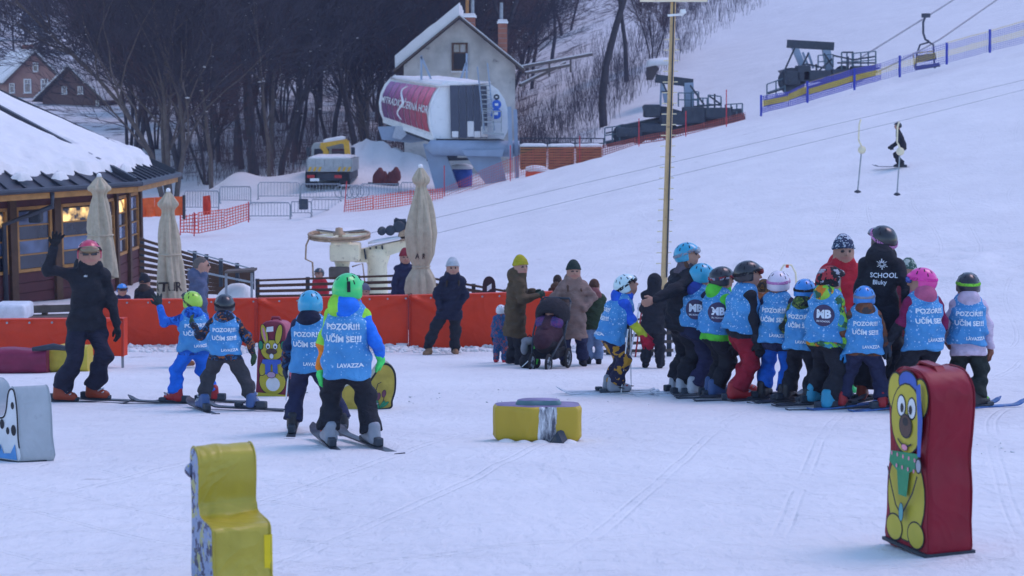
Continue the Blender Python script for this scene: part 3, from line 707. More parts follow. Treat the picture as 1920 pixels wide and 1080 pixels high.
# ---------------------------------------------------------------- houses
def gable_house(name, label, px0, px1, Y, eave_py, apex_py, base_py, depth, wall, windows, chimneys=(), over=0.5, yaw=0.0, apex_px=None, right=1.0, snow=.32):
    A, B = P(px0, eave_py, Y), P(px1, eave_py, Y); B.z = A.z; cxm = (A + B) / 2; ax = P(apex_px or (px0 + px1) / 2, apex_py, Y)
    zb = P(px0, base_py, Y).z; t = thing(name, label, 'house', (cxm.x, cxm.y, zb))
    e = Vector((math.sin(yaw), math.cos(yaw), 0))
    w_ = MB(); poly = [Vector((A.x, Y, zb)), Vector((B.x, Y, zb)), B, ax, A]; w_.prism(poly, e * depth); w_.build('wall', wall, t)
    rm = mat('old_roof_edge', (0.10, 0.075, 0.06), .9)
    for s, Q in ((-1, A), (1, B)):
        snow_ = snow if s < 0 else snow * right
        dv = (Q - ax); dv = dv * (1 + over / dv.length); f = -e * over
        p0, p1 = ax + f + Vector((0, 0, .06)), ax + dv + f + Vector((0, 0, .06)); E = e * (depth + 2 * over); nn = Vector((0, 0, .14))
        r_ = MB(); r_.prism([p0, p1, p1 + E, p0 + E], nn); ro = r_.build('roof', rm, t)
        vs = []; nu, nv = 10, 12; p0s = p0 + nn * 1.02; p1s = p1 + nn * 1.02
        sn = []
        for j in range(nv + 1):
            for i in range(nu + 1):
                p = p0s.lerp(p1s - (p1s - p0s) * .02, j / nv) + e * (depth + 2 * over) * (i / nu * .97 + .015); sn.append(p)
        top = [p + Vector((0, 0, snow_ * (.75 + .5 * fbm(np.array([p.x * .9]), np.array([p.y * .9]), 3, 3)[0]))) for p in sn]
        N = len(sn); W1 = nu + 1; fs = []
        for j in range(nv):
            for i in range(nu): q = j * W1 + i; fs += [[N + q, N + q + 1, N + q + 1 + W1, N + q + W1]]
        for i in range(nu): fs += [[i, i + 1, N + i + 1, N + i], [nv * W1 + i + 1, nv * W1 + i, N + nv * W1 + i, N + nv * W1 + i + 1]]
        for j in range(nv): fs += [[j * W1, N + j * W1, N + (j + 1) * W1, (j + 1) * W1], [j * W1 + nu, (j + 1) * W1 + nu, N + (j + 1) * W1 + nu, N + j * W1 + nu]]
        off = parent_loc(ro); mesh_obj('roof_snow', [v - off for v in sn + top], fs, SNOW, ro)
    for (x0, x1, y0, y1, fm, split) in windows:
        p = pp([(x0, y1), (x1, y1), (x1, y0), (x0, y0)], Y - .03)
        q = MB(); q.prism([v - Vector((0, .06, 0)) for v in p], (0, .05, 0)); wn = q.build('window', mat('dark_window_void', (0.015, 0.014, 0.018), .6, bump=0), t)
        wd = (p[1] - p[0]).length; ht = (p[3] - p[0]).length; th = min(.12, wd * .14)
        fr = MB(); c = (p[0] + p[2]) / 2 - Vector((0, .09, 0))
        for sx in (-1, 1): fr.box(c + Vector((sx * (wd - th) / 2, 0, 0)), (th, .08, ht))
        for sz in (-1, 1): fr.box(c + Vector((0, 0, sz * (ht - th) / 2)), (wd - 2.02 * th, .08, th))
        fr.box(c + Vector((0, -.004, ht * .14)), (wd - 2.02 * th, .05, th * .5)); fr.box(c + Vector((0, -.008, ht * .3)), (th * .45, .05, ht * .3))
        fr.build('frame', fm, wn)
        for i in range(2):
            g = MB(); g.box(c + Vector(((i - .5) * (wd - 2 * th) * .5, .015, ht * .3)), ((wd - 2 * th) * .46, .02, ht * .27)); g.build('pane', glass_mat('house_glass', (.09, .11, .17)), wn)
        if split:
            for i in range(2):
                g = MB(); g.box(c + Vector(((i - .5) * (wd - 2 * th) * .5, .015, -ht * .16)), ((wd - 2 * th) * .46, .02, ht * .5)); g.build('pane', glass_mat('house_glass', (.09, .11, .17)), wn)
        sl_ = MB(); sl_.box(c + Vector((0, -.06, -ht / 2 - .05)), (wd + .1, .2, .08)); sl_.build('sill', SNOW, wn)
    for (x0, x1, y0, y1, dY, pipes) in chimneys:
        a, b = P(x0, y1, Y + dY), P(x1, y0, Y + dY); wd = b.x - a.x; ht = b.z - a.z; c = (a + b) / 2
        ch = MB(); n = max(3, int(ht / .28))
        q = MB(); q.box((c.x, c.y, c.z), (wd * .94, wd * .94, ht)); cho = q.build('chimney', mat('mortar', (.22, .2, .19), .9), t)
        for i in range(n):
            bq = MB(); hh = ht / n; bq.box((c.x, c.y, a.z + hh * (i + .5)), (wd, wd, hh * .86)); bq.build('brick_course', BRICK, cho)
        q = MB(); q.box((c.x, c.y, b.z + .06), (wd * 1.2, wd * 1.2, .12)); q.build('chimney_cap', WHITEP, cho)
        q = MB(); q.box((c.x, c.y, b.z + .18), (wd * 1.05, wd * 1.05, .14), bev=.06); q.build('snow_cap', SNOW, cho)
        for (u, top, m) in pipes:
            tp = P(u, top, Y + dY); q = MB(); q.tube([Vector((tp.x, c.y, b.z)), Vector((tp.x, c.y, tp.z))], .11, 8); q.build('flue_pipe', m, cho)
    return t
PLASTER = mat('grey_stained_render', (0.46, 0.44, 0.41), .95, var=.45, scale=.5, bump=.35, bscale=6, wear=(0.22, 0.205, 0.20))
gable_house('grey_house', 'grey rendered gabled house with thick roof snow behind the lift terminal', 757, 966, 106, 122, 36, 345, 8.5, PLASTER,
    [(847, 877, 80, 133, WOODD, False)], [(869, 891, 33, 62, 2.5, [(876, -8, WOODA), (886, 0, STEEL)]), (934, 951, 44, 118, 5.0, [(940, 5, STEEL)])], over=.75, snow=.85, right=.12)
BRICKW = mat('brick_wall_far', (0.34, 0.19, 0.15), .95, var=.25, scale=.8, bump=.2)
gable_house('brick_house', 'brick gabled house with snowy roof among trees at far left', 12, 112, 205, 150, 100, 215, 11, BRICKW,
    [(45, 59, 148, 174, WHITEP, True), (77, 91, 148, 174, WHITEP, True), (62, 72, 117, 134, WHITEP, True), (18, 28, 156, 174, WHITEP, True)], [(44, 60, 84, 98, 5, [])], over=.9, yaw=-.5, snow=.4)
gable_house('wooden_house', 'lower brown gabled house beside the brick house at far left', 80, 190, 196, 182, 128, 222, 9, mat('brown_boarding', (.15, .085, .065), .9), [(116, 126, 162, 176, WHITEP, True), (146, 156, 162, 176, WHITEP, True), (180, 186, 188, 198, WHITEP, True)], over=.9, yaw=.35, snow=.35)

# ---------------------------------------------------------------- lift terminal with a barrel cover
def build_terminal():
    Y = 93.0; A0 = P(812, 258, Y); ax = P(718, 224, 97.5) - P(812, 258, Y)
    t = thing('lift_terminal', 'chairlift terminal with barrel cover in purple and red print on steel legs', 'lift station', gp(860, 93))
    prof = [(815, 260), (808, 240), (806, 218), (809, 196), (817, 175), (828, 160), (838, 152), (880, 154), (920, 158), (934, 168), (946, 186), (953, 208), (955, 228), (951, 248), (944, 261)]
    face = [P(x, y, Y + (x - 812) * .004) for x, y in prof]
    zb0 = face[0].z
    def tp(p, u): return p + ax * u - Vector((0, 0, (p.z - zb0) * .18 * u))
    sh = MB(); nF = len(face); sh.add(face + [tp(p, 1) for p in face], [tuple(range(nF - 1, -1, -1)), tuple(range(nF, 2 * nF))] + [(i, (i + 1) % nF, nF + (i + 1) % nF, nF + i) for i in range(nF)]); autosmooth(sh.build('cover', WHITEP, t), 40)
    # dark ribbed panels in the middle of the end face
    slate = mat('anthracite_cladding', (0.055, 0.065, 0.095), .5, var=.15, scale=1.5)
    xs = [845, 862, 876, 889, 902, 915]
    for i in range(5):
        q = MB(); p = [P(xs[i] + .6, 258, Y - .02), P(xs[i + 1] - .6, 259, Y - .02), P(xs[i + 1] - 2.5, 160, Y - .02), P(xs[i] - 1.5, 160, Y - .02)]
        q.prism(p, (0, -.10 - .02 * (i % 2), 0)); q.build('cladding_panel', slate, t)
        if i in (0, 2, 3, 4):
            q = MB(); q.box(P((xs[i] + xs[i + 1]) / 2, 252 - 5 * (i % 3), Y - .2), (.36, .1, .35 + .25 * (i % 3)), bev=.06); q.build('snow_patch', SNOW, t)
    # printed panels on the curved flank: strips along the barrel
    curve = [(811, 249), (806.5, 232), (805.5, 214), (809, 196), (816, 178), (824, 166)]
    base = [P(x, y, Y) for x, y in curve]; nS = 8
    for i in range(nS):
        u0, u1 = .04 + i * .115, .04 + (i + 1) * .115 - .012
        m, nt, b = mk('printed_panel'); tc = node(nt, 'TexCoord'); sp = node(nt, 'SeparateXYZ'); nt.links.new(tc.outputs['UV'], sp.inputs[0])
        # the print: purple at the far end to red at the near end, paler above, streaks of cloud
        far = np.array((.075, .035, .15)); near = np.array((.42, .045, .07)); c = near * (1 - u0) + far * u0; c2 = np.minimum(c * 1.6 + np.array((.22, .16, .2)), 1)
        nz = node(nt, 'TexNoise', Scale=2.0, Detail=4.0); nt.links.new(tc.outputs['Object'], nz.inputs[0])
        ad = node(nt, 'Math', operation='MULTIPLY_ADD'); nt.links.new(nz.outputs[0], ad.inputs[0]); ad.inputs[1].default_value = .3; nt.links.new(sp.outputs[1], ad.inputs[2])
        r = ramp(nt, [(.62, c), (.98, c2)]); nt.links.new(ad.outputs[0], r.inputs[0]); nt.links.new(r.outputs[0], b.inputs['Base Color']); b.inputs['Roughness'].default_value = .4
        vs = []; uv = []
        for j, p in enumerate(base):
            nrm = Vector((-1, -.25, .35 * (j / 5)))
            for u in (u0, u1): vs.append(tp(p, u) + nrm.normalized() * .05); uv.append((u, j / 5))
        fs = [[2 * j, 2 * j + 1, 2 * j + 3, 2 * j + 2] for j in range(5)]; off = parent_loc(t)
        o = mesh_obj('printed_panel', [v - off for v in vs], fs, m, t, True, uvs=uv)
    def ptxt(s, u0, size, v0, w=1.0):
        cu = bpy.data.curves.new('lettering', 'FONT'); cu.body = s; cu.size = 1; cu.offset = .015; cu.resolution_u = 2; o = bpy.data.objects.new('lettering', cu); COL.objects.link(o)
        me = bpy.data.meshes.new_from_object(o); bpy.data.objects.remove(o); off = parent_loc(t)
        for v in me.vertices:
            u = u0 - v.co.x * size * w; h = v0 + v.co.y * size * 1.5; jj = min(max(h * 5, 0), 4.99); j = int(jj); p = base[j].lerp(base[j + 1], jj - j)
            v.co = tp(p, u) + Vector((-1, -.25, .35 * h)).normalized() * .09 - off
        me.materials.append(WHITEP); o = bpy.data.objects.new('lettering', me); COL.objects.link(o); o.parent = t
    ptxt('MITRADICE', .95, .15, .40, .60); ptxt('ČERNÁ HORA', .50, .15, .40, .56)
    # swirl emblem
    sw = MB(); pts = []
    for i in range(26):
        a = i / 25; h = .08 + .84 * a; u = .56 + .05 * math.sin(a * 9.5) ; jj = min(h * 5, 4.99); j = int(jj); pts.append(tp(base[j].lerp(base[j + 1], jj - j), u) + Vector((-1, -.25, .2)).normalized() * .09)
    sw.tube(pts, [.03 + .05 * math.sin(math.pi * i / 25) for i in range(26)], 5); sw.build('emblem', WHITEP, t)
    # rim, snow on top
    q = MB(); q.tube([p for p in face[:7]], .07, 6); q.tube([tp(p, 1) for p in face[:7]], .07, 6); q.bar(face[0], face[0] + ax, .2, .25); q.build('cover_rim', WHITEP, t)
    snow_cap(t, [P(822, 163, Y - .1), P(920, 157, Y - .1), tp(P(920, 157, Y), 1), tp(P(826, 160, Y), 1)], .16)
    # safety signs on the white end
    for (x, y, c, r_) in [(931, 182, STEELD, .16), (931, 196, mat('sign_blue', (.02, .12, .55), .5), .26), (930, 213, mat('sign_blue', (.02, .12, .55), .5), .30)]:
        q = MB(); M = Matrix.Rotation(R(90), 3, 'X'); q.lathe(P(x, y, Y - .02), [(r_, 0), (r_, .03)], 14, M); s_ = q.build('safety_sign', c, t)
        q = MB(); q.box(P(x, y, Y - .08) , (r_ * .7, .02, r_ * .5), bev=.03); q.build('pictogram', WHITEP, s_)
    # ladder and platform
    lx0, lx1 = 899, 924
    q = MB()
    q.bar(P(895, 125, Y - .35), P(908, 245, Y - .35), .07); q.bar(P(914, 118, Y - .35), P(927, 245, Y - .35), .07)
    q.build('ladder_rail', LIFTBLUE, t)
    for i in range(11):
        y = 152 + i * 8.6; x = 898 + (y - 150) * .105; r_ = MB(); r_.bar(P(x, y, Y - .36), P(x + 19, y, Y - .36), .05); r_.build('ladder_rung', STEEL, t)
    q = MB(); pf = [P(905, 247, Y - .3), P(945, 250, Y - .3), P(945, 250, Y - 1.2), P(905, 247, Y - 1.2)]; q.prism(pf, (0, 0, -.12)); q.build('platform', STEEL, t)
    q = MB()
    for x in (905, 925, 940): q.bar(P(x, 248, Y - 1.15), P(x, 208, Y - 1.15), .06)
    for y in (208, 228): q.bar(P(905, y, Y - 1.15), P(940, y + 1, Y - 1.15), .06)
    q.build('platform_railing', STEEL, t)
    q = MB()
    for x0, y0, x1, y1 in [(790, 150, 790, 104), (790, 106, 808, 148), (875, 155, 875, 100), (862, 155, 874, 118), (955, 262, 955, 205)]: q.bar(P(x0, y0, Y + 2), P(x1, y1, Y + 2), .11)
    q.build('roof_bracing', LIFTBLUE, t)
    # belly, beam and legs
    q = MB(); q.prism(pp([(812, 262), (945, 263), (940, 272), (815, 270)], Y + .1), ax * .95); q.build('underside', STEELD, t)
    q = MB(); q.prism(pp([(708, 238), (760, 236), (812, 262), (770, 268), (716, 262)], Y + 3.2), (0, 1.2, 0)); q.build('entry_guide', LIFTBLUE, t)
    q = MB(); q.prism(pp([(742, 236), (772, 243), (752, 262), (735, 258)], Y + 2.6), (0, .5, 0)); q.build('entry_flap', mat('pale_grey_paint', (.42, .46, .52), .5), t)
    q = MB(); q.tube([P(802, 270, Y - .3), P(812, 277, Y - .3), P(960, 279, Y - .3), P(976, 276, Y - .3)], [.3, .42, .44, .36], 14); q.build('main_beam', LIFTBLUE, t, True)
    q = MB(); q.prism(pp([(866, 282), (945, 280), (942, 294), (872, 292)], Y - .9), (0, 1.5, 0)); q.build('leg_bracket', LIFTBLUE, t)
    def leg(tops, bots, dep, nm='leg'):
        q = MB(); a = pp(tops, Y + dep); b = pp(bots, Y + dep); c = a + b
        q.prism(a + b[::-1], (0, .9, 0)); q.build(nm, LIFTBLUE, t)
    leg([(793, 270), (830, 272)], [(818, 362), (862, 362)], .2)
    leg([(872, 290), (938, 292)], [(918, 356), (952, 350)], -.4)
    q = MB(); q.bar(P(955, 200, Y - .9), P(958, 300, Y - .9), .22); q.bar(P(966, 205, Y - .7), P(970, 350, Y - .7), .2); q.build('post', LIFTBLUE, t)
    q = MB(); q.bar(P(800, 300, Y + .9), P(880, 298, Y + .9), .14, .14); q.box(P(842, 293, Y + .9), (.9, .6, .45)); q.build('cross_beam', STEELD, t)
build_terminal()

# ---------------------------------------------------------------- chairlift return stations on the piste edge
def chairlift_return(name, label, Y, gan, base, rails, body):
    """gan: top beam ends + foot points; base: sloping chassis; rails: list of railing boxes (px0, px1, ytop, ybot at x0, dy)"""
    t = thing(name, label, 'lift station', gp(base[0][0], Y))
    (x0, y0), (x1, y1), feet = gan
    q = MB(); q.bar(P(x0, y0, Y), P(x1, y1, Y), .35, .45); q.build('gantry_beam', STEELD, t)
    for (tx, ty, fx, fy, w_) in feet:
        q = MB(); q.bar(P(tx, ty, Y + .05), P(fx, fy, Y + .05), w_, w_); q.build('gantry_post', LIFTBLUE, t)
    for pts in body:
        q = MB(); q.prism(pp(pts, Y - .4), (0, 1.6, 0)); q.build('chassis', STEELD, t)
    for (cx_, cy_, r_) in base[1:]:
        q = MB(); q.lathe(P(cx_, cy_, Y - .5), [(r_, -.12), (r_ * 1.04, 0), (r_, .12)], 20, Matrix.Rotation(R(75), 3, 'X')); q.build('sheave_wheel', STEELD, t)
    for (a0, a1, yt, yb, dy, n) in rails:
        q = MB()
        for i in range(n + 1):
            x = a0 + (a1 - a0) * i / n; d = dy * i / n; q.bar(P(x, yb + d, Y - .8), P(x, yt + d, Y - .8), .07)
        for f in (0, .5): q.bar(P(a0, yt + (yb - yt) * f, Y - .8), P(a1, yt + (yb - yt) * f + dy, Y - .8), .06)
        q.build('railing', mat('railing_blue_green', (.08, .13, .16), .5), t)
    return t
def struts(t, Y, lines, w=.09):
    for (x0, y0, x1, y1) in lines: q = MB(); q.bar(P(x0, y0, Y), P(x1, y1, Y), w); q.build('strut', STEELD, t)
ls1 = chairlift_return('lift_return_station', 'dark chairlift return station with gantry behind the blue and yellow net', 97,
    ((1476, 82), (1563, 87), [(1488, 84, 1508, 132, .34), (1548, 86, 1556, 138, .42), (1505, 98, 1516, 126, .12), (1515, 98, 1525, 128, .12)]),
    [(1540, 0), (1484, 152, .75), (1580, 140, .5)], [(1438, 1472, 158, 190, -12, 2), (1534, 1562, 104, 128, -2, 2), (1578, 1598, 98, 132, 0, 2), (1600, 1642, 100, 132, -4, 3)],
    [[(1466, 132), (1480, 128), (1512, 134), (1556, 136), (1580, 132), (1640, 122), (1645, 136), (1560, 152), (1510, 156), (1478, 146)], [(1440, 188), (1560, 150), (1640, 134), (1642, 142), (1560, 165), (1440, 200)], [(1474, 146), (1488, 146), (1490, 168), (1470, 168)]])
ls2 = chairlift_return('lift_return_station', 'dark chairlift return station partly behind the floodlight mast above the orange net', 94,
    ((1229, 147), (1299, 156), [(1240, 150, 1238, 205, .1), (1241, 150, 1250, 195, .22), (1291, 155, 1293, 228, .5)]),
    [(1290, 0), (1168, 252, .55), (1196, 250, .55), (1222, 246, .5), (1252, 244, .5)], [(1134, 1162, 240, 268, -4, 2), (1272, 1308, 174, 200, 1, 3), (1328, 1352, 178, 212, 3, 2), (1310, 1326, 184, 210, 0, 2), (1360, 1392, 196, 216, -2, 3), (1296, 1310, 172, 200, 0, 1)],
    [[(1208, 200), (1214, 196), (1250, 200), (1290, 212), (1350, 214), (1392, 206), (1395, 216), (1330, 232), (1290, 234), (1240, 212), (1212, 220)], [(1162, 236), (1240, 220), (1300, 214), (1302, 224), (1240, 232), (1164, 244)], [(1136, 266), (1300, 232), (1395, 212), (1398, 224), (1300, 246), (1140, 276)]])
struts(ls1, 96.2, [(1480, 134, 1512, 120), (1512, 120, 1548, 128), (1530, 138, 1560, 110), (1490, 90, 1472, 130), (1562, 104, 1600, 112), (1600, 112, 1640, 106), (1580, 98, 1600, 98), (1516, 100, 1500, 132), (1440, 176, 1470, 166), (1530, 120, 1532, 142), (1545, 100, 1562, 126), (1610, 136, 1648, 128), (1590, 106, 1590, 140), (1570, 118, 1640, 118)])
for x, y, w_, h_ in [(1484, 146, .9, .8), (1530, 142, 1.6, .6), (1575, 140, 1.0, .6), (1615, 132, 1.2, .5), (1505, 138, .8, .9)]: q = MB(); q.box(P(x, y, 96.4), (w_, .8, h_), bev=.08); q.build('housing', STEELD, ls1)
struts(ls2, 93.2, [(1240, 150, 1262, 198), (1294, 160, 1320, 196), (1300, 200, 1350, 196), (1330, 180, 1352, 196), (1212, 204, 1250, 214), (1170, 240, 1240, 226), (1262, 206, 1292, 222), (1310, 210, 1390, 206), (1340, 176, 1340, 214), (1372, 200, 1372, 220), (1240, 172, 1256, 172), (1136, 250, 1164, 244)])
for x, y, w_, h_ in [(1222, 208, .9, .7), (1262, 222, 1.4, .7), (1300, 216, 1.2, .9), (1345, 212, 1.4, .6), (1180, 248, 1.4, .5), (1228, 240, 1.6, .5)]: q = MB(); q.box(P(x, y, 93.3), (w_, .8, h_), bev=.08); q.build('housing', STEELD, ls2)
def cable(name, label, pts, r, sag=0.0):
    q = MB(); P_ = []
    for (a, b) in zip(pts[:-1], pts[1:]):
        for i in range(12): s = i / 12; v = Vector(a).lerp(Vector(b), s); v.z -= sag * 4 * s * (1 - s); P_.append(v)
    P_.append(Vector(pts[-1])); q.tube(P_, r, 5); o = q.build(name, mat('steel_rope', (.3, .3, .32), .5, .4, bump=0)); tag(o, label, 'cable'); return o
cable('haul_rope', 'upper chairlift rope rising past the chair to the top edge', [P(1560, 142, 97), P(1632, 97, 100), P(1740, 30, 106), P(1800, -8, 110), P(2100, -200, 130)], .055)
cable('haul_rope', 'lower chairlift rope rising to the right of the chair', [P(1600, 158, 97), P(1712, 102, 103), P(1762, 74, 106), P(1880, -8, 112), P(2160, -200, 132)], .055)
def build_chair():
    Y = 105.0; t = thing('lift_chair', 'empty two-seat lift chair hanging from the rope above the net', 'chairlift seat', P(1738, 30, Y))
    D = mat('chair_frame_paint', (.05, .055, .075), .5)
    q = MB(); q.tube(pp([(1736, 28), (1731, 42), (1731, 62), (1735, 74), (1742, 78)], Y), .07, 6); q.box(P(1736, 29, Y), (.5, .2, .25)); q.build('hanger', D, t)
    for x0, x1 in ((1725, 1716), (1750, 1753)):
        q = MB(); q.tube(pp([(1742, 79), (x0, 84), ((x0 + x1) / 2 - 1, 100), (x1, 128)], Y), .06, 6); q.build('side_frame', D, t)
    q = MB(); q.prism(pp([(1714, 124), (1757, 118), (1759, 125), (1716, 132)], Y), (0, -.55, 0)); q.build('seat', mat('chair_seat_blue', (.05, .06, .14), .6), t)
    q = MB(); q.prism(pp([(1718, 104), (1754, 99), (1756, 112), (1719, 118)], Y), (0, .06, 0)); q.build('backrest', mat('chair_seat_blue', (.05, .06, .14), .6), t)
    q = MB(); q.tube(pp([(1712, 100), (1714, 112), (1714, 126)], Y - .4), .04, 5); q.tube(pp([(1712, 100), (1750, 96)], Y - .4), .04, 5); q.build('safety_bar', mat('bar_yellow', (.5, .36, .06), .5), t)
build_chair()

# ---------------------------------------------------------------- nets and poles on the piste edge
def stripe_col(nt, b, tc):
    sp = node(nt, 'SeparateXYZ'); nt.links.new(tc.outputs['UV'], sp.inputs[0])
    nz = node(nt, 'TexNoise', Scale=1.2); nt.links.new(tc.outputs['Object'], nz.inputs[0])
    ad = node(nt, 'Math', operation='MULTIPLY_ADD'); nt.links.new(nz.outputs[0], ad.inputs[0]); ad.inputs[1].default_value = .12; nt.links.new(sp.outputs[1], ad.inputs[2])
    r = ramp(nt, [(0, (.09, .08, .42)), (.37, (.62, .43, .07)), (.68, (.08, .07, .40)), (1.0, (.62, .43, .07))], 'CONSTANT'); nt.links.new(ad.outputs[0], r.inputs[0]); nt.links.new(r.outputs[0], b.inputs['Base Color'])
BNET = net_mat('blue_yellow_net', stripe_col, .09, .42); BNETS = net_mat('blue_yellow_net_sparse', stripe_col, .09, .17)
BPOST = mat('blue_post', (.03, .05, .40), .5)
def net_run(name, label, pts, hgt, m, posts, Y0, pm=BPOST, pr=.05, pname='post', lean=0):
    """pts: (px, py of the foot, py of the top); each a point on the piste edge"""
    t = thing(name, label, 'safety net', P(pts[0][0], pts[0][1], Y0(pts[0][0])))
    for (a, b) in zip(pts[:-1], pts[1:]):
        Ya, Yb = Y0(a[0]), Y0(b[0]); ph = rnd.uniform(0, 6)
        grid_sheet('netting', P(a[0], a[1], Ya), P(b[0], b[1], Yb), P(b[0], b[2], Yb), P(a[0], a[2], Ya), 10, 5, m, t, lambda u, v: .10 * math.sin(u * 7 + ph) * (1 - v) + .05 * math.sin(v * 5 + u * 11))
    for (x, yb, yt) in posts:
        q = MB(); q.bar(P(x + lean, yb + 3, Y0(x) - .04), P(x, yt, Y0(x) - .04), pr * 2); q.build(pname, pm, t)
    return t
net_run('piste_net', 'blue and yellow striped piste net in front of the return station', [(1428, 212, 180), (1478, 200, 172), (1515, 190, 154), (1602, 164, 128), (1652, 150, 118)], 1.3, BNET, [(1427, 215, 178), (1514, 190, 152), (1602, 166, 128)], lambda x: 86)
net_run('piste_net', 'thin blue and yellow piste net running below the chair to the right edge', [(1652, 150, 118), (1687, 140, 106), (1775, 118, 78), (1856, 96, 56), (1930, 78, 34), (2010, 56, 12)], 1.3, BNETS, [(1687, 142, 104), (1775, 118, 80), (1856, 96, 55), (1932, 78, 34)], lambda x: 86)
net_run('safety_net', 'orange red net below the return station along the piste crest', [(1130, 292, 272), (1190, 272, 258), (1250, 262, 246), (1320, 244, 230), (1398, 224, 210)], .8, net_mat('orange_net_dense', (.34, .07, .05), .12, .32), [(1198, 284, 222), (1286, 256, 208), (1362, 238, 168)], lambda x: 87, mat('red_pole', (.6, .04, .05), .5), .022, 'pole')
net_run('safety_net', 'orange net sagging in front of the stacked pallets', [(830, 378, 352), (900, 352, 320), (960, 334, 296), (1000, 322, 280), (1060, 312, 276), (1130, 296, 272)], .8, net_mat('orange_net_half', (.55, .09, .055), .12, .15), [(833, 382, 310), (957, 338, 272), (1087, 305, 255)], lambda x: 86.5, mat('red_pole', (.6, .04, .05), .5), .022, 'pole')
net_run('safety_net', 'faint red net below the crowd barriers left of the closed parasol', [(648, 404, 376), (700, 398, 366), (770, 388, 356), (830, 378, 352)], .8, REDNET, [(650, 412, 340)], lambda x: 84, mat('red_pole', (.6, .04, .05), .5), .022, 'pole', lean=-6)
net_run('safety_net', 'bright red net beside the hut behind the closed parasol', [(338, 436, 405), (372, 438, 398), (420, 428, 392), (466, 412, 380)], .8, REDNET, [(338, 438, 400), (364, 440, 398), (466, 414, 378)], lambda x: 70, mat('red_pole', (.6, .04, .05), .5), .022, 'pole')
net_run('safety_net', 'short orange tarpaulin strip between the hut and the closed parasol', [(262, 408, 372), (290, 406, 370), (345, 404, 368)], .8, mat('vivid_orange_tarpaulin', (.9, .13, .02), .5), [(345, 408, 366)], lambda x: 66, mat('dark_pole', (.05, .04, .04), .6), .05, 'pole')  # brighter orange than the other tarpaulin: sunlight on the strip put into its colour
q_ = thing('warning_flag', 'small orange cloth hanging on the crowd barriers', 'flag', P(388, 400, 71)); grid_sheet('cloth', P(381, 404, 71), P(396, 402, 71), P(394, 366, 71), P(380, 368, 71), 5, 8, ORANGE, q_, lambda u, v: .06 * math.sin(u * 9 + v * 4))

# ---------------------------------------------------------------- crowd barriers
def barrier(x0, x1, yt, yb, Y0, Y1, label, n=13):
    a, b = P(x0, yb, Y0), P(x1, yb, Y1); at, bt = P(x0, yt, Y0), P(x1, yt, Y1)
    t = thing('crowd_barrier', label, 'barrier', (a + b) / 2, group='crowd barriers below the truck')
    q = MB(); d = (b - a) * .04; q.tube([a, at - Vector((0, 0, .12)), at + d, bt - d, bt - Vector((0, 0, .12)), b], .032, 6); q.bar(a + Vector((0, 0, .18)), b + Vector((0, 0, .18)), .04); q.build('frame', STEEL, t)
    me = None
    for i in range(1, n):
        s = i / n; p = a.lerp(b, s) + Vector((0, 0, .18)); r = at.lerp(bt, s); q = MB(); q.bar(p, r, .02); q.build('bar', STEEL, t)
    for e in (a, b): q = MB(); q.bar(e + Vector((0, -.3, .02)), e + Vector((0, .3, .02)), .05); q.build('foot', STEEL, t)
barrier(484, 562, 342, 374, 90, 91, 'long grey crowd barrier left of the truck, upper row'); barrier(564, 640, 345, 376, 91, 91, 'grey crowd barrier directly below the truck')
barrier(640, 672, 347, 376, 91, 92, 'narrow grey crowd barrier right below the truck', 8); barrier(676, 748, 345, 372, 92, 92, 'grey crowd barrier left of the tall closed parasol')
barrier(752, 800, 342, 370, 92, 92, 'grey crowd barrier partly behind the tall closed parasol top', 8)
barrier(467, 544, 380, 412, 80, 80, 'nearest grey crowd barrier at the end of the red net'); barrier(546, 584, 378, 406, 80, 82, 'short grey crowd barrier carrying the small dark box', 6)
barrier(584, 640, 374, 400, 82, 89, 'grey crowd barrier running uphill towards the truck', 9); barrier(346, 410, 358, 396, 76, 80, 'grey crowd barrier nearest the hut behind the orange cloth'); barrier(412, 470, 350, 382, 80, 90, 'grey crowd barrier between the hut and the truck, sloping uphill')
q = MB(); q.box(P(569, 383, 79.6), (.42, .2, .5), bev=.04); tag(q.build('control_box', STEELD), 'small dark box hung on a crowd barrier', 'box')
q_ = thing('bicycle_rack', 'low grey tubular rack behind the crowd barriers', 'rack', P(662, 372, 90))
for i in range(5):
    q = MB(); c = P(640 + i * 10, 372, 90); q.tube([c + Vector((.35 * math.cos(a), -.3 * math.sin(a) * .2, .35 + .35 * math.sin(a))) for a in np.linspace(0, 2 * math.pi, 14)], .025, 5); q.build('loop', STEEL, q_)

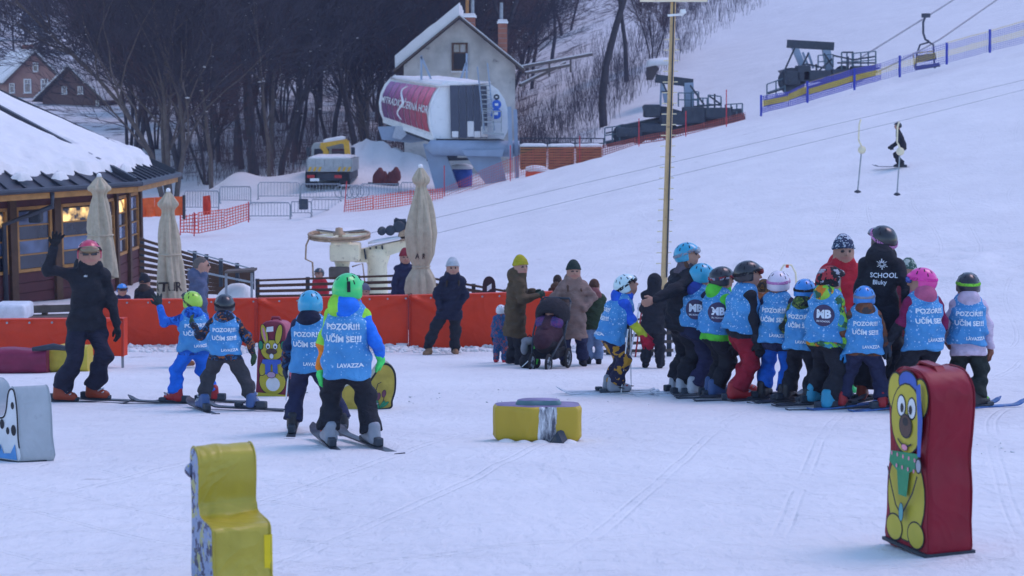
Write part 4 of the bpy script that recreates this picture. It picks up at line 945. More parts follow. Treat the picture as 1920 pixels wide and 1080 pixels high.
# ---------------------------------------------------------------- tipper truck
def build_truck():
    Y = 94.0; t = thing('tipper_truck', 'grey tipper truck with yellow loading crane seen from behind', 'truck', gp(618, Y))
    body = mat('truck_bed_grey', (.36, .38, .38), .6, wear=(.2, .15, .12)); yel = mat('crane_yellow', (.62, .36, .03), .5); red = mat('tail_lamp_red', (.5, .03, .03), .4); tyre = mat('tyre_rubber', (.02, .02, .022), .9)
    n = 5
    for i in range(n):
        q = MB(); q.prism(pp([(575 + i * 17, 322), (591.5 + i * 17, 322), (591.5 + i * 17, 298), (575 + i * 17, 298)], Y), (0, .08, 0)); q.build('tailboard_panel', body, t)
    for i in range(9):
        q = MB(); x = 577 + i * 9.2; q.prism(pp([(x, 321), (x + 4.5, 321), (x + 8, 313), (x + 3.5, 313)], Y - .02), (0, -.015, 0)); q.build('hazard_stripe', yel if i < 3 or i > 5 else body, t)
    for x in (574, 659): q = MB(); q.prism(pp([(x, 322), (x + 2, 322), (x + 2, 298), (x, 298)], Y), (0, 4, 0)); q.build('side_board', body, t)
    snow_cap(t, [P(578, 299, Y + .1), P(657, 299, Y + .1), P(657, 299, Y + .1) + Vector((0, 3.6, 0)), P(578, 299, Y + .1) + Vector((0, 3.6, 0))], .18)
    q = MB(); q.prism(pp([(578, 338), (656, 338), (656, 324), (578, 324)], Y + .3), (0, 5, 0)); q.build('chassis', STEELD, t)
    for x in (586, 648):
        for dy in (0.2, 1.5):
            q = MB(); q.lathe(P(x, 335, Y + dy + .5) - Vector((.35, 0, 0)), [(.2, 0), (.5, .0), (.52, .12), (.52, .5), (.48, .58), (.2, .6)], 18, Matrix.Rotation(R(90), 3, 'Y')); q.build('wheel', tyre, t)
    for x in (583, 634): q = MB(); q.box(P(x, 331, Y + .2), (.4, .08, .16)); q.build('tail_lamp', red, t)
    q = MB(); q.box(P(590, 337, Y - .02), (.5, .05, .16)); q.build('number_plate', WHITEP, t)
    # cab beyond the bed
    q = MB(); q.prism(pp([(584, 322), (654, 322), (654, 276), (650, 268), (588, 268), (584, 276)], Y + 4.6), (0, 1.9, 0)); q.build('cab', body, t)
    for x0, x1 in ((589, 617), (622, 650)):
        q = MB(); q.prism(pp([(x0, 297), (x1, 297), (x1, 279), (x0, 279)], Y + 4.57), (0, .02, 0)); q.build('rear_window', GLASS, t)
    for x in (578, 662): q = MB(); q.box(P(x, 284, Y + 5), (.22, .12, .5), bev=.04); q.build('mirror', STEELD, t)
    q = MB(); q.bar(P(609, 300, Y + 3.8), P(612, 282, Y + 3.8), .3, .3); q.bar(P(612, 284, Y + 3.8), P(602, 272, Y + 3.8), .26); q.bar(P(602, 273, Y + 3.8), P(640, 264, Y + 3.8), .3, .3); q.bar(P(640, 264, Y + 3.8), P(650, 266, Y + 3.8), .3); q.bar(P(649, 264, Y + 3.8), P(652, 290, Y + 3.8), .34, .3); q.build('crane_arm', yel, t)
    snow_cap(t, [P(606, 268, Y + 3.6), P(648, 261, Y + 3.6), P(648, 261, Y + 4.1), P(606, 268, Y + 4.1)], .2)
build_truck()
# things by the terminal
def drum(px, py, w_, h_, Y, m, label, cat='drum'):
    b = P(px, py, Y); s = F / Y; r_ = w_ / s / 2; hh = h_ / s; t = thing('snow_topped_drum', label, cat, b)
    q = MB(); q.lathe(b, [(r_ * .94, -.2), (r_ * .98, 0), (r_, hh * .5), (r_ * .99, hh * .8), (r_ * .92, hh)], 20); q.build('tub', m, t, True)
    q = MB(); q.lathe(b + Vector((0, 0, hh)), [(r_ * 1.02, -.02), (r_ * 1.06, .08), (r_ * .9, .2), (r_ * .4, .27), (.01, .28)], 20, cap=False); q.build('snow_cap', SNOW, t, True)
drum(866, 346, 40, 30, 95, mat('blue_tarpaulin', (.02, .08, .38), .5), 'blue covered tub with snow on top between the terminal legs'); drum(1005, 334, 40, 14, 88, mat('orange_tub', (.75, .09, .03), .5), 'orange tub with snow on top beside the pallets')
def pallets():
    Y = 91.0
    for k, (x0, x1) in enumerate([(975, 1026), (1028, 1078), (1080, 1130)]):
        t = thing('pallet_stack', ['pallet stack nearest the lift terminal under the snowy rail', 'middle stack of orange-brown wooden pallets behind the orange net', 'rightmost stack of wooden pallets below the return station'][k], 'pallets', P((x0 + x1) / 2, 318, Y))
        for i in range(8):
            y = 316 - i * 5.2; q = MB(); q.prism(pp([(x0, y), (x1 - 1, y), (x1 - 1, y - 2.9), (x0, y - 2.9)], Y + .05 * (i % 2)), (0, 1.0, 0)); q.build('board', mat('pallet_wood', (.34, .15, .055), .8, var=.35, scale=1.5), t)
        q = MB(); q.prism(pp([(x0 + 1, 318), (x1 - 2, 318), (x1 - 2, 276), (x0 + 1, 276)], Y + .25), (0, .3, 0)); q.build('block', WOODD, t)
        snow_cap(t, [P(x0, 275, Y), P(x1 - .5, 275, Y), P(x1 - .5, 275, Y) + Vector((0, 1, 0)), P(x0, 275, Y) + Vector((0, 1, 0))], .14)
    t = thing('steel_railing', 'thin dark steel railing above the snowy pallets', 'railing', P(1050, 275, 92))
    for x in (976, 1030, 1078, 1108, 1132): q = MB(); q.bar(P(x, 278, 92.2), P(x, 259, 92.2), .07); q.build('post', STEELD, t)
    for y in (259, 268): q = MB(); q.bar(P(974, y, 92.2), P(1134, y + .8, 92.2), .06); q.build('rail', STEELD, t)
pallets()
def woodpile():
    t = thing('machine_parts', 'small rusty red machine parts half buried beside the grey house', 'machinery', P(725, 348, 98)); rust = mat('rusty_red_paint', (.16, .035, .03), .7, wear=(.05, .03, .03))
    for (x, y, s) in [(708, 341, .3), (713, 335, .28), (722, 342, .22), (738, 340, .3), (743, 334, .28), (731, 343, .2)]:
        q = MB(); q.lathe(P(x, y + 5, 98), [(s * .8, 0), (s, .2), (s * .9, .5), (s * .4, .75), (.05, .8)], 10); q.build('housing', rust, t, True)
    q = MB(); q.bar(P(700, 345, 98), P(708, 318, 98), .08); q.bar(P(690, 345, 98), P(748, 346, 98), .12, .2); q.build('frame', STEELD, t)
woodpile()
q_ = thing('power_pole', 'weathered wooden power pole at the edge of the wood', 'pole', P(508, 320, 118)); q = MB(); q.tube([P(508, 330, 118), P(513, 130, 118)], [.16, .11], 8); q.build('pole', WOODG, q_); q = MB(); q.bar(P(500, 131, 118), P(526, 130, 118), .12); q.build('cross_arm', WOODG, q_)
q_ = thing('snow_fence', 'long low snowy wooden rail climbing the bank beside the grey house', 'fence', P(980, 130, 122))
for a, b in [((968, 128), (1110, 102)), ((985, 138), (1070, 122)), ((975, 160), (1060, 118))]:
    q = MB(); q.bar(P(*a, 122), P(*b, 126), .16, .2); r_ = q.build('rail', WOODG, q_); q = MB(); q.bar(P(a[0], a[1] - 3, 122), P(b[0], b[1] - 3, 126), .16, .08); q.build('snow_strip', SNOW, q_)
for x, y in ((990, 130), (1030, 122), (1070, 114)): q = MB(); q.bar(P(x, y - 4, 123), P(x, y + 22, 123), .14); q.build('post', WOODG, q_)
q_ = thing('stone_marker', 'dark boulder capped with snow on the bank behind the mast', 'boulder', P(1225, 145, 128))
q = MB(); q.prism(pp([(1214, 150), (1224, 150), (1236, 128), (1230, 122), (1214, 126)], 128), (0, 1.2, 0)); q.build('rock', mat('dark_rock', (.07, .055, .05), .9), q_); snow_cap(q_, [P(1212, 125, 128), P(1262, 122, 128), P(1262, 122, 131), P(1212, 125, 131)], .5)
print('TICK c_build', round(time.time() - T0, 1))
# ---------------------------------------------------------------- orange padding in front of the terrace
def crease(seed):
    g = random.Random(seed); L = [(g.choice((0, 1)), g.uniform(.15, .6), g.uniform(.5, 1.3)) for _ in range(4)]
    def f(u, v):
        d = 0.02 * math.sin(math.pi * u) * math.sin(math.pi * v) - .012 * math.exp(-((v - .93) / .02) ** 2)
        for (side, reach, sl) in L:
            uu = u if side == 0 else 1 - u
            k = (1 - v) - sl * uu * 1.6; d += .05 * math.exp(-(k / .045) ** 2) * max(0, 1 - uu / reach)
        d += .018 * math.sin(u * 21 + seed) * math.exp(-((v - .0) / .25) ** 2) + .014 * math.sin(u * 47 + v * 6 + seed) * math.exp(-((v - 1) / .12) ** 2)
        return d + .006 * math.sin(u * 9 + 3 * math.sin(v * 3 + seed)) * math.sin(v * 7 + u * 5)
    return f
def padding(x0, x1, t0, t1, b0, b1, Y0, Y1, label, seed, feet=False, th=.16):
    A, B, C, D = P(x0, b0, Y0), P(x1, b1, Y1), P(x1, t1, Y1), P(x0, t0, Y0)
    t = thing('orange_padding', label, 'padding', (A + B) / 2, group='orange padding panels')
    dr = (B - A).normalized(); n = Vector((dr.y, -dr.x, 0))
    o = grid_sheet('cover', A, B, C, D, 90, 34, ORANGE, t, lambda u, v, f=crease(seed): f(u, v))
    q = MB(); bk = -n * th; q.add([A, B, C, D, A + bk, B + bk, C + bk, D + bk], [(1, 5, 6, 2), (4, 0, 3, 7), (3, 2, 6, 7), (5, 4, 7, 6), (0, 4, 5, 1)]); q.build('backing', ORANGE, t)
    for e0, e1 in ((A, D), (B, C)): q = MB(); q.bar(e0 + n * .012, e1 + n * .012, .05, .03); q.build('hem', mat('orange_hem', (.45, .03, .012), .5), t)
    k = 0
    for s in np.arange(.03, 1, .12):
        q = MB(); q.lathe(D.lerp(C, s) + n * .03 - Vector((0, 0, .05)), [(.018, 0), (.018, .01)], 8, Matrix((dr, Vector((0, 0, 1)), n)).transposed()); q.build('eyelet', STEEL, t)
    if feet:
        for s in (.8, .9, .985): q = MB(); p = A.lerp(B, s); q.bar(p + bk * .5 - Vector((0, 0, .35)), p + bk * .5, .035); q.build('leg', STEEL, t)
    return t
padding(150, 479, 563, 560, 662, 660, 31.2, 31.2, 'left orange padding panel behind the waving instructor and the two waving children', 1)
padding(482, 764, 560, 554, 660, 658, 31.2, 31.1, 'middle orange padding panel behind the child in the green helmet', 2)
padding(768, 1036, 554, 547, 658, 650, 31.1, 31.0, 'right orange padding panel behind the woman in the navy coat', 3)
padding(-120, 231, 600, 597, 662, 668, 26.2, 25.6, 'low orange padding panel at the left edge in front of the hut', 4, True)
padding(1040, 1046, 548, 548, 652, 652, 31.0, 33.5, 'short orange padding end turning back beside the pram', 5)

# ---------------------------------------------------------------- terrace railings
def slat_fence(name, label, a, b, Y0, Y1, rows, posts, m=WOODD, sw=.085, cap=True):
    """a, b: (px, ytop, ybottom) at the two ends"""
    t = thing(name, label, 'railing', P(a[0], a[2], Y0))
    for i in range(rows):
        f = i / max(rows - 1, 1); p = P(a[0], a[1] + (a[2] - a[1]) * f, Y0); q_ = P(b[0], b[1] + (b[2] - b[1]) * f, Y1)
        q = MB(); q.bar(p, q_, .035, sw if not (i == 0 and cap) else sw * .7, up=(0, 0, 1)); q.build('slat', m, t)
    for s in posts:
        p = P(a[0], a[2], Y0).lerp(P(b[0], b[2], Y1), s) + Vector((0, .06, -.25)); r = P(a[0], a[1], Y0).lerp(P(b[0], b[1], Y1), s) + Vector((0, .06, .03))
        q = MB(); q.bar(p, r, .08); q.build('post', STEELD, t)
    return t
slat_fence('slatted_ramp_rail', 'dark slatted balustrade sloping down from the hut beside the closed parasol', (262, 448, 542), (472, 512, 552), 41, 39, 9, (0.02, .3, .6, .85, .99))
slat_fence('terrace_railing', 'dark terrace railing behind the orange padding, left of the parasol', (482, 526, 556), (768, 516, 552), 35.5, 35.5, 4, (.0, .33, .66, 1.0), sw=.06)
slat_fence('terrace_railing', 'dark terrace railing descending behind the woman in the navy coat', (800, 520, 552), (948, 546, 572), 35.2, 34.2, 4, (.25, .6, 1.0), sw=.06)
slat_fence('ski_rack', 'dark slatted ski rack behind the child in the white helmet', (1128, 608, 684), (1262, 590, 690), 29.6, 29.0, 7, (.1, .4, .7, .95), m=WOODG, sw=.05)
slat_fence('ramp_handrail', 'pale steel handrail and posts beside the man in the grey jacket', (352, 470, 505), (475, 505, 530), 38.6, 38.2, 2, (.1, .28, .5, .75, .98), m=STEEL, sw=.04)
q_ = thing('standing_table', 'small wooden standing table with snow below the slatted balustrade', 'table', P(448, 552, 37))
q = MB(); q.prism(pp([(420, 513), (476, 510), (476, 506), (420, 509)], 37), (0, .5, 0)); q.build('table_top', WOODG, q_)
for x in (424, 472): q = MB(); q.bar(P(x, 512, 37.2), P(x, 560, 37.2), .05); q.build('leg', STEEL, q_)
q = MB(); q.lathe(P(446, 556, 37.6), [(.5, -.05), (.42, .08), (.30, .2), (.15, .28), (.02, .3)], 16, cap=False); tag(q.build('snow_heap', SNOW, smooth=True), 'small heap of snow under the standing table', 'snow')
# bench and lounge cushions left of the instructor
q_ = thing('wooden_bench', 'brown wooden bench at the left edge behind the low orange padding', 'bench', P(90, 610, 29.5))
q = MB(); q.prism(pp([(40, 588), (150, 584), (150, 571), (40, 574)], 29.5), (0, .06, 0)); q.build('backrest', WOODG, q_)
q = MB(); q.prism(pp([(40, 600), (150, 597), (150, 593), (40, 596)], 29.2), (0, .45, 0)); q.build('seat', WOODG, q_)
for x in (48, 84, 140): q = MB(); q.bar(P(x, 572, 29.6), P(x, 640, 29.6), .09); q.build('leg', WOODG, q_)
q = MB(); c = P(12, 585, 27.5); q.box(c + Vector((0, .35, -.02)), (.55, .6, .26), bev=.05); o = q.build('plastic_sledge_box', mat('pale_grey_plastic', (.6, .62, .66), .4)); autosmooth(o, 60); tag(o, 'pale grey rounded plastic box at the left edge above the orange padding', 'box')
def cushion(x0, x1, y0, y1, Y, m, label):
    b0, t1 = P(x0, y1, Y), P(x1, y0, Y); w_ = t1.x - b0.x; h = t1.z - b0.z; c = Vector(((b0.x + t1.x) / 2, Y + .2, (b0.z + t1.z) / 2))
    bm = bmesh.new(); bmesh.ops.create_cube(bm, size=1); bmesh.ops.subdivide_edges(bm, edges=bm.edges[:], cuts=14, use_grid_fill=True)
    for v in bm.verts:
        p = v.co; k = (1 - (2 * p.x) ** 4 * .12); e = 1 + .06 * math.cos(p.x * 9) * (1 if p.z > 0 else .2)
        n = fbm(np.array([p.x * 5 + x0]), np.array([p.z * 5 + p.y * 3]), 3, 3)[0] - .45
        v.co = Vector((p.x * w_, p.y * .42 * k * (1 - (2 * p.z) ** 6 * .2) + n * .03, p.z * h * e * (1 - (2 * p.y) ** 6 * .12) + n * .03)) + c
    me = bpy.data.meshes.new('cushion'); bm.to_mesh(me); bm.free(); me.materials.append(m); o = bpy.data.objects.new('seat_cushion', me); COL.objects.link(o); autosmooth(o, 70); tag(o, label, 'cushion'); return o
cushion(-60, 85, 657, 703, 24.4, mat('maroon_vinyl', (.20, .022, .06), .5, bump=.2, bscale=8), 'maroon vinyl cushion lying on the snow at the left edge')
cushion(86, 162, 650, 700, 24.6, mat('dull_yellow_vinyl', (.52, .40, .05), .5, bump=.2, bscale=8), 'dull yellow vinyl cushion behind the legs of the waving instructor')
q = MB(); q.tube([P(60, 655, 24.4), P(100, 650, 24.5), P(140, 655, 24.5)], [.03, .05, .03], 8); tag(q.build('rolled_cloth', STEELD, smooth=True), 'small dark rolled cloth on top of the two cushions', 'cloth')

# ---------------------------------------------------------------- closed parasols
CANV = fabric('beige_canvas', (.46, .385, .28), .9, .10, .35, 4.0); CANVP = CANV
def ftext(body, size, offs=.012):
    cu = bpy.data.curves.new('lettering', 'FONT'); cu.body = body; cu.size = size; cu.offset = offs * size; cu.resolution_u = 2; cu.align_x = 'CENTER'
    o = bpy.data.objects.new('lettering', cu); COL.objects.link(o); me = bpy.data.meshes.new_from_object(o); bpy.data.objects.remove(o); bpy.data.curves.remove(cu); return me
def parasol(px, ytop, ybot, Y, hw, label, seed, txt=None, tie=.22, cone=False):
    s = F / Y; top = P(px, ytop, Y); bot = P(px, ybot, Y); H = top.z - bot.z; Rm = hw / s
    t = thing('closed_parasol', label, 'parasol', Vector((bot.x, Y, gz(bot.x, Y))))
    prof = [(0.0, .92), (.04, 1.0), (.12, .92), (tie - .02, .62), (tie, .56), (tie + .02, .62), (.32, .85), (.48, 1.0), (.62, .84), (.75, .60), (.83, .36), (.855, .30), (.87, .50), (.90, .60), (.93, .50), (.97, .30), (1.0, .10)]
    if cone: prof = [(0, .98), (.05, 1.0), (.2, .93), (tie, .80), (.6, .68), (.72, .54), (.80, .40), (.835, .44), (.86, .66), (.885, .72), (.92, .52), (.97, .26), (1, .1)]
    zz = [p[0] for p in prof]; rr = [p[1] for p in prof]; n = 72; m = 64; vs = []; g = random.Random(seed); ph = [g.uniform(0, 6) for _ in range(4)]
    def rad(z, a):
        r = np.interp(z, zz, rr) * Rm; amp = .26 * (1 - .75 * math.exp(-((z - tie) / .05) ** 2)) * (1 if z < .84 else .9)
        return r * (1 + amp * math.sin(8 * a + ph[0] + 1.2 * math.sin(z * 5 + ph[1])) * .55 + amp * .5 * math.sin(5 * a + ph[2] + z * 4) + .05 * math.sin(17 * a + z * 9 + ph[3]))
    for j in range(m + 1):
        z = j / m
        for i in range(n):
            a = 2 * math.pi * i / n; r = rad(z, a); dz = (.05 * math.sin(4 * a + ph[1]) if j == 0 else 0) * H * .4 - (.02 * math.cos(8 * a + ph[0]) if j < 3 else 0)
            if .85 < z < .93: dz += .02 * math.cos(4 * a + ph[2])
            vs.append((bot.x + r * math.cos(a), Y + r * math.sin(a), bot.z + z * H + dz))
    fs = [[j * n + i, j * n + (i + 1) % n, (j + 1) * n + (i + 1) % n, (j + 1) * n + i] for j in range(m) for i in range(n)] + [list(range(m * n, (m + 1) * n))]
    off = parent_loc(t); mesh_obj('canopy', [Vector(v) - off for v in vs], fs, CANV, t, True)
    q = MB(); q.tube([(bot.x, Y, gz(bot.x, Y)), (bot.x, Y, bot.z + .3)], .035, 10); q.build('pole', WOODG, t, True)
    q = MB(); q.lathe((bot.x, Y, bot.z + H - .02), [(Rm * .18, 0), (Rm * .16, .05), (.02, .08)], 10); q.build('finial', WHITEP, t, True)
    q = MB(); ring_ = [(bot.x + rad(tie, a) * 1.04 * math.cos(a), Y + rad(tie, a) * 1.04 * math.sin(a), bot.z + tie * H) for a in np.linspace(0, 2 * math.pi, 24)[:-1]]; q.tube(ring_, .022, 5, closed=True); q.build('tie_strap', CANV, t, True)
    for (body, zf, size) in (txt or []):
        me = ftext(body, size, .03)
        for v in me.vertices:
            a = -math.pi / 2 + v.co.x / Rm * .95; z = zf + v.co.y / H; r = rad(z, a) + .012
            v.co = Vector((bot.x + r * math.cos(a), Y + r * math.sin(a), bot.z + z * H)) - off
        me.materials.append(mat('dark_brown_print', (.05, .04, .035), .8)); o = bpy.data.objects.new('lettering', me); COL.objects.link(o); o.parent = t
    return t
parasol(790, 313, 552, 33.2, 26, 'tall closed beige parasol beside the lift drive wheel, rightmost of three', 1, [('A  R', .29, .14)])
parasol(320, 358, 562, 34.2, 25, 'closed beige parasol lettered along its hem, middle of three', 2, [('RTUR', .09, .26)], tie=.42, cone=True)
parasol(191, 330, 520, 35.0, 27, 'closed beige parasol at the hut corner behind the red helmet, leftmost of three', 3, [(' J', .12, .24)], tie=.42, cone=True)

# ---------------------------------------------------------------- drag lift: drive station, ropes, hangers
CREAM = mat('cream_lift_paint', (.80, .70, .48), .5, var=.12, scale=3, wear=(.45, .36, .25)); CREAM2 = mat('rusty_wheel_rim', (.40, .27, .17), .6, .2, var=.35, scale=6)  # cream paint, with the warmth of low sunlight put into its colour
def build_drive():
    Y = 43.0; t = thing('drag_lift_drive', 'cream drag lift drive with large horizontal bullwheel behind the terrace railing', 'lift drive', gp(700, Y))
    c = P(636, 441, Y); Rw = 57 / F * Y; tiltM = Matrix.Rotation(R(4), 3, 'X')
    def wp(r, a, z): return c + tiltM @ Vector((r * math.cos(a), r * math.sin(a), z))
    q = MB()
    for r, z, th in ((Rw, .03, .035), (Rw, -.04, .03), (Rw * .96, -.005, .03)): q.tube([wp(r, a, z) for a in np.linspace(0, 2 * math.pi, 41)[:-1]], th, 6, closed=True)
    w_ = q.build('bullwheel', CREAM2, t, True)
    for i in range(6): q = MB(); a = i * math.pi / 3 + .3; q.bar(wp(.08, a, 0), wp(Rw, a, 0), .06, .05); q.build('spoke', CREAM, w_)
    q = MB(); q.lathe(c, [(.14, -.12), (.16, .05), (.10, .08), (.09, .18), (.02, .2)], 14, tiltM); q.build('hub', CREAM2, w_, True)
    q = MB(); a0 = np.linspace(math.pi * .15, math.pi * .85, 9); vs = [wp(.15, a, .06) for a in a0] + [wp(Rw * .9, a, .06) for a in a0] + [wp(.15, a, .09) for a in a0] + [wp(Rw * .9, a, .11) for a in a0]
    q.add(vs, [(18 + i, 19 + i, 28 + i, 27 + i) for i in range(8)] + [(i, 9 + i, 10 + i, 1 + i) for i in range(8)] + [(9 + i, 27 + i, 28 + i, 10 + i) for i in range(8)]); q.build('snow_patch', SNOW, w_, True)
    q = MB(); q.box(P(648, 472, Y), (.75, .7, .45), bev=.06); q.box(P(640, 458, Y), (.5, .5, .25), bev=.05); autosmooth(q.build('gearbox', CREAM, t))
    q = MB(); q.lathe(P(642, 523, Y), [(.22, -.2), (.2, .1), (.14, .2), (.2, .42), (.22, .5)], 14); q.build('motor_base', CREAM, t, True)
    q = MB(); q.box(P(636, 512, Y - .3), (.5, .3, .3), bev=.03); q.build('motor', WOODG, t)
    q = MB(); q.prism(pp([(665, 470), (770, 448), (770, 466), (690, 492), (665, 492)], Y + .2), (0, .35, 0)); q.build('boom', CREAM, t)
    for i in range(5): q = MB(); x = 672 + i * 11; q.bar(P(x, 470 - (x - 665) * .2, Y + .17), P(x + 3, 490 - (x - 665) * .22, Y + .17), .04); q.build('boom_rib', STEELD, t)
    q = MB(); zb = gz(P(706, 540, Y).x, Y) - .3; pc = P(706, 470, Y + .2)
    q.lathe((pc.x, pc.y + .2, zb), [(.34, 0), (.27, .2), (.25, pc.z - zb - .4), (.33, pc.z - zb - .15), (.33, pc.z - zb + .02), (.2, pc.z - zb + .08)], 20); q.build('column', CREAM, t, True)
    snow_cap(t, [P(690, 458, Y), P(760, 447, Y), P(760, 447, Y + .5), P(690, 458, Y + .5)], .09)
    for x, y, r in ((716, 433, .11), (732, 432, .13), (748, 425, .15), (757, 441, .14)):
        q = MB(); q.lathe(P(x, y, Y + .1), [(r * .7, -.1), (r, -.08), (r * .85, 0), (r, .08), (r * .7, .1)], 14, Matrix.Rotation(R(90), 3, 'X')); q.build('rope_roller', STEELD if y < 440 else CREAM2, t, True)
    q = MB(); q.bar(P(725, 432, Y + .3), P(770, 428, Y + .3), .16, .14); q.bar(P(740, 412, Y + .3), P(772, 424, Y + .3), .12, .12); q.box(P(750, 420, Y + .3), (.3, .2, .25)); q.build('roller_bracket', STEELD, t)
    q = MB(); q.tube(pp([(580, 446), (574, 460), (573, 486), (586, 492), (588, 535)], Y - .4), .025, 6); q.build('rope_guard', CREAM2, t, True); q = MB(); q.tube(pp([(660, 500), (680, 494), (684, 530)], Y - .3), .02, 6); q.build('cable_loop', CREAM2, t, True)
build_drive()
cable('drag_lift_rope', 'upper drag lift rope crossing the piste to the right edge', [P(690, 438, 43), P(840, 403, 44.5), P(1613, 222, 50), P(1920, 150, 53), P(2300, 60, 57)], .007)
cable('drag_lift_rope', 'lower drag lift rope crossing the piste to the right edge', [P(690, 462, 43), P(820, 437, 44), P(1683, 228, 49.5), P(1920, 168, 52), P(2300, 75, 56)], .007)
def hanger(px, yt, yd, yb, Y, label, lean, thing_=None):
    t = thing('drag_lift_hanger', label, 'lift hanger', P(px, yt, Y), group='hangers on the drag lift rope')
    q = MB(); q.tube(pp([(px, yt), (px - 3, yt + 10), (px - 4, yd - 18), (px, yd - 10), (px + 2, yd - 4)], Y), .026, 7); q.build('arm', CREAM, t, True)
    q = MB(); q.lathe(P(px + 2, yd, Y), [(.02, -.05), (.11, -.045), (.12, 0), (.11, .045), (.02, .05)], 18, Matrix.Rotation(R(78), 3, 'X')); q.build('spring_drum', CREAM, t, True)
    q = MB(); q.tube(pp([(px + 1, yd + 6), (px + lean, yb)], Y), .022, 6); q.build('rod', STEEL, t)
    q = MB(); q.lathe(P(px + lean, yb, Y), [(.02, .05), (.08, .02), (.11, -.02), (.02, -.05)], 12); q.build('seat_disc', STEELD, t, True)
hanger(1614, 224, 281, 359, 50, 'left drag lift hanger dangling over the piste', -6); hanger(1686, 228, 284, 364, 49.5, 'right drag lift hanger dangling in front of the skier', -4)
q_ = thing('drag_lift_hoop', 'cream metal hoop of the drag lift behind the white helmet', 'hoop', gp(1478, 38)); q = MB(); q.tube(pp([(1463, 540), (1463, 508), (1470, 497), (1484, 497), (1492, 512), (1494, 545)], 37), .022, 7); q.build('hoop', CREAM, q_, True)
q = MB(); q.box(P(1476, 499, 37), (.06, .05, .07)); q.build('signal', ORANGE, q_)

# ---------------------------------------------------------------- floodlight mast
def build_mast():
    Y = 37.5; t = thing('floodlight_mast', 'tall yellowish wooden mast with rungs and floodlight crossbar', 'mast', Vector((P(1243, 530, Y).x, Y, gz(P(1243, 530, Y).x, Y))))
    woodm = mat('mast_sunwarm_wood', (.58, .40, .20), .7, var=.2, scale=2.5, bump=.3, bscale=14, wear=(.30, .2, .12))  # yellow wood, its golden sunlight painted in as a warmer base colour
    b = t.location + Vector((0, 0, -.3)); tp = P(1264, -42, Y); q = MB(); q.tube([b.lerp(tp, i / 8) for i in range(9)], [.08 - .025 * i / 8 for i in range(9)], 14); q.build('pole', woodm, t, True)
    q = MB(); q.tube([P(1250, 520, Y - .09), P(1258, 230, Y - .11), P(1262, 80, Y - .1), P(1265, -30, Y - .08)], .018, 6); q.build('cable', STEELD, t)
    def at(y): return 1243 + (520 - y) * .0375
    for y in range(34, 500, 20):
        if y < 60: continue
        q = MB(); q.bar(P(at(y) - 14, y, Y), P(at(y) + 14, y - .5, Y), .022); q.build('rung', CREAM, t)
    q = MB(); q.box(P(1263, -1, Y - .1), (1.45, .16, .10)); q.box(P(1263, -6, Y - .02), (1.40, .10, .06)); q.build('crossbar', CREAM, t)
    for x in (1212, 1238, 1288, 1316): q = MB(); q.box(P(x, -12, Y - .1), (.24, .2, .2), bev=.03); q.build('floodlight', CREAM, t)
    q = MB(); q.bar(P(1252, 29, Y - .1), P(1282, 27, Y - .1), .05); q.box(P(1280, 22, Y - .1), (.12, .2, .1), bev=.02); q.build('camera_bracket', WHITEP, t)
build_mast()

# ---------------------------------------------------------------- foam figures on the practice slope
BLK = mat('black_paint_line', (.02, .02, .025), .5, bump=0); FY = mat('figure_yellow', (.47, .39, .04), .45, var=.15, scale=4, bump=.1, bscale=9); FW = mat('figure_white', (.68, .69, .70), .5, var=.1); FB = mat('figure_blue', (.05, .11, .42), .5); FBR = mat('figure_brown', (.09, .05, .04), .5); FP = mat('figure_pink', (.65, .25, .33), .5); FG = mat('figure_green', (.03, .24, .11), .5); FGY = mat('figure_grey', (.35, .36, .42), .5)
REDV = mat('red_vinyl', (.235, .008, .022), .45, var=.16, scale=3.5, bump=.30, bscale=4.5, spec=.25, fold=.10, fscale=2.2)
YELV = mat('yellow_vinyl', (.42, .33, .03), .42, var=.14, scale=3, bump=.35, bscale=5, spec=.5, fold=.20, fscale=2.4)
def smooth_loop(pts, n=64):
    """closed Catmull-Rom through the points"""
    m = len(pts); out = []
    for i in range(m):
        p0, p1, p2, p3 = [np.array(pts[(i + k - 1) % m], float) for k in range(4)]
        for s in np.linspace(0, 1, max(2, n // m), endpoint=False):
            out.append(.5 * ((2 * p1) + (-p0 + p2) * s + (2 * p0 - 5 * p1 + 4 * p2 - p3) * s * s + (-p0 + 3 * p1 - 3 * p2 + p3) * s ** 3))
    return out
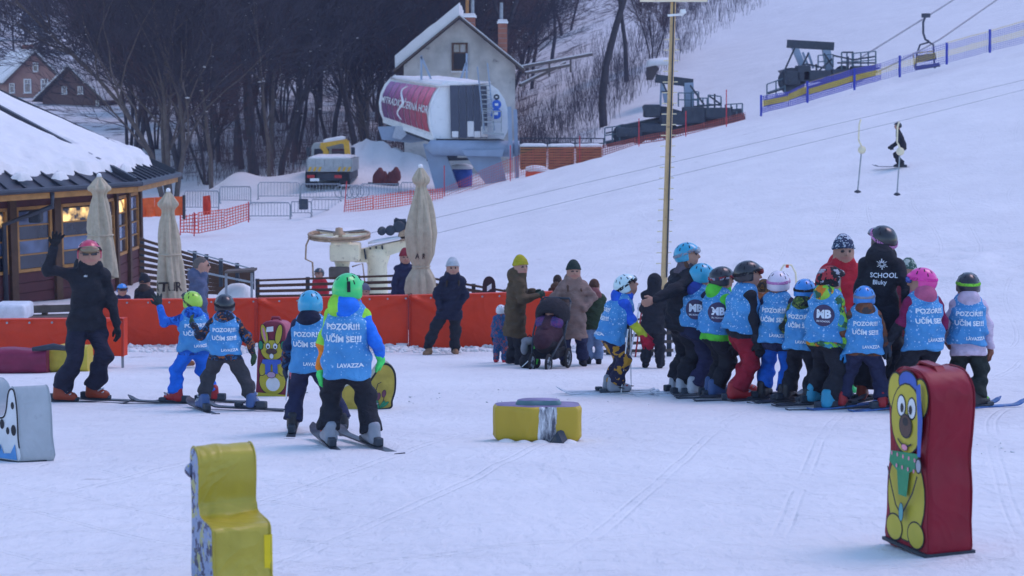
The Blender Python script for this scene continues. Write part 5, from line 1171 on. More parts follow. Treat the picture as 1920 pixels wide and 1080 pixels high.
class Foam:
    """a padded figure: an outline (w, z) extruded through its thickness, with paint on its broad face"""
    def __init__(s, name, label, org, v, u, outline, T, side, face, n=72, dent=.012, hard=False, seed=1, cat='foam figure'):
        s.v, s.u = Vector(v).normalized(), Vector(u).normalized(); s.org = Vector(org); s.t = thing(name, label, cat, org)
        ol = outline if hard else smooth_loop(outline, n); s.lv = 0
        if hard:
            o2 = []
            for i in range(len(ol)):
                a, b = np.array(ol[i]), np.array(ol[(i + 1) % len(ol)]); k = max(1, int(np.linalg.norm(b - a) / .03)); o2 += [a + (b - a) * j / k for j in range(k)]
            ol = o2
        m = len(ol); K = 14; vs = []; c = np.mean(ol, 0)
        for j in range(K + 1):
            d = j / K; e = .010 * (1 - min(1, min(d, 1 - d) / .07)) ** 2
            for i, p in enumerate(ol):
                p = np.array(p); nv = p - c; nv = nv / (np.linalg.norm(nv) + 1e-6)
                bulge = dent * (fbm(np.array([i * .14 + seed]), np.array([d * 2.6 + seed * 3.]), 3, seed)[0] - .45) * 3.2 * math.sin(math.pi * d) ** .5
                p = p - nv * e + nv * bulge; vs.append(s.pt(p[0], p[1], d * T))
        fs = [[j * m + i, j * m + (i + 1) % m, (j + 1) * m + (i + 1) % m, (j + 1) * m + i] for j in range(K) for i in range(m)]
        fs2 = [list(range(m - 1, -1, -1)), [K * m + i for i in range(m)]]
        off = s.org; s.ol = ol
        for d_ in (.006, T - .006):
            q = MB(); q.tube([s.pt(p[0] + (p[0] - c[0]) * .002, p[1], d_) for p in ol[::2]], .0045, 5, closed=True); q.build('seam_piping', side, s.t, True)
        o = mesh_obj('padded_body', [q - off for q in vs], fs + fs2, [side, face], s.t, False, [0] * len(fs) + [1, 1]); autosmooth(o, 50); s.body = o
        bm = bmesh.new(); bm.from_mesh(o.data); bmesh.ops.recalc_face_normals(bm, faces=bm.faces[:]); bm.to_mesh(o.data); bm.free()
    def pt(s, w, z, d): return s.org + s.v * w + s.u * d + Vector((0, 0, z))
    def patch(s, poly, m, name, off=None):
        s.lv += 1; o = -.003 - .0008 * s.lv; n = len(poly)
        q = MB(); q.add([s.pt(p[0], p[1], o) for p in poly] , [tuple(range(n))]); return q.build(name, m, s.t)
    def blob(s, w, z, rw, rz, m, name, ln=.009, rot=0.0, n=22):
        for r_, mm, nm in (((ln, BLK, 'outline'), (0, m, name)) if ln else ((0, m, name),)):
            pl = [];
            for i in range(n):
                a = 2 * math.pi * i / n; x, y = (rw + r_) * math.cos(a), (rz + r_) * math.sin(a); pl.append((w + x * math.cos(rot) - y * math.sin(rot), z + x * math.sin(rot) + y * math.cos(rot)))
            s.patch(pl, mm, nm)
    def line(s, pts, wd, m=None, name='outline'):
        pts = [np.array(p, float) for p in pts]; L = []; Rr = []
        for i, p in enumerate(pts):
            d = pts[min(i + 1, len(pts) - 1)] - pts[max(i - 1, 0)]; d = d / (np.linalg.norm(d) + 1e-9); nn = np.array((-d[1], d[0])) * wd / 2; L.append(p + nn); Rr.append(p - nn)
        s.lv += 1; o = -.003 - .0008 * s.lv; k = len(pts); q = MB(); q.add([s.pt(p[0], p[1], o) for p in L + Rr], [(i, i + 1, k + i + 1, k + i) for i in range(k - 1)]); q.build(name, m or BLK, s.t)
def base_mat(t, c, r, m):
    q = MB(); q.lathe(c, [(r, 0), (r, .02)], 20); q.build('base_plate', m, t)
# red bear block
g0 = ground(1737, 1044); al = R(20); u_ = Vector((math.cos(al), math.sin(al), 0)); v_ = Vector((-math.sin(al), math.cos(al), 0))
W = .40; zb = gz(g0.x, g0.y)
ol = [(.0, .0), (.0, .18), (.0, .36), (.022, .52), (.01, .66), (.0, .82), (.015, .92), (.09, .995), (.2, 1.01), (.31, .995), (.385, .92), (.40, .82), (.39, .66), (.378, .52), (.40, .36), (.40, .18), (.40, .0), (.2, .0)]
bear = Foam('foam_bear_block', 'tall red padded block with a painted yellow bear at the lower right', (g0.x, g0.y, zb - .01), v_, u_, ol, .285, REDV, REDV, 108, .010, seed=3)
def PF(w): return W - w       # drawings are laid out as seen by the viewer
B = bear
B.blob(.205, .30, .178, .25, FY, 'painted_belly'); B.blob(.10, .10, .075, .07, FY, 'painted_foot'); B.blob(.31, .10, .075, .07, FY, 'painted_foot')
B.blob(.085, .86, .07, .105, FY, 'painted_ear'); B.blob(.325, .86, .07, .105, FY, 'painted_ear'); B.blob(.205, .93, .085, .06, FB, 'painted_cap')
B.blob(.205, .73, .148, .19, FY, 'painted_head'); B.blob(.155, .795, .036, .055, FW, 'painted_eye'); B.blob(.255, .795, .036, .055, FW, 'painted_eye'); B.blob(.165, .785, .016, .026, BLK, 'painted_pupil', 0); B.blob(.246, .785, .016, .026, BLK, 'painted_pupil', 0)
B.blob(.205, .69, .055, .06, FBR, 'painted_muzzle'); B.blob(.205, .715, .028, .024, BLK, 'painted_nose', 0); B.line([(.14, .60), (.17, .585), (.21, .58), (.25, .59), (.275, .61)], .010); B.blob(.205, .572, .028, .016, FP, 'painted_tongue', .004)
B.patch([(.07, .56), (.34, .53), (.35, .47), (.27, .43), (.25, .30), (.17, .30), (.15, .44), (.06, .49)], FG, 'painted_scarf')
for i in range(9): B.blob(.10 + (i % 5) * .055, .52 - (i // 5) * .06, .008, .012, FP, 'scarf_dot', 0)
B.line([(.06, .44), (.10, .34), (.17, .24), (.2, .2)], .012); B.line([(.35, .44), (.31, .34), (.26, .24), (.21, .2)], .012); B.blob(.205, .21, .02, .05, mat('figure_teal', (.12, .35, .36), .5), 'painted_spoon', .005)
B.patch([(.05, .95), (.02, .75), (.03, .55), (.06, .55), (.065, .75), (.09, .93)], FB, 'painted_cap_tail'); B.blob(.045, .50, .022, .035, FGY, 'painted_tassel')
q = MB()
for (a_, b_) in (((.10, .995), (.13, 1.022)), ((.13, 1.022), (.27, 1.03)), ((.27, 1.03), (.31, .99))): q.bar(B.pt(*a_, .13), B.pt(*b_, .13), .055, .012)
q.build('carry_handle', REDV, B.t)
q = MB(); q.prism([B.pt(-.02, .004, -.02), B.pt(.41, .004, -.02), B.pt(.41, .004, .30), B.pt(-.02, .004, .30)], (0, 0, .018)); q.build('base_plate', STEELD, B.t)
# rabbit block
g0 = ground(482, 743); al = R(68); u_ = Vector((-.30, .954, 0)); v_ = Vector((.954, .30, 0)); u_ = Vector((.42, .907, 0)); v_ = Vector((.93, -.12, 0)).normalized(); zb = gz(g0.x, g0.y)
MAR = mat('maroon_block_vinyl', (.22, .03, .05), .45, bump=.2, bscale=6); PNK = mat('faded_red_vinyl', (.40, .09, .13), .45, bump=.2, bscale=6)
ol = [(.0, .0), (.0, .2), (.012, .45), (.04, .7), (.06, .82), (.1, .90), (.2, .92), (.31, .90), (.36, .82), (.36, .6), (.365, .4), (.385, .15), (.385, .0), (.2, -.005)]
B = Foam('foam_rabbit_block', 'maroon padded block with a painted yellow rabbit before the orange padding', (g0.x, g0.y, zb - .01), v_, u_, ol, .16, PNK, MAR, 84, .006, seed=5)
B.blob(.195, .20, .16, .17, FY, 'painted_belly'); B.blob(.20, .16, .085, .085, FW, 'painted_tummy', 0); B.blob(.09, .36, .045, .10, FY, 'painted_arm', rot=-.3); B.blob(.30, .36, .045, .10, FY, 'painted_arm', rot=.3); B.blob(.195, .36, .1, .10, FY, 'painted_chest', 0)
B.blob(.20, .57, .135, .12, FY, 'painted_head'); B.blob(.11, .76, .036, .12, FY, 'painted_ear', rot=.2); B.blob(.285, .76, .036, .12, FY, 'painted_ear', rot=-.2); B.blob(.11, .76, .014, .085, FP, 'painted_inner_ear', 0, rot=.2)
B.blob(.065, .63, .025, .05, FG, 'painted_earmuff'); B.blob(.34, .63, .025, .05, FG, 'painted_earmuff')
for x in (.155, .245): B.blob(x, .62, .026, .034, FW, 'painted_eye', .005); B.blob(x, .612, .011, .016, BLK, 'painted_pupil', 0)
B.blob(.20, .555, .065, .032, FBR, 'painted_muzzle', .004); B.blob(.20, .50, .024, .03, FW, 'painted_tooth', .004)
B.patch([(.09, .46), (.31, .46), (.32, .415), (.27, .40), (.275, .29), (.215, .29), (.21, .40), (.19, .40), (.18, .27), (.12, .28), (.12, .40), (.08, .415)], FB, 'painted_scarf'); B.blob(.195, .275, .05, .035, mat('figure_mauve', (.45, .3, .42), .5), 'painted_paws', .006)
B.patch([(.01, .0), (.375, .0), (.37, .035), (.2, .05), (.02, .06)], FY, 'painted_ground'); B.patch([(.14, .79), (.23, .80), (.23, .86), (.15, .85)], FW, 'sticker')
q = MB(); q.tube([B.pt(.15, .91, .08), B.pt(.16, .95, .08), B.pt(.24, .95, .08), B.pt(.26, .91, .08)], .018, 8); q.build('carry_handle', MAR, B.t, True)
# duckling figure, seen past the legs of the child in the green helmet
g0 = ground(640, 767); u_ = Vector((-.25, .968, 0)); v_ = Vector((1, .0, 0)); s = 173.
ol = [((x - 640) / s, (768 - y) / s) for x, y in [(640, 767), (640, 735), (655, 722), (690, 716), (700, 706), (712, 688), (722, 679), (735, 683), (744, 700), (744, 730), (738, 752), (733, 767), (690, 770)]]
FYD = mat('figure_dull_yellow', (.42, .31, .05), .55, var=.3, scale=6)
B = Foam('foam_duck_figure', 'low yellow padded duck figure behind the legs of the child in the green helmet', (g0.x, g0.y, gz(g0.x, g0.y)), v_, u_, ol, .2, mat('faded_grey_vinyl', (.4, .38, .3), .6), FYD, 84, .004, seed=7)
B.line([(o[0] * .97 + .01, o[1] * .96 + .004) for o in B.ol[14:72]], .02)
for (x, y, r) in [(.41, .14, .7), (.47, .17, .6)]: B.blob(x, y, .02, .04, mat('figure_plum', (.16, .05, .08), .5), 'painted_flower', .004, rot=-.2)
B.line([(.40, .03), (.405, .1)], .008); B.line([(.45, .05), (.47, .13)], .008)
for (x, r_) in [(.36, .8), (.40, .2), (.45, -.6), (.48, -.9)]: B.blob(x, .05, .014, .05, FG, 'painted_leaf', .003, rot=r_)
for i in range(3): B.blob(.31 + .02 * i, .12 - .035 * i, .06, .012, FGY, 'painted_feather', .004, rot=.25)
B.line([(.38, .2), (.40, .28), (.44, .3)], .008); B.line([(.27, .17), (.31, .185)], .008)
# yellow block lying on its back
g0 = ground(992, 829); u_ = Vector((.985, .175, 0)).normalized(); v_ = Vector((-.62, .785, 0)).normalized()
t = thing('fallen_foam_block', 'worn yellow padded block lying on its back in the centre', 'foam figure', (g0.x, g0.y, gz(g0.x, g0.y)))
def lump(t, org, foot, h, m, capm, name, seed):
    """upright wavy prism on a plan outline"""
    n = len(foot); K = 12; vs = []; c = np.mean(foot, 0)
    for j in range(K + 1):
        d = j / K; e = .02 * (1 - min(1, min(d, 1 - d) / .1)) ** 2
        for i, p in enumerate(foot):
            nv = np.array(p) - c; nv /= np.linalg.norm(nv) + 1e-6; k = .02 * (fbm(np.array([i * .3]), np.array([d * 2. + seed]), 2, seed)[0] - .4); q = np.array(p) - nv * e + nv * k; vs.append(Vector((q[0], q[1], d * h)))
    fs = [[j * n + i, j * n + (i + 1) % n, (j + 1) * n + (i + 1) % n, (j + 1) * n + i] for j in range(K) for i in range(n)] + [list(range(n - 1, -1, -1)), [K * n + i for i in range(n)]]
    return autosmooth(mesh_obj(name, vs, fs, [m, capm], t, False, [0] * (len(fs) - 1) + [1]), 60)
YW, ntw, bw = mk('worn_yellow_vinyl')
tcw = node(ntw, 'TexCoord'); mpw = node(ntw, 'Mapping'); mpw.inputs['Scale'].default_value = (6, 6, 1.2); ntw.links.new(tcw.outputs['Object'], mpw.inputs[0]); n1 = node(ntw, 'TexNoise', Scale=3.0, Detail=8.0, Roughness=.7); ntw.links.new(mpw.outputs[0], n1.inputs[0])
spw = node(ntw, 'SeparateXYZ'); ntw.links.new(tcw.outputs['Object'], spw.inputs[0])
dx = node(ntw, 'Math', operation='SUBTRACT'); ntw.links.new(spw.outputs[0], dx.inputs[0]); dx.inputs[1].default_value = .165
ab = node(ntw, 'Math', operation='ABSOLUTE'); ntw.links.new(dx.outputs[0], ab.inputs[0])
ma = node(ntw, 'Math', operation='MULTIPLY_ADD'); ntw.links.new(n1.outputs[0], ma.inputs[0]); ma.inputs[1].default_value = -.12; ntw.links.new(ab.outputs[0], ma.inputs[2])
lt = node(ntw, 'Math', operation='LESS_THAN'); ntw.links.new(ma.outputs[0], lt.inputs[0]); lt.inputs[1].default_value = .015
r1 = ramp(ntw, [(.45, (.07, .075, .10)), (.62, (.7, .71, .73))]); ntw.links.new(n1.outputs[0], r1.inputs[0])
mw = node(ntw, 'MixRGB'); ntw.links.new(lt.outputs[0], mw.inputs[0]); mw.inputs[1].default_value = (.48, .32, .015, 1); ntw.links.new(r1.outputs[0], mw.inputs[2]); ntw.links.new(mw.outputs[0], bw.inputs['Base Color']); bw.inputs['Roughness'].default_value = .45
foot = smooth_loop([(-.31, .12), (-.28, .07), (-.17, .05), (-.10, .02), (-.02, -.005), (.04, -.01), (.12, .0), (.18, .01), (.24, .005), (.38, .02), (.45, .05), (.47, .14), (.42, .30), (.1, .34), (-.18, .30), (-.31, .24)], 96)
lump(t, g0, foot, .31, YW, mat('figure_mauve_face', (.22, .17, .30), .5, var=.4, scale=5), 'padded_body', 4)
foot2 = smooth_loop([(-.1, .12), (.1, .1), (.28, .13), (.24, .26), (.0, .28), (-.1, .22)], 48); lump(t, g0, [(p[0], p[1]) for p in foot2], .35, mat('figure_teal_dull', (.10, .19, .20), .5), mat('figure_mauve_face', (.22, .17, .30), .5), 'painted_face', 8)
q = MB(); q.prism([(.18, -.03, .0), (.30, -.10, .0), (.25, -.02, .10)], (.05, .04, .01)); q.build('loose_flap', STEELD, t, world=False)
for x, y in [(-.2, .0), (-.05, -.06), (.1, -.05), (.35, -.03)]:
    q = MB(); q.lathe((x, y, -.01), [(.09, 0), (.07, .02), (.03, .035), (.005, .04)], 9, cap=False); q.build('snow_patch', SNOW, t, True, world=False)
# yellow seat-shaped figure in the foreground
g0 = ground(415, 1078); Yc = 8.05
A = P(372, 1080, 8.25); gzz = gz(A.x, 8.25)
DALM = camo('leopard_print', [(.10, .09, .14), (.30, .34, .48), (.30, .34, .48), (.45, .42, .2), (.3, .34, .48)], 26, .4)
u_ = Vector((.91, .415, 0)); v_ = Vector((.415, -.91, 0)); s = 3200 / 8.25
def zpx(y): return P(400, y, 8.25).z - gzz
hT, hS = zpx(834), zpx(962)
ol = [(-.12, 0), (-.125, hS * .6), (-.115, hT * .6), (-.13, hT - .11), (-.115, hT - .03), (-.06, hT), (.0, hT - .01), (.035, hT - .05), (.035, hT - .15), (.015, hT - .26), (.028, hS + .05), (.045, hS + .014), (.09, hS + .006), (.18, hS + .008), (.25, hS + .004), (.278, hS - .008), (.286, hS - .04), (.287, hS * .5), (.28, .0)]
B = Foam('foam_seat_figure', 'yellow padded seat-shaped figure with spotted side in the foreground', (A.x, 8.25, gzz - .02), v_, u_, ol, .295, YELV, DALM, 128, .009, seed=11)
o = B.body; me = o.data
q = MB(); q.lathe(B.pt(-.112, hT - .13, .004), [(.04, 0), (.034, .012), (.016, .03), (.003, .034)], 12, Matrix.Rotation(R(-90), 3, 'Y')); q.build('padded_ear', DALM, B.t, True)
q = MB(); w_ = .285; q.prism([B.pt(.287, 0, .255), B.pt(.287, hS - .05, .255), B.pt(.287, hS - .05, .296), B.pt(.287, 0, .296)], B.v * .004); q.build('edge_tape', mat('bright_yellow_tape', (.75, .55, .01), .4), B.t)
# white dalmatian block at the left edge
g0 = ground(36, 866); v_ = Vector((-.86, .5, 0)).normalized(); u_ = Vector((.955, .30, 0)).normalized(); s = 234.
GREYV = mat('grey_white_vinyl', (.40, .43, .45), .5, var=.14, scale=3, bump=.25, bscale=5, wear=(.34, .36, .39), fold=.10)
ol = [(.0, .0), (.0, .2), (.005, .45), (.03, .595), (.07, .61), (.10, .56), (.13, .42), (.18, .36), (.32, .38), (.42, .45), (.5, .61), (.6, .62), (.66, .5), (.66, .0), (.3, -.01)]
B = Foam('foam_dalmatian_figure', 'white padded figure with painted black spots at the left edge', (g0.x, g0.y, gz(g0.x, g0.y) - .01), v_, u_, ol, .27, GREYV, FW, 100, .006, seed=13)
B.line([(o[0] * .98, o[1] * .97) for o in B.ol[4:60]], .014)
for (x, z, a, b_) in [(.05, .46, .018, .03), (.045, .26, .028, .045), (.11, .25, .018, .03), (.17, .3, .025, .04), (.25, .28, .02, .03), (.24, .17, .018, .028)]: B.blob(x, z, a, b_, BLK, 'painted_spot', 0)
B.patch([(.01, .02), (.30, .02), (.30, .12), (.19, .13), (.16, .06), (.08, .07), (.03, .15)], mat('figure_sky_blue', (.10, .30, .62), .5), 'painted_base'); B.blob(.22, .085, .02, .04, FG, 'painted_leaf', .004, rot=.5)
q = MB(); q.prism([B.pt(-.02, .012, -.02), B.pt(.5, .012, -.02), B.pt(.5, .012, .2), B.pt(-.02, .012, .2)], (0, 0, -.03)); q.build('base_plate', STEELD, B.t)
print('TICK d_mid', round(time.time() - T0, 1))
# ---------------------------------------------------------------- figures: one smooth skin per body, grown from tapered limbs
def sd_prim(p, Q):
    k = p['k']
    if k == 'cap':
        a, b = p['a'], p['b']; ab = b - a; L2 = max(ab @ ab, 1e-9); w = Q - a; t = np.clip(w @ ab / L2, 0, 1); d = w - t[:, None] * ab
        f = p.get('f', 1.0)
        if f != 1.0: d = d * np.array([1, 1 / f, 1]);
        return (np.sqrt((d * d).sum(1)) - (p['ra'] + (p['rb'] - p['ra']) * t)) * (min(f, 1))
    if k == 'ell':
        w = (Q - p['c'])
        if 'M' in p: w = w @ p['M']
        w = w / p['r']; n = np.sqrt((w * w).sum(1)); return (n - 1) * min(p['r'])
    if k == 'cyl':      # tapered body with flat ends (coat skirts, hems)
        a, b = p['a'], p['b']; ab = b - a; L = math.sqrt(ab @ ab); u = ab / L; w = Q - a; t = w @ u; d = w - t[:, None] * u
        f = p.get('f', 1.0); d = d * np.array([1, 1 / f, 1]); tt = np.clip(t / L, 0, 1)
        rad = (np.sqrt((d * d).sum(1)) - (p['ra'] + (p['rb'] - p['ra']) * tt)) * min(f, 1)
        return np.maximum(rad, np.maximum(-t, t - L))
def smin(a, b, k):
    h = np.clip(.5 + .5 * (b - a) / k, 0, 1); return b + (a - b) * h - k * h * (1 - h)
def field(prims, Q, k):
    d = None
    for p in prims:
        e = sd_prim(p, Q); d = e if d is None else smin(d, e, p.get('sk', k))
    return d
def mesh_field(fn, lo, hi, v):
    """naive surface nets with a coarse first pass"""
    lo = np.array(lo, float); hi = np.array(hi, float); nb = np.ceil((hi - lo) / (v * 4)).astype(int) + 1
    g = [lo[i] + np.arange(nb[i] + 1) * v * 4 for i in range(3)]
    G = np.stack(np.meshgrid(*g, indexing='ij'), -1).reshape(-1, 3); C = fn(G).reshape(nb + 1)
    cm = C[:-1, :-1, :-1]; lo8 = cm.copy(); hi8 = cm.copy()
    for i in (0, 1):
        for j in (0, 1):
            for k in (0, 1):
                s = C[i:i + nb[0], j:j + nb[1], k:k + nb[2]]; lo8 = np.minimum(lo8, s); hi8 = np.maximum(hi8, s)
    act = (lo8 < v * 3.2) & (hi8 > -v * 3.2)
    N = nb * 4; val = np.repeat(np.repeat(np.repeat(np.where(cm < 0, -1., 1.), 4, 0), 4, 1), 4, 2); mask = np.repeat(np.repeat(np.repeat(act, 4, 0), 4, 1), 4, 2)
    idx = np.argwhere(mask); val[mask] = fn(lo + idx * v)
    s = val < 0; cnt = np.zeros(np.array(val.shape) - 1, np.int8)
    for i in (0, 1):
        for j in (0, 1):
            for k in (0, 1): cnt += s[i:i + N[0] - 1, j:j + N[1] - 1, k:k + N[2] - 1]
    cell = (cnt > 0) & (cnt < 8); ci = np.argwhere(cell); vid = -np.ones(cell.shape, int); vid[cell] = np.arange(len(ci))
    acc = np.zeros((len(ci), 3)); num = np.zeros(len(ci))
    cor = [(i, j, k) for i in (0, 1) for j in (0, 1) for k in (0, 1)]
    for a in range(8):
        for b in range(a + 1, 8):
            if sum(abs(cor[a][q] - cor[b][q]) for q in range(3)) != 1: continue
            va = val[tuple((ci + cor[a]).T)]; vb = val[tuple((ci + cor[b]).T)]; x = (va < 0) != (vb < 0); t = np.where(x, va / np.where(x, va - vb, 1), 0)
            pt = np.array(cor[a]) + t[:, None] * (np.array(cor[b]) - np.array(cor[a])); acc += np.where(x[:, None], pt, 0); num += x
    V = lo + (ci + acc / num[:, None]) * v; Fs = []
    for ax in range(3):
        o = [1, 1, 1]; o[ax] = 0; sl = [slice(1, N[i] - 1) if i != ax else slice(0, N[i] - 1) for i in range(3)]
        s0 = s[tuple(sl)]; sl2 = list(sl); sl2[ax] = slice(1, N[ax]); s1 = s[tuple(sl2)]
        e = np.argwhere(s0 != s1); base = e.copy()
        for i in range(3):
            if i != ax: base[:, i] += 1
        u, w = [(1, 2), (2, 0), (0, 1)][ax]; du = np.zeros(3, int); dw = np.zeros(3, int); du[u] = 1; dw[w] = 1
        q = [vid[tuple((base - du - dw).T)], vid[tuple((base - dw).T)], vid[tuple(base.T)], vid[tuple((base - du).T)]]
        q = np.stack(q, 1); fl = s1[tuple(e.T)]; q[fl] = q[fl][:, ::-1]; Fs.append(q)
    Fs = np.concatenate(Fs); Fs = Fs[(Fs >= 0).all(1)]
    return V, Fs
def sdf_obj(name, prims, k, v, mats, parent, pad=.03, sub=None, cut=None, choose=None):
    lo = np.min([np.minimum(p['a'] - max(p['ra'], p['rb']), p['b'] - max(p['ra'], p['rb'])) if 'a' in p else p['c'] - max(p['r']) for p in prims], 0) - pad
    hi = np.max([np.maximum(p['a'] + max(p['ra'], p['rb']), p['b'] + max(p['ra'], p['rb'])) if 'a' in p else p['c'] + max(p['r']) for p in prims], 0) + pad
    def fn(Q):
        d = field(prims, Q, k)
        if sub is not None: d = sub(d, Q)
        return d
    V, Fs = mesh_field(fn, lo, hi, v)
    mi = None
    if choose is not None: mi = choose(V[Fs].mean(1))
    elif isinstance(mats, (list, tuple)) and len(mats) > 1:
        c = V[Fs].mean(1); D = np.stack([sd_prim(p, c) for p in prims]); mi = np.array([p['m'] for p in prims])[D.argmin(0)]
    return mesh_obj(name, V, Fs, mats, parent, True, mi), fn
def A3(*a): return np.array(a, float)
def cap(a, b, ra, rb, m=0, f=1.0, **kw): return dict(k='cap', a=np.array(a, float), b=np.array(b, float), ra=ra, rb=rb, m=m, f=f, **kw)
def cyl(a, b, ra, rb, m=0, f=1.0, **kw): return dict(k='cyl', a=np.array(a, float), b=np.array(b, float), ra=ra, rb=rb, m=m, f=f, **kw)
def ell(c, r, m=0, **kw): return dict(k='ell', c=np.array(c, float), r=np.array(r, float), m=m, **kw)
def ik(a, b, l1, l2, hint):
    a, b, hint = map(lambda q: np.array(q, float), (a, b, hint)); d = b - a; L = np.linalg.norm(d); mx = (l1 + l2) * .995
    if L > mx: b = a + d / L * mx; L = mx; d = b - a
    u = d / L; x = (L * L + l1 * l1 - l2 * l2) / (2 * L); h = math.sqrt(max(l1 * l1 - x * x, 0)); n = hint - u * (hint @ u); n /= np.linalg.norm(n) + 1e-9
    return a + u * x + n * h, b
# --- templates (vertex arrays) for gloves, boots, helmets
def sdf_arr(prims, k, v, sub=None):
    lo = np.min([np.minimum(p['a'], p['b']) - max(p['ra'], p['rb']) if 'a' in p else p['c'] - max(p['r']) for p in prims], 0) - .02
    hi = np.max([np.maximum(p['a'], p['b']) + max(p['ra'], p['rb']) if 'a' in p else p['c'] + max(p['r']) for p in prims], 0) + .02
    fn = lambda Q: (field(prims, Q, k) if sub is None else sub(field(prims, Q, k), Q))
    return mesh_field(fn, lo, hi, v)
def hand_template(pose):
    """palm with four fingers and a thumb, for a hand 0.19 long pointing along -z, palm towards -y, thumb on +x"""
    pr = [cap((-.022, 0, -.055), (.022, 0, -.055), .026, .026, f=.75), cap((0, 0, .02), (0, 0, -.05), .030, .036, f=.8), cap((0, 0, .05), (0, 0, .0), .036, .030)]
    for i, (x, L) in enumerate([(.033, .068), (.011, .078), (-.011, .072), (-.033, .056)]):
        b = A3(x, 0, -.078)
        if pose == 'open': seg = [(A3(x * 1.35, -.004, -.078 - L * .5)), A3(x * 1.7, -.012, -.078 - L)]
        elif pose == 'fist': seg = [A3(x, -.03, -.098), A3(x, -.052, -.072)]
        else: seg = [A3(x * 1.05, -.014, -.078 - L * .48), A3(x * 1.05, -.042, -.078 - L * .82)]
        pr += [cap(b, seg[0], .0135, .0125), cap(seg[0], seg[1], .0125, .0105)]
    if pose == 'fist': pr += [cap((.036, -.01, -.035), (.05, -.035, -.06), .016, .014), cap((.05, -.035, -.06), (.025, -.055, -.075), .014, .012)]
    else: pr += [cap((.034, -.004, -.03), (.062, -.014, -.058), .016, .014), cap((.062, -.014, -.058), (.072, -.022, -.088), .014, .011)]
    return sdf_arr(pr, .008, .0065)
HAND = {p: hand_template(p) for p in ('open', 'fist', 'curl')}
def boot_template():
    """ski boot, toe along +y, sole at z=0, ankle at origin x/y; 0.30 long"""
    pr = [cap((0, -.055, .055), (0, .15, .048), .056, .048, f=1.0), cap((0, -.02, .10), (0, .01, .24), .058, .062), cap((0, .02, .09), (0, .12, .06), .06, .048), cap((0, -.075, .05), (0, -.06, .16), .05, .055)]
    return sdf_arr(pr, .03, .011, lambda d, Q: np.maximum(np.maximum(d, .012 - Q[:, 2]), Q[:, 2] - .21))
BOOT = boot_template()
def shoe_template():
    pr = [cap((0, -.06, .045), (0, .13, .04), .047, .042), cap((0, -.05, .05), (0, -.04, .16), .052, .055), cap((0, .0, .08), (0, .1, .05), .05, .04)]
    return sdf_arr(pr, .03, .011, lambda d, Q: np.maximum(d, .008 - Q[:, 2]))
SHOE = shoe_template()
def helmet_template():
    """for a head of half-height 1; face towards +y"""
    def sub(d, Q):
        x, y, z = Q.T
        front = np.maximum(np.maximum(.30 - y, z - .42), -2.5 - z)            # open face
        d = np.maximum(d, -np.maximum(np.maximum(.18 - y + .0 * z, z - (.38)), -3 - z))
        low = -.42 - z - .22 * np.clip(-(y - .1), -1, 1) * .6                 # lower rim, ears covered
        d = np.maximum(d, low)
        return np.maximum(d, -(np.sqrt((x / .86) ** 2 + ((y - .02) / 1.0) ** 2 + ((z + .05) / 1.0) ** 2) - 1) * .86)
    pr = [ell((0, -.03, .06), (1.0, 1.22, 1.12)), ell((.80, -.1, -.32), (.20, .32, .36)), ell((-.80, -.1, -.32), (.20, .32, .36)), ell((0, .9, .52), (.72, .30, .16))]
    return sdf_arr(pr, .10, .075, sub)
HELM = helmet_template()
def vents():
    q = MB()
    for s in (-1, 1):
        for (x, y, z) in [(.30, .15, 1.10), (.52, -.25, .98), (.34, -.75, .86), (.72, -.55, .64), (.70, .3, .80)]:
            n = Vector((x, y / 1.44, z / 1.2)).normalized(); c = Vector((s * x, y, z)); nn = Vector((s * n.x, n.y, n.z)); M = nn.to_track_quat('Z', 'Y').to_matrix(); q.box(c, (.10, .30, .05), M, .02)
    return q
VENT = vents()
def goggle_template():
    def band(d, Q): return np.maximum(d, np.abs(Q[:, 2] - .28 - .06 * Q[:, 1]) - .15)
    strap = sdf_arr([ell((0, -.03, .06), (1.05, 1.27, 1.17))], .05, .07, lambda d, Q: np.maximum(band(d, Q), -(np.sqrt((Q[:, 0] / 1.0) ** 2 + ((Q[:, 1] + .03) / 1.21) ** 2 + ((Q[:, 2] - .06) / 1.11) ** 2) - 1)))
    lens = sdf_arr([ell((0, .98, .18), (.78, .34, .33))], .05, .06, lambda d, Q: np.maximum(np.maximum(d, .72 - Q[:, 1]), (np.sqrt((Q[:, 0]) ** 2 + (Q[:, 1]) ** 2) - 1.29)))
    return strap, lens
GOG = goggle_template()
def beanie_template():
    return sdf_arr([ell((0, -.10, .40), (.92, 1.04, 1.0)), ell((0, -.06, .22), (.97, 1.10, .26)), ell((0, -.22, 1.15), (.52, .55, .40))], .2, .08, lambda d, Q: np.maximum(d, .16 + .20 * Q[:, 1] - Q[:, 2]))
BEAN = beanie_template()
def inst(name, tpl, M, mats, parent, sc=1.0, mi=None):
    V, Fs = tpl; Mx = np.array(M); W = (V * sc) @ Mx[:3, :3].T + Mx[:3, 3]
    return mesh_obj(name, W, Fs, mats, parent, True, mi)
def basis(z, yh, o):
    z = Vector(z).normalized(); y = Vector(yh); y = (y - z * y.dot(z)); y = y.normalized() if y.length > 1e-5 else z.orthogonal().normalized(); x = y.cross(z)
    M = Matrix.Identity(4); M.col[0][:3] = x; M.col[1][:3] = y; M.col[2][:3] = z; M.col[3][:3] = o; return M
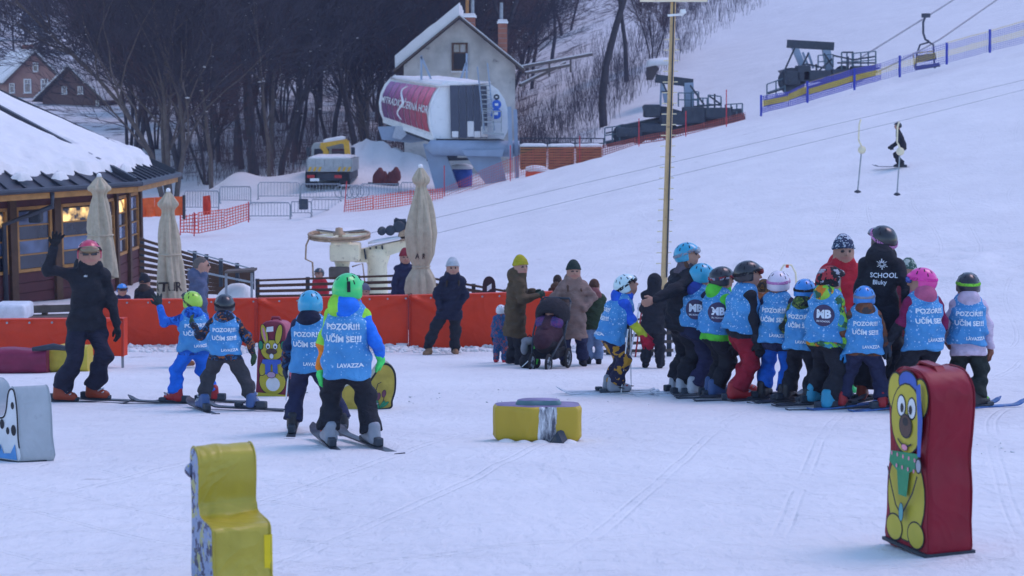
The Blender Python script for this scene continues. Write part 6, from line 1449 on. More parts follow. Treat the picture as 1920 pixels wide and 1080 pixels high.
def ski_mesh(L, wd, m, parent, c, yaw, name='ski', tip=.07):
    """carving ski under a boot at c, pointing along yaw (0 = forward); binding as its part"""
    n = 26; vs = []; R2 = Matrix.Rotation(-yaw, 3, 'Z')
    for i in range(n + 1):
        s = i / n; y = -L * .44 + L * s; w_ = wd * (.50 + .14 * (2 * s - 1) ** 2) * (1 if s < .93 else math.sqrt(max(0, 1 - ((s - .93) / .075) ** 2)) if s < 1 else .15)
        z = .012 + tip * max(0, (s - .86) / .14) ** 2 + .02 * max(0, (.05 - s) / .05) ** 2
        for (a, b) in ((-1, 0), (1, 0), (1, .016), (-1, .016)): vs.append(Vector(c) + R2 @ Vector((a * w_, y, z + b * (1 if s < .97 else .5))))
    fs = []
    for i in range(n):
        for k in range(4): fs.append((i * 4 + k, i * 4 + (k + 1) % 4, i * 4 + 4 + (k + 1) % 4, i * 4 + 4 + k))
    fs += [(3, 2, 1, 0), tuple(n * 4 + k for k in range(4))]
    o = mesh_obj(name, vs, fs, m, parent); autosmooth(o, 40)
    b = MB()
    for (y, l, h) in ((.155, .09, .045), (-.115, .12, .075), (.02, .25, .018)): b.box(Vector(c) + R2 @ Vector((0, y, .03 + h / 2)), (.065, l, h), Matrix.Rotation(-yaw, 3, 'Z'), .012)
    b.build('binding', STEELD, o, world=False); return o
SKIN = mat('skin', (.40, .21, .15), .6, var=.08, bump=.05); LIPS = mat('lips', (.42, .18, .14), .6, bump=0); EYE = mat('eye_dark', (.03, .02, .02), .4, bump=0)
BLACKC = fabric('black_ski_cloth', (.018, .019, .026)); NAVYC = fabric('navy_cloth', (.022, .025, .062)); NEARB = fabric('charcoal_cloth', (.045, .045, .052))
GLOVB = fabric('black_glove', (.015, .016, .02), .7); VESTM = None
def vest_material():
    """light blue bib printed with white flakes that thin out towards the hem"""
    m, nt, b = mk('blue_bib'); tc = node(nt, 'TexCoord'); sp = node(nt, 'SeparateXYZ'); nt.links.new(tc.outputs['Object'], sp.inputs[0])
    cols = (.075, .30, .66, 1); out = None; fac = None
    for sc, thr, th in ((24, .25, .60), (42, .22, .62)):
        vo = node(nt, 'TexVoronoi', Scale=sc); nt.links.new(tc.outputs['Object'], vo.inputs['Vector'])
        l = node(nt, 'Math', operation='LESS_THAN'); nt.links.new(vo.outputs['Distance'], l.inputs[0]); l.inputs[1].default_value = thr
        sc_ = node(nt, 'SeparateColor'); nt.links.new(vo.outputs['Color'], sc_.inputs[0])
        ad = node(nt, 'Math', operation='MULTIPLY_ADD'); nt.links.new(sp.outputs[2], ad.inputs[0]); ad.inputs[1].default_value = -1.5; ad.inputs[2].default_value = th + 1.32
        g = node(nt, 'Math', operation='GREATER_THAN'); nt.links.new(sc_.outputs[0], g.inputs[0]); nt.links.new(ad.outputs[0], g.inputs[1])
        mu = node(nt, 'Math', operation='MULTIPLY'); nt.links.new(l.outputs[0], mu.inputs[0]); nt.links.new(g.outputs[0], mu.inputs[1])
        if fac is None: fac = mu.outputs[0]
        else:
            mx = node(nt, 'Math', operation='MAXIMUM'); nt.links.new(fac, mx.inputs[0]); nt.links.new(mu.outputs[0], mx.inputs[1]); fac = mx.outputs[0]
    nz = node(nt, 'TexNoise', Scale=5.0); nt.links.new(tc.outputs['Object'], nz.inputs[0]); r = ramp(nt, [(.3, (.055, .23, .50)), (.7, (.085, .31, .60))]); nt.links.new(nz.outputs[0], r.inputs[0])
    mm = node(nt, 'MixRGB'); nt.links.new(fac, mm.inputs[0]); nt.links.new(r.outputs[0], mm.inputs[1]); mm.inputs[2].default_value = (.36, .54, .76, 1); nt.links.new(mm.outputs[0], b.inputs['Base Color'])
    n2 = node(nt, 'TexNoise', Scale=6.0, Detail=3.0, Distortion=1.0); nt.links.new(tc.outputs['Object'], n2.inputs[0]); bp = node(nt, 'Bump', Strength=.8, Distance=.07); nt.links.new(n2.outputs[0], bp.inputs['Height']); nt.links.new(bp.outputs[0], b.inputs['Normal'])
    b.inputs['Roughness'].default_value = .7; b.inputs['Specular IOR Level'].default_value = .2; return m
VESTM = vest_material(); PRINTW = mat('white_print', (.72, .76, .82), .6, var=.05, bump=0); BADGE = mat('badge_dark_violet', (.055, .045, .10), .6, bump=0)

def person(label, px, py, top, yaw, jacket, pants, glove=None, feet=((-.075, 0), (.075, 0)), hands=None, fyaw=(0, 0), lean=.03, side=0.0, head=(0, 0), kid=True, bulk=1.0,
           helmet=None, goggles=None, beanie=None, hood=None, hair=None, vest=None, boots=None, skis=None, shoe=None, hem=.45, coat=None, grip=('curl', 'curl'), Y=None, skin=True, arms=None, group=None, collar=None,
           crouch=0.0, v=None, cuff=None, skicol=None, skiyaw=(0, 0), hoodup=False, lower=None, glasses=False, vflare=1.0, tallboot=False, rarm=None, hood2=False, zipper=None):
    if Y is None: g = ground(px, py); Y = g.y
    g = gp(px, Y) if py is None else ground(px, py)
    tp = P(px, top, g.y); base = Vector((g.x, g.y, gz(g.x, g.y))); H = tp.z - base.z
    t = thing('person', label, 'person', base, -R(yaw), group)
    sk = .03 if skis else .0; hd = (.087 if kid else .073) * H; bt = boots is not None
    hz0 = (.505 - crouch) * H * (.985 if kid else 1) ; tl = .30 * H if not kid else .285 * H
    hip = A3(side * .02 * H, -lean * .35 * H, hz0); chest = hip + A3(side * .03 * H, lean * H, tl * .75); sh = hip + A3(side * .04 * H, lean * 1.25 * H, tl)
    if hood or hoodup or True: neck = sh + A3(0, .01 * H + lean * .1 * H, .045 * H)
    hc = A3(neck[0], neck[1] + .012 * H, H - hd * (1.16 if (helmet or beanie) else 1.02))
    hy, hp = R(head[0]), R(head[1]); HR = Matrix.Rotation(-hy, 3, 'Z') @ Matrix.Rotation(-hp, 3, 'X'); hf = np.array(HR @ Vector((0, 1, 0))); hu = np.array(HR @ Vector((0, 0, 1))); hr = np.array(HR @ Vector((1, 0, 0))); HM = np.array(HR)
    J, PT, SKN, CUF = 0, 1, 2, 3
    mats = [jacket, pants, SKIN, collar or jacket, EYE, LIPS, cuff or jacket, lower or pants]
    b = bulk * (1.04 if kid else .92); lb = (1.20 if kid else 1.08) * min(bulk, 1.05); pr = []
    # legs
    ank = []
    for s, ft, fy_ in ((-1, feet[0], fyaw[0]), (1, feet[1], fyaw[1])):
        a = A3(ft[0] * H, ft[1] * H, sk + (.10 if bt else .07) * H * .75); hj = hip + A3(s * .052 * H, 0, -.015 * H); kn, a2 = ik(hj, a, .222 * H, .212 * H, (s * .12 + math.sin(R(fy_)) * .5, 1, .1)); ank.append(a2)
        pr += [cap(hj, kn, .060 * H * lb, .047 * H * lb, PT), cap(kn, a2 + (kn - a2) * .22, .047 * H * lb, .044 * H * lb, 7)]
        if bt: pr += [cyl(a2 + (kn - a2) * (.0 if not tallboot else .3), a2 + (kn - a2) * .6, .054 * H * lb, .047 * H * lb, 7)]
        else: pr += [cap(a2 + (kn - a2) * .25, a2, .041 * H * lb, .036 * H * lb, 7)]
    pr += [cap(hip + A3(-.04 * H, 0, 0), hip + A3(.04 * H, 0, 0), .070 * H * b, .070 * H * b, PT, f=.85)]
    # torso and jacket skirt
    jk = len(pr); hem_z = (coat if coat else hem) * H; hb = hip + A3(0, -.0 * H, hem_z - hip[2])
    pr += [cyl(hb, chest, (.106 if not coat else .116) * H * b, .098 * H * b, J, f=.84), cap(hip + (chest - hip) * .3, chest, .094 * H * b, .098 * H * b, J, f=.80), cap(chest, sh - A3(0, 0, .03 * H), .098 * H * b, .078 * H * b, J, f=.78)]
    sw = (.086 if not kid else .088) * H
    SL, SR = sh + A3(-sw, 0, -.025 * H), sh + A3(sw, 0, -.025 * H); pr += [cap(SL, SR, .045 * H * b, .045 * H * b, J)]
    torso = pr[-4:]
    pr += [cap(sh, neck + A3(0, 0, .01 * H), .058 * H, .048 * H, 3), cap(neck, hc, .034 * H, .036 * H, SKN)]
    # arms
    hd_ = hands or ((-.15, .06, .44), (.15, .06, .44)); hn = []
    for i, (s, S0, hp_) in enumerate(((-1, SL, hd_[0]), (1, SR, hd_[1]))):
        tg = A3(hp_[0] * H, hp_[1] * H, hp_[2] * H); hint = (arms[i] if arms else (s * .55, -.7, -.5)); el, wr = ik(S0, tg, .165 * H, .150 * H, hint); hn.append((el, wr))
        pr += [cap(S0, el, .040 * H * b, .036 * H * b, J if not cuff else 0), cap(el, wr, .036 * H * b, .030 * H * b, 6 if cuff else J)]
    if rarm is not None:
        mats.append(rarm)
        for p_ in pr[-2:]: p_['m'] = len(mats) - 1
    # head and face
    pr += [ell(hc, (hd * .74, hd * .92, hd), SKN, M=HM), ell(hc + hf * hd * .30 - hu * hd * .48, (hd * .52, hd * .52, hd * .46), SKN, M=HM)]
    pr += [cap(hc + hf * hd * .88 + hu * hd * .05, hc + hf * hd * 1.04 - hu * hd * .22, hd * .09, hd * .14, SKN, sk=.006)]
    for s in (-1, 1):
        pr += [ell(hc + hr * s * hd * .78 - hu * hd * .08, (hd * .10, hd * .18, hd * .26), SKN, M=HM)]
        pr += [ell(hc + hr * s * hd * .30 + hf * hd * .83 + hu * hd * .08, (hd * .19, hd * .08, hd * .10), 4, M=HM, sk=.003)]
    pr += [ell(hc + hf * hd * .80 - hu * hd * .52, (hd * .19, hd * .09, hd * .045), 5, M=HM, sk=.003)]
    if hood is not None:
        mats.append(hood); hk = len(mats) - 1
        if hoodup: pr += [ell(hc - hf * hd * .22 + hu * hd * .05, (hd * 1.05, hd * 1.08, hd * 1.22), hk, M=HM), cap(neck - hf * .02 * H, hc - hf * hd * .4 - hu * hd * .5, .07 * H, hd * .9, hk)]
        else: pr += [ell(neck + A3(0, -.064 * H, -.008 * H), (.076 * H, .054 * H, .062 * H), hk), cap(sh + A3(-.04 * H, -.03 * H, .02 * H), sh + A3(.04 * H, -.03 * H, .02 * H), .034 * H, .034 * H, hk), cap(neck + A3(-.045 * H, .03 * H, -.015 * H), neck + A3(.045 * H, .03 * H, -.015 * H), .032 * H, .032 * H, hk)]
    if hood2: pr += [ell(neck + A3(-.050 * H, -.058 * H, -.004 * H), (.050 * H, .058 * H, .064 * H), 3)]
    ph = np.array([rnd.uniform(0, 6) for _ in range(6)])
    def wrinkle(d, Q):
        x, y, z = Q.T; s1 = np.sin(z * 38 / H + 5 * np.sin(x * 9 / H + ph[0]) + ph[1]) * np.sin(x * 14 / H + y * 17 / H + ph[2]); s2 = np.sin(z * 70 / H + x * 30 / H + ph[3]) * np.sin(y * 26 / H - x * 18 / H + ph[4])
        m = np.clip((hc[2] - hd * 1.2 - z) / (.05 * H), 0, 1); quilt = np.abs(np.sin(z * math.pi / (.052 * H))) if coat else 0
        return d + m * (.0085 * s1 + .0045 * s2 - (.006 * quilt if coat else 0) ) * H
    vox = v or (.0125 if g.y < 22 else .016)
    def pick(c):
        D = np.stack([sd_prim(p_, c) for p_ in pr]); ms = np.array([p_['m'] for p_ in pr]); leg = np.isin(ms, (PT, 7)); up = c[:, 2] > hem_z - .004
        near = D[jk] < .10 * H; D[np.ix_(leg, up & near)] += 9.0
        return ms[D.argmin(0)]
    bo, fn = sdf_obj('body', pr, .028 * H, vox, mats, t, sub=wrinkle, choose=pick)
    # gloves
    if glove is not None:
        for i, (el, wr) in enumerate(hn):
            d = Vector(wr - el).normalized(); s = (-1, 1)[i]; sc = H * (.70 if kid else .60) * (1.12 if kid else 1.05) * (.88 if glove is SKIN else 1)
            inw = Vector((-s, .25, 0)) if grip[i] != 'open' else Vector((0, 1, 0))
            M = basis(-d, -inw, Vector(wr) + d * .015 * H)
            if s < 0: M = M @ Matrix.Scale(-1, 4, (1, 0, 0))
            gl = inst('glove' if glove is not SKIN else 'hand', HAND[grip[i]], M, glove, t, sc)
            if s < 0: gl.data.flip_normals()
    # boots / shoes / skis
    for i, a in enumerate(ank):
        fy_ = fyaw[i]; Rz = Matrix.Rotation(-R(fy_), 4, 'Z'); M = Matrix.Translation((a[0], a[1] + .01, sk)) @ Rz
        if boots is not None:
            sc = H / (1.55 if kid else 2.0) * 1.0; bo_ = inst('ski_boot', BOOT, M, boots[0], t, sc)
            q = MB()
            for (yy, zz, w_) in ((.10, .085, .1), (.06, .115, .11), (.03, .17, .12)): q.box(M @ Vector((0, yy * sc + .02, zz * sc)), (w_ * sc, .045 * sc, .016 * sc), Matrix.Rotation(-R(fy_), 3, 'Z') @ Matrix.Rotation(R(35), 3, 'X'), .004)
            q.build('buckle', boots[1], bo_, world=False)
        else:
            inst('shoe', SHOE, M, shoe or BLACKC, t, H / 1.75 * (1.05 if not kid else 1.1))
        if skis: ski_mesh(skis[0], .075 if kid else .085, skis[1], t, (a[0], a[1] + .0, .0), R(fy_ + skiyaw[i]))
    HM4 = Matrix.Identity(4)
    for r_ in range(3):
        for c_ in range(3): HM4[r_][c_] = HR[r_][c_]
    HM4.translation = Vector(hc)
    if helmet is not None:
        h = inst('helmet', HELM, HM4, helmet, t, hd)
        V = np.array([tuple(x) for x in VENT.v]); mesh_obj('vent', (V * hd) @ HM.T + hc, VENT.f, BLACKC, h)['kind'] = 'stuff'
        if goggles:
            up = Matrix.Translation((0, 0, 0))
            if len(goggles) > 2 and goggles[2]: M2 = HM4 @ Matrix.Rotation(R(goggles[2]), 4, 'X')
            else: M2 = HM4
            go = inst('goggles', GOG[0], M2, goggles[0], t, hd); inst('lens', GOG[1], M2, goggles[1], go, hd)
    elif goggles:
        go = inst('goggles', GOG[0], HM4, goggles[0], t, hd); inst('lens', GOG[1], HM4, goggles[1], go, hd)
    if glasses:
        q = MB()
        for s in (-1, 1): q.box(Vector(hc + hr * s * hd * .33 + hf * hd * .93 + hu * hd * .08), (hd * .5, hd * .08, hd * .3), HR, hd * .03)
        q.bar(Vector(hc + hr * -hd * .78 + hf * hd * .9 + hu * hd * .14), Vector(hc + hr * hd * .78 + hf * hd * .9 + hu * hd * .14), hd * .07); q.build('sunglasses', glass_mat('dark_lens', (.01, .01, .012)), t, world=False)
    if beanie is not None:
        be = inst('beanie', BEAN, HM4, beanie[0], t, hd)
        if len(beanie) > 1: q = MB(); q.lathe(Vector(hc + hu * hd * 1.25 - hf * hd * .1), [(.01, -hd * .25), (hd * .22, -hd * .1), (hd * .27, hd * .05), (hd * .15, hd * .22), (.005, hd * .28)], 12); q.build('pompom', beanie[1], be, True, world=False)
    if hair is not None:
        hp_ = [ell(hc - hf * hd * .12 + hu * hd * .08, (hd * .82, hd * .96, hd * 1.02), M=HM)]
        def hcut(d, Q):
            w = (Q - hc) @ HM; return np.maximum(d, np.minimum(w[:, 1] - hd * .38, 99) - np.clip((w[:, 2] - hd * .45), 0, 1) * 2.2)
        sdf_obj('hair', hp_, .02, .012, hair[0], t, sub=hcut)
        if len(hair) > 1:       # long strands
            st = []
            for s in hair[1]:
                st += [cap(hc + hr * s * hd * .62 - hf * hd * .15, hc + hr * s * hd * .8 + hf * hd * .1 - A3(0, 0, hd * 1.6), hd * .26, hd * .24), cap(hc + hr * s * hd * .8 + hf * hd * .1 - A3(0, 0, hd * 1.6), chest + hr * s * .065 * H + hf * .098 * H - A3(0, 0, .0), hd * .24, hd * .1)]
            sdf_obj('hair_strand', st, .02, .012, hair[0], t)
    if vest is not None:
        vh = vest.get('hem', hem) * H; vb = hip + A3(0, 0, vh - hip[2]); fl = vflare
        vp = [cyl(vb, chest + (sh - chest) * .3, .142 * H * b * fl, .124 * H * b, f=.86), cap(chest, sh - A3(0, 0, .03 * H), .124 * H * b, .108 * H * b, f=.80), cap(SL * .72 + SR * .28, SR * .72 + SL * .28, .066 * H * b, .066 * H * b)]
        if hood is not None and not hoodup: pass
        def vsub(d, Q):
            d = wrinkle(d, Q); z = Q[:, 2]; d = d + .0035 * H * np.sin(Q[:, 0] * 40 / H + 4 * np.sin(z * 12 / H + ph[5]) + ph[0]) * np.clip((chest[2] - z) / (.1 * H), 0.2, 1) + .003 * H * np.sin(z * 45 / H + Q[:, 0] * 22 / H + ph[2]); d = np.maximum(d, np.abs(Q[:, 0] - sh[0]) - (.120 + .04 * np.clip((chest[2] - z) / (.1 * H), 0, 1)) * H * b)
            nk = np.sqrt((Q[:, 0] - neck[0]) ** 2 + (Q[:, 1] - neck[1] + .005 * H) ** 2 + ((z - neck[2]) * .9) ** 2) - .058 * H
            return np.maximum(d, -nk)
        ve, vf = sdf_obj('bib', vp, .03 * H, vox * .9, VESTM, t, sub=vsub)
        def project(me, org, xax, nrm, m, nm, par, lift=.007):
            n = len(me.vertices); co = np.zeros(n * 3); me.vertices.foreach_get('co', co); co = co.reshape(-1, 3); w = org + co[:, :1] * xax + co[:, 1:2] * A3(0, 0, 1); Q = w + nrm * .30 * H
            for _ in range(26): d = vf(Q); Q = Q - nrm * np.clip(d * .8, -.02, .08)[:, None]
            bad = (np.abs(vf(Q)) > .012) | ((Q - w) @ nrm < -.02); Q = Q + nrm * lift; me.vertices.foreach_set('co', Q.ravel())
            if bad.any():
                bmx = bmesh.new(); bmx.from_mesh(me); bmx.verts.ensure_lookup_table(); bmesh.ops.delete(bmx, geom=[bmx.verts[i] for i in np.nonzero(bad)[0]], context='VERTS'); bmx.to_mesh(me); bmx.free()
            me.materials.append(m); me.update(); o = bpy.data.objects.new(nm, me); COL.objects.link(o); o.parent = par
        for sd_ in vest.get('txt', ('back',)):
            nrm = A3(0, -1, 0) if sd_ == 'back' else A3(0, 1, 0); xax = A3(1, 0, 0) if sd_ == 'back' else A3(-1, 0, 0)
            o0 = hip * .4 + chest * .6
            for body, dz, size in (('POZOR!!!', .070, .046), ('UČÍM SE!!!', .0, .046), ('LAVAZZA', -.115 + (vest.get('hem', hem) - .45) * .6, .032)):
                me = ftext(body, size * H, .035); project(me, o0 + A3(0, 0, dz * H) + (xax * .045 * H if body[0] == 'L' else 0), xax, nrm, PRINTW, 'lettering', ve)
        if vest.get('badge') is not None:
            a = R(vest['badge']); nrm = A3(math.sin(a), math.cos(a), 0); xax = A3(-math.cos(a), math.sin(a), 0)
            q = MB(); n = 28; ring = []
            for k, rr in enumerate((0, .03, .06, .075)):
                for i in range(n): c_ = 2 * math.pi * i / n; ring.append((rr * H * math.cos(c_), rr * H * math.sin(c_), 0))
            fs = [[k * n + i, k * n + (i + 1) % n, (k + 1) * n + (i + 1) % n, (k + 1) * n + i] for k in range(3) for i in range(n)]
            me = bpy.data.meshes.new('badge'); me.from_pydata(ring, [], fs); o0 = hip * .3 + chest * .7 + A3(0, 0, .02 * H); project(me, o0, xax, nrm, BADGE, 'badge', ve, .006)
            me = ftext('MB', .075 * H, .05); project(me, o0 + A3(0, 0, -.015 * H), xax, nrm, PRINTW, 'badge_lettering', ve, .011)
            me = ftext('SKI SCHOOL', .017 * H, .02); project(me, o0 + A3(0, 0, -.045 * H), xax, nrm, PRINTW, 'badge_lettering', ve, .011)
    t['_H'] = H
    return dict(t=t, H=H, hn=hn, base=base, fn=fn, hip=hip, chest=chest, sh=sh, hc=hc, hd=hd, HM=HM, yaw=yaw, body=bo, ank=ank)
def local(pn, v): return pn['t'].matrix_basis @ Vector(v)
def back_text(pn, body, x, z, size, m=None, nrm=(0, -1, 0)):
    me = ftext(body, size, .02); n = len(me.vertices); co = np.zeros(n * 3); me.vertices.foreach_get('co', co); co = co.reshape(-1, 3); nn = A3(*nrm); xa = A3(1, 0, 0) if nrm[1] < 0 else A3(-1, 0, 0)
    Q = A3(0, 0, 0) + xa * (co[:, :1] + x) + A3(0, 0, 1) * (co[:, 1:2] + z) + pn['chest'] * A3(1, 1, 0) + nn * .5
    for _ in range(30): d = pn['fn'](Q); Q = Q - nn * np.clip(d * .8, -.02, .1)[:, None]
    Q = Q + nn * .006; me.vertices.foreach_set('co', Q.ravel()); me.materials.append(m or PRINTW); o = bpy.data.objects.new('lettering', me); COL.objects.link(o); o.parent = pn['body']; me.update()
def pole_between(a, b, label, m=None, basket=True, m2=None):
    a, b = Vector(a), Vector(b); t = thing('ski_pole', label, 'ski pole', b)
    d = (a - b).normalized(); q = MB(); q.tube([b, a], [.006, .009], 8); q.build('shaft', m or WHITEP, t); q = MB(); q.tube([a - d * .02, a + d * .11], [.015, .017], 8); q.build('grip', BLACKC, t, True)
    if basket: q = MB(); q.lathe(b + d * .06, [(.008, -.005), (.04, 0), (.008, .008)], 12, d.to_track_quat('Z', 'Y').to_matrix()); q.build('basket', BLACKC, t)
    return t
print('TICK e_people', round(time.time() - T0, 1))
# ---------------------------------------------------------------- cloth colours of the cast
def hm(name, c, **k): return mat('helmet_' + name, c, .32, var=.08, scale=4, bump=.03, spec=.5, coat=.3, **k)
TEAL = hm('teal', (.03, .33, .52)); HBLK = hm('black', (.018, .019, .024)); HRED = hm('red', (.50, .03, .08)); HGRN = hm('green', (.03, .58, .14)); HBLU = hm('blue', (.03, .22, .60)); HWHT = hm('white', (.52, .68, .70)); HPNK = hm('pink', (.72, .04, .30)); HWP = hm('white_pink', (.66, .60, .68)); HCAMO = camo('helmet_camo', [(.015, .015, .02), (.015, .015, .02), (.35, .04, .05), (.02, .02, .025), (.3, .32, .38)], 16); HBRN = camo('helmet_bronze', [(.03, .02, .015), (.14, .07, .02), (.02, .015, .012), (.10, .05, .02)], 20)
def fb(n, c, **k): return fabric('cloth_' + n, c, **k)
LENSD = glass_mat('goggle_lens_dark', (.03, .02, .03)); LENSG = glass_mat('goggle_lens_mirror', (.30, .20, .10), .1); LENSB = glass_mat('goggle_lens_blue', (.05, .12, .5), .08); LENSS = glass_mat('goggle_lens_silver', (.25, .27, .33), .1)
SBLK = fb('strap_black', (.02, .02, .025)); SLIME = fb('strap_lime', (.22, .62, .05)); SPINK = fb('strap_pink', (.55, .22, .45)); SGREY = fb('strap_grey', (.25, .27, .33)); SPNK2 = fb('strap_magenta', (.7, .05, .32)); SMAR = fb('strap_maroon', (.20, .03, .03))
BUCK = mat('buckle_grey', (.42, .43, .45), .4, .5); BORG = mat('boot_orange', (.26, .04, .015), .4); BRED = mat('boot_red', (.34, .02, .025), .4); BWHT = mat('boot_white', (.42, .44, .48), .4); BGRY = mat('boot_grey', (.26, .28, .32), .4); BBLU = mat('boot_steel_blue', (.05, .10, .24), .45); BCYA = mat('boot_cyan', (.03, .27, .42), .4); BBLK = mat('boot_black', (.025, .025, .03), .4)
SKD = mat('ski_dark', (.05, .055, .07), .35, var=.5, scale=9); SKW = mat('ski_white', (.55, .57, .62), .35, var=.3, scale=9, wear=(.06, .07, .1)); SKBL = mat('ski_blue', (.06, .14, .36), .35, var=.5, scale=9, wear=(.5, .5, .55))
BLUEJ = camo('jacket_blue_print', [(.02, .12, .52), (.03, .17, .62), (.015, .05, .25), (.02, .12, .52)], 22); ORNJ = camo('jacket_dark_orange_print', [(.02, .022, .035), (.02, .022, .035), (.03, .10, .22), (.33, .10, .03), (.02, .03, .06)], 26); NAVP = camo('jacket_navy_print', [(.015, .018, .04), (.015, .018, .04), (.02, .07, .16), (.015, .018, .04), (.20, .06, .03)], 26)
LIMEJ = camo('jacket_lime_print', [(.24, .55, .05), (.30, .55, .06), (.6, .18, .02), (.04, .12, .06), (.05, .25, .35)], 15); GRNC = camo('jacket_moss_print', [(.05, .10, .03), (.015, .02, .02), (.14, .20, .04), (.02, .03, .03)], 22); BRNC = camo('jacket_brown_print', [(.16, .06, .03), (.18, .075, .04), (.06, .05, .05), (.14, .05, .03)], 18); MUST = camo('trousers_mustard_print', [(.02, .02, .05), (.02, .02, .05), (.02, .02, .045), (.42, .22, .03)], 13)
BACKC = {'txt': ('back',)}
def V(hem=.44, badge=None, txt=('back',)): return dict(hem=hem, badge=badge, txt=txt if badge is None else ())
GL = lambda n, c: fb('glove_' + n, c, rough=.7)

# --- waving ski instructor on the left
pn = person('ski instructor in black with red helmet waving one raised arm', 163, 752, 449, 152, BLACKC, fb('midnight_trousers', (.017, .018, .034)), GLOVB, feet=((-.045, .02), (.15, .0)), fyaw=(-48, -48), hands=((-.185, .05, .46), (.185, .05, .96)), arms=((-.6, -.6, -.3), (.8, -.2, .1)), kid=False, helmet=HRED, goggles=(SBLK, LENSG, 14), glasses=True, head=(12, 0), boots=(BORG, BUCK), skis=(1.62, SKD), collar=BLACKC, lean=.02, hood=BLACKC, grip=('curl', 'open'), side=-.5)
back_text(pn, 'ski', -.06, pn['chest'][2] + .09, .035, nrm=(0, 1, 0))
# --- four children at the left
person('child in blue patterned jacket and lime helmet raising one hand to wave', 366, 757, 547, -22, BLUEJ, fb('royal_blue', (.015, .14, .62)), GL('dark', (.02, .03, .03)), feet=((-.17, .02), (.15, .02)), fyaw=(-38, -38), skiyaw=(-16, -16), hands=((-.27, .12, .86), (.12, .22, .66)), arms=((-.6, -.2, -.8), (.6, -.5, -.5)), helmet=hm('lime_black', (.36, .62, .05)), goggles=(HBLK, HBLK, 34), head=(-22, 0), boots=(BRED, BWHT), skis=(1.05, SKD), vest=V(.47), grip=('open', 'curl'), hood=BLUEJ)
person('child in dark orange-printed jacket and black helmet holding one arm out', 424, 770, 553, -6, ORNJ, NEARB, GL('green_black', (.03, .07, .03)), feet=((-.19, -.02), (.22, .0)), fyaw=(-30, 18), skiyaw=(8, -86), hands=((-.27, .16, .72), (.23, .05, .50)), arms=((-.6, -.2, -.8), (.6, -.5, -.3)), helmet=HBLK, goggles=(SBLK, LENSD, 10), head=(-14, 0), boots=(BBLU, BWHT), tallboot=True, skis=(.95, SKD), vest=V(.485), hood=ORNJ)
p4 = person('child in navy hood and light blue helmet standing behind the green-helmeted child', 583, 813, 546, 4, NAVYC, NAVYC, GL('navy', (.02, .03, .06)), feet=((-.13, .0), (.22, .03)), fyaw=(-8, -12), hands=((-.18, .06, .47), (.16, .14, .5)), helmet=TEAL, boots=(BBLK, SPNK2), skis=(1.1, SKD), vest=V(.43), hood=fb('dark_navy_hood', (.016, .018, .04)), cuff=NAVP, collar=fb('rust_collar', (.4, .08, .03)), head=(6, 0), vflare=.95)
p5 = person('child in bright green helmet with lime, orange and blue jacket, largest in front', 652, 839, 514, 8, fb('lime', (.30, .68, .06)), BLACKC, GL('neon_green', (.08, .75, .16)), feet=((-.11, .0), (.135, .03)), fyaw=(-28, -32), skiyaw=(2, -6), hands=((-.17, .07, .45), (.17, .1, .52)), helmet=HGRN, boots=(BGRY, BRED), skis=(1.25, SKD), vest=V(.405), hood=fb('lime_blue_hood', (.02, .17, .72)), collar=fb('lime', (.30, .68, .06)), cuff=fb('orange_sleeve', (.75, .22, .02)), head=(14, 0), rarm=fb('royal_sleeve', (.02, .17, .72)), hood2=True)
# black buckle bar on the back of the green helmet
q = MB(); c = Vector(p5['hc']); hd = p5['hd']; q.bar(c + Vector((.30 * hd, -1.12 * hd, .75 * hd)), c + Vector((.34 * hd, -1.24 * hd, .05 * hd)), .22 * hd, .1 * hd); q.build('rear_clip', SBLK, p5['t'], world=False)
w = local(p5, p5['hn'][0][1]); pole_between(w + Vector((.05, -.02, -.02)), w + Vector((.10, -.05, -.30)), 'short white pole hanging from the neon green glove', basket=False); w = local(p4, p4['hn'][0][1]); pole_between(w + Vector((.03, -.02, -.02)), w + Vector((.0, -.06, -.32)), 'short white pole hanging from the dark sleeve beside the rabbit block', basket=False)
# --- people along the orange padding
GREYJ = fb('grey_blue_jacket', (.085, .10, .17))
person('bareheaded man in grey-blue jacket walking in front of the orange padding', 371, 688, 483, 78, GREYJ, fb('dark_jeans', (.05, .055, .08)), SKIN, feet=((-.05, -.14), (.05, .08)), hands=((-.13, .05, .46), (.13, .08, .46)), kid=False, hair=(fb('grey_hair', (.12, .10, .09)),), hood=GREYJ, coat=.40, glasses=True, head=(5, 0), shoe=mat('shoe_rust', (.3, .12, .06), .6))
person('person in black hooded coat with back turned behind the left padding', 272, None, 517, 10, BLACKC, BLACKC, GLOVB, Y=33.2, kid=True, beanie=(BLACKC,), hood=fb('fur_trim', (.05, .035, .03)), bulk=1.25)
person('small child in blue helmet behind the left padding next to the hut', 231, None, 531, 160, NAVYC, NAVYC, GLOVB, Y=33.0, helmet=HBLU, goggles=(SBLK, LENSD))
person('child in red jacket and black helmet by the drag lift drive', 602, None, 502, 200, fb('red_jacket_far', (.50, .03, .04)), BLACKC, GLOVB, Y=37.5, helmet=HBLK, hair=(fb('brown_hair', (.06, .035, .025)),))
person('person in navy coat half hidden by the tall closed parasol', 760, None, 468, 170, NAVYC, NAVYC, GLOVB, Y=35.0, kid=False, beanie=(fb('maroon_hat', (.25, .03, .04)),))
person('person in grey knitted hat just showing above the middle padding', 686, None, 534, 180, NEARB, NEARB, GLOVB, Y=33.0, kid=True, beanie=(fb('grey_hat', (.13, .14, .19)),))
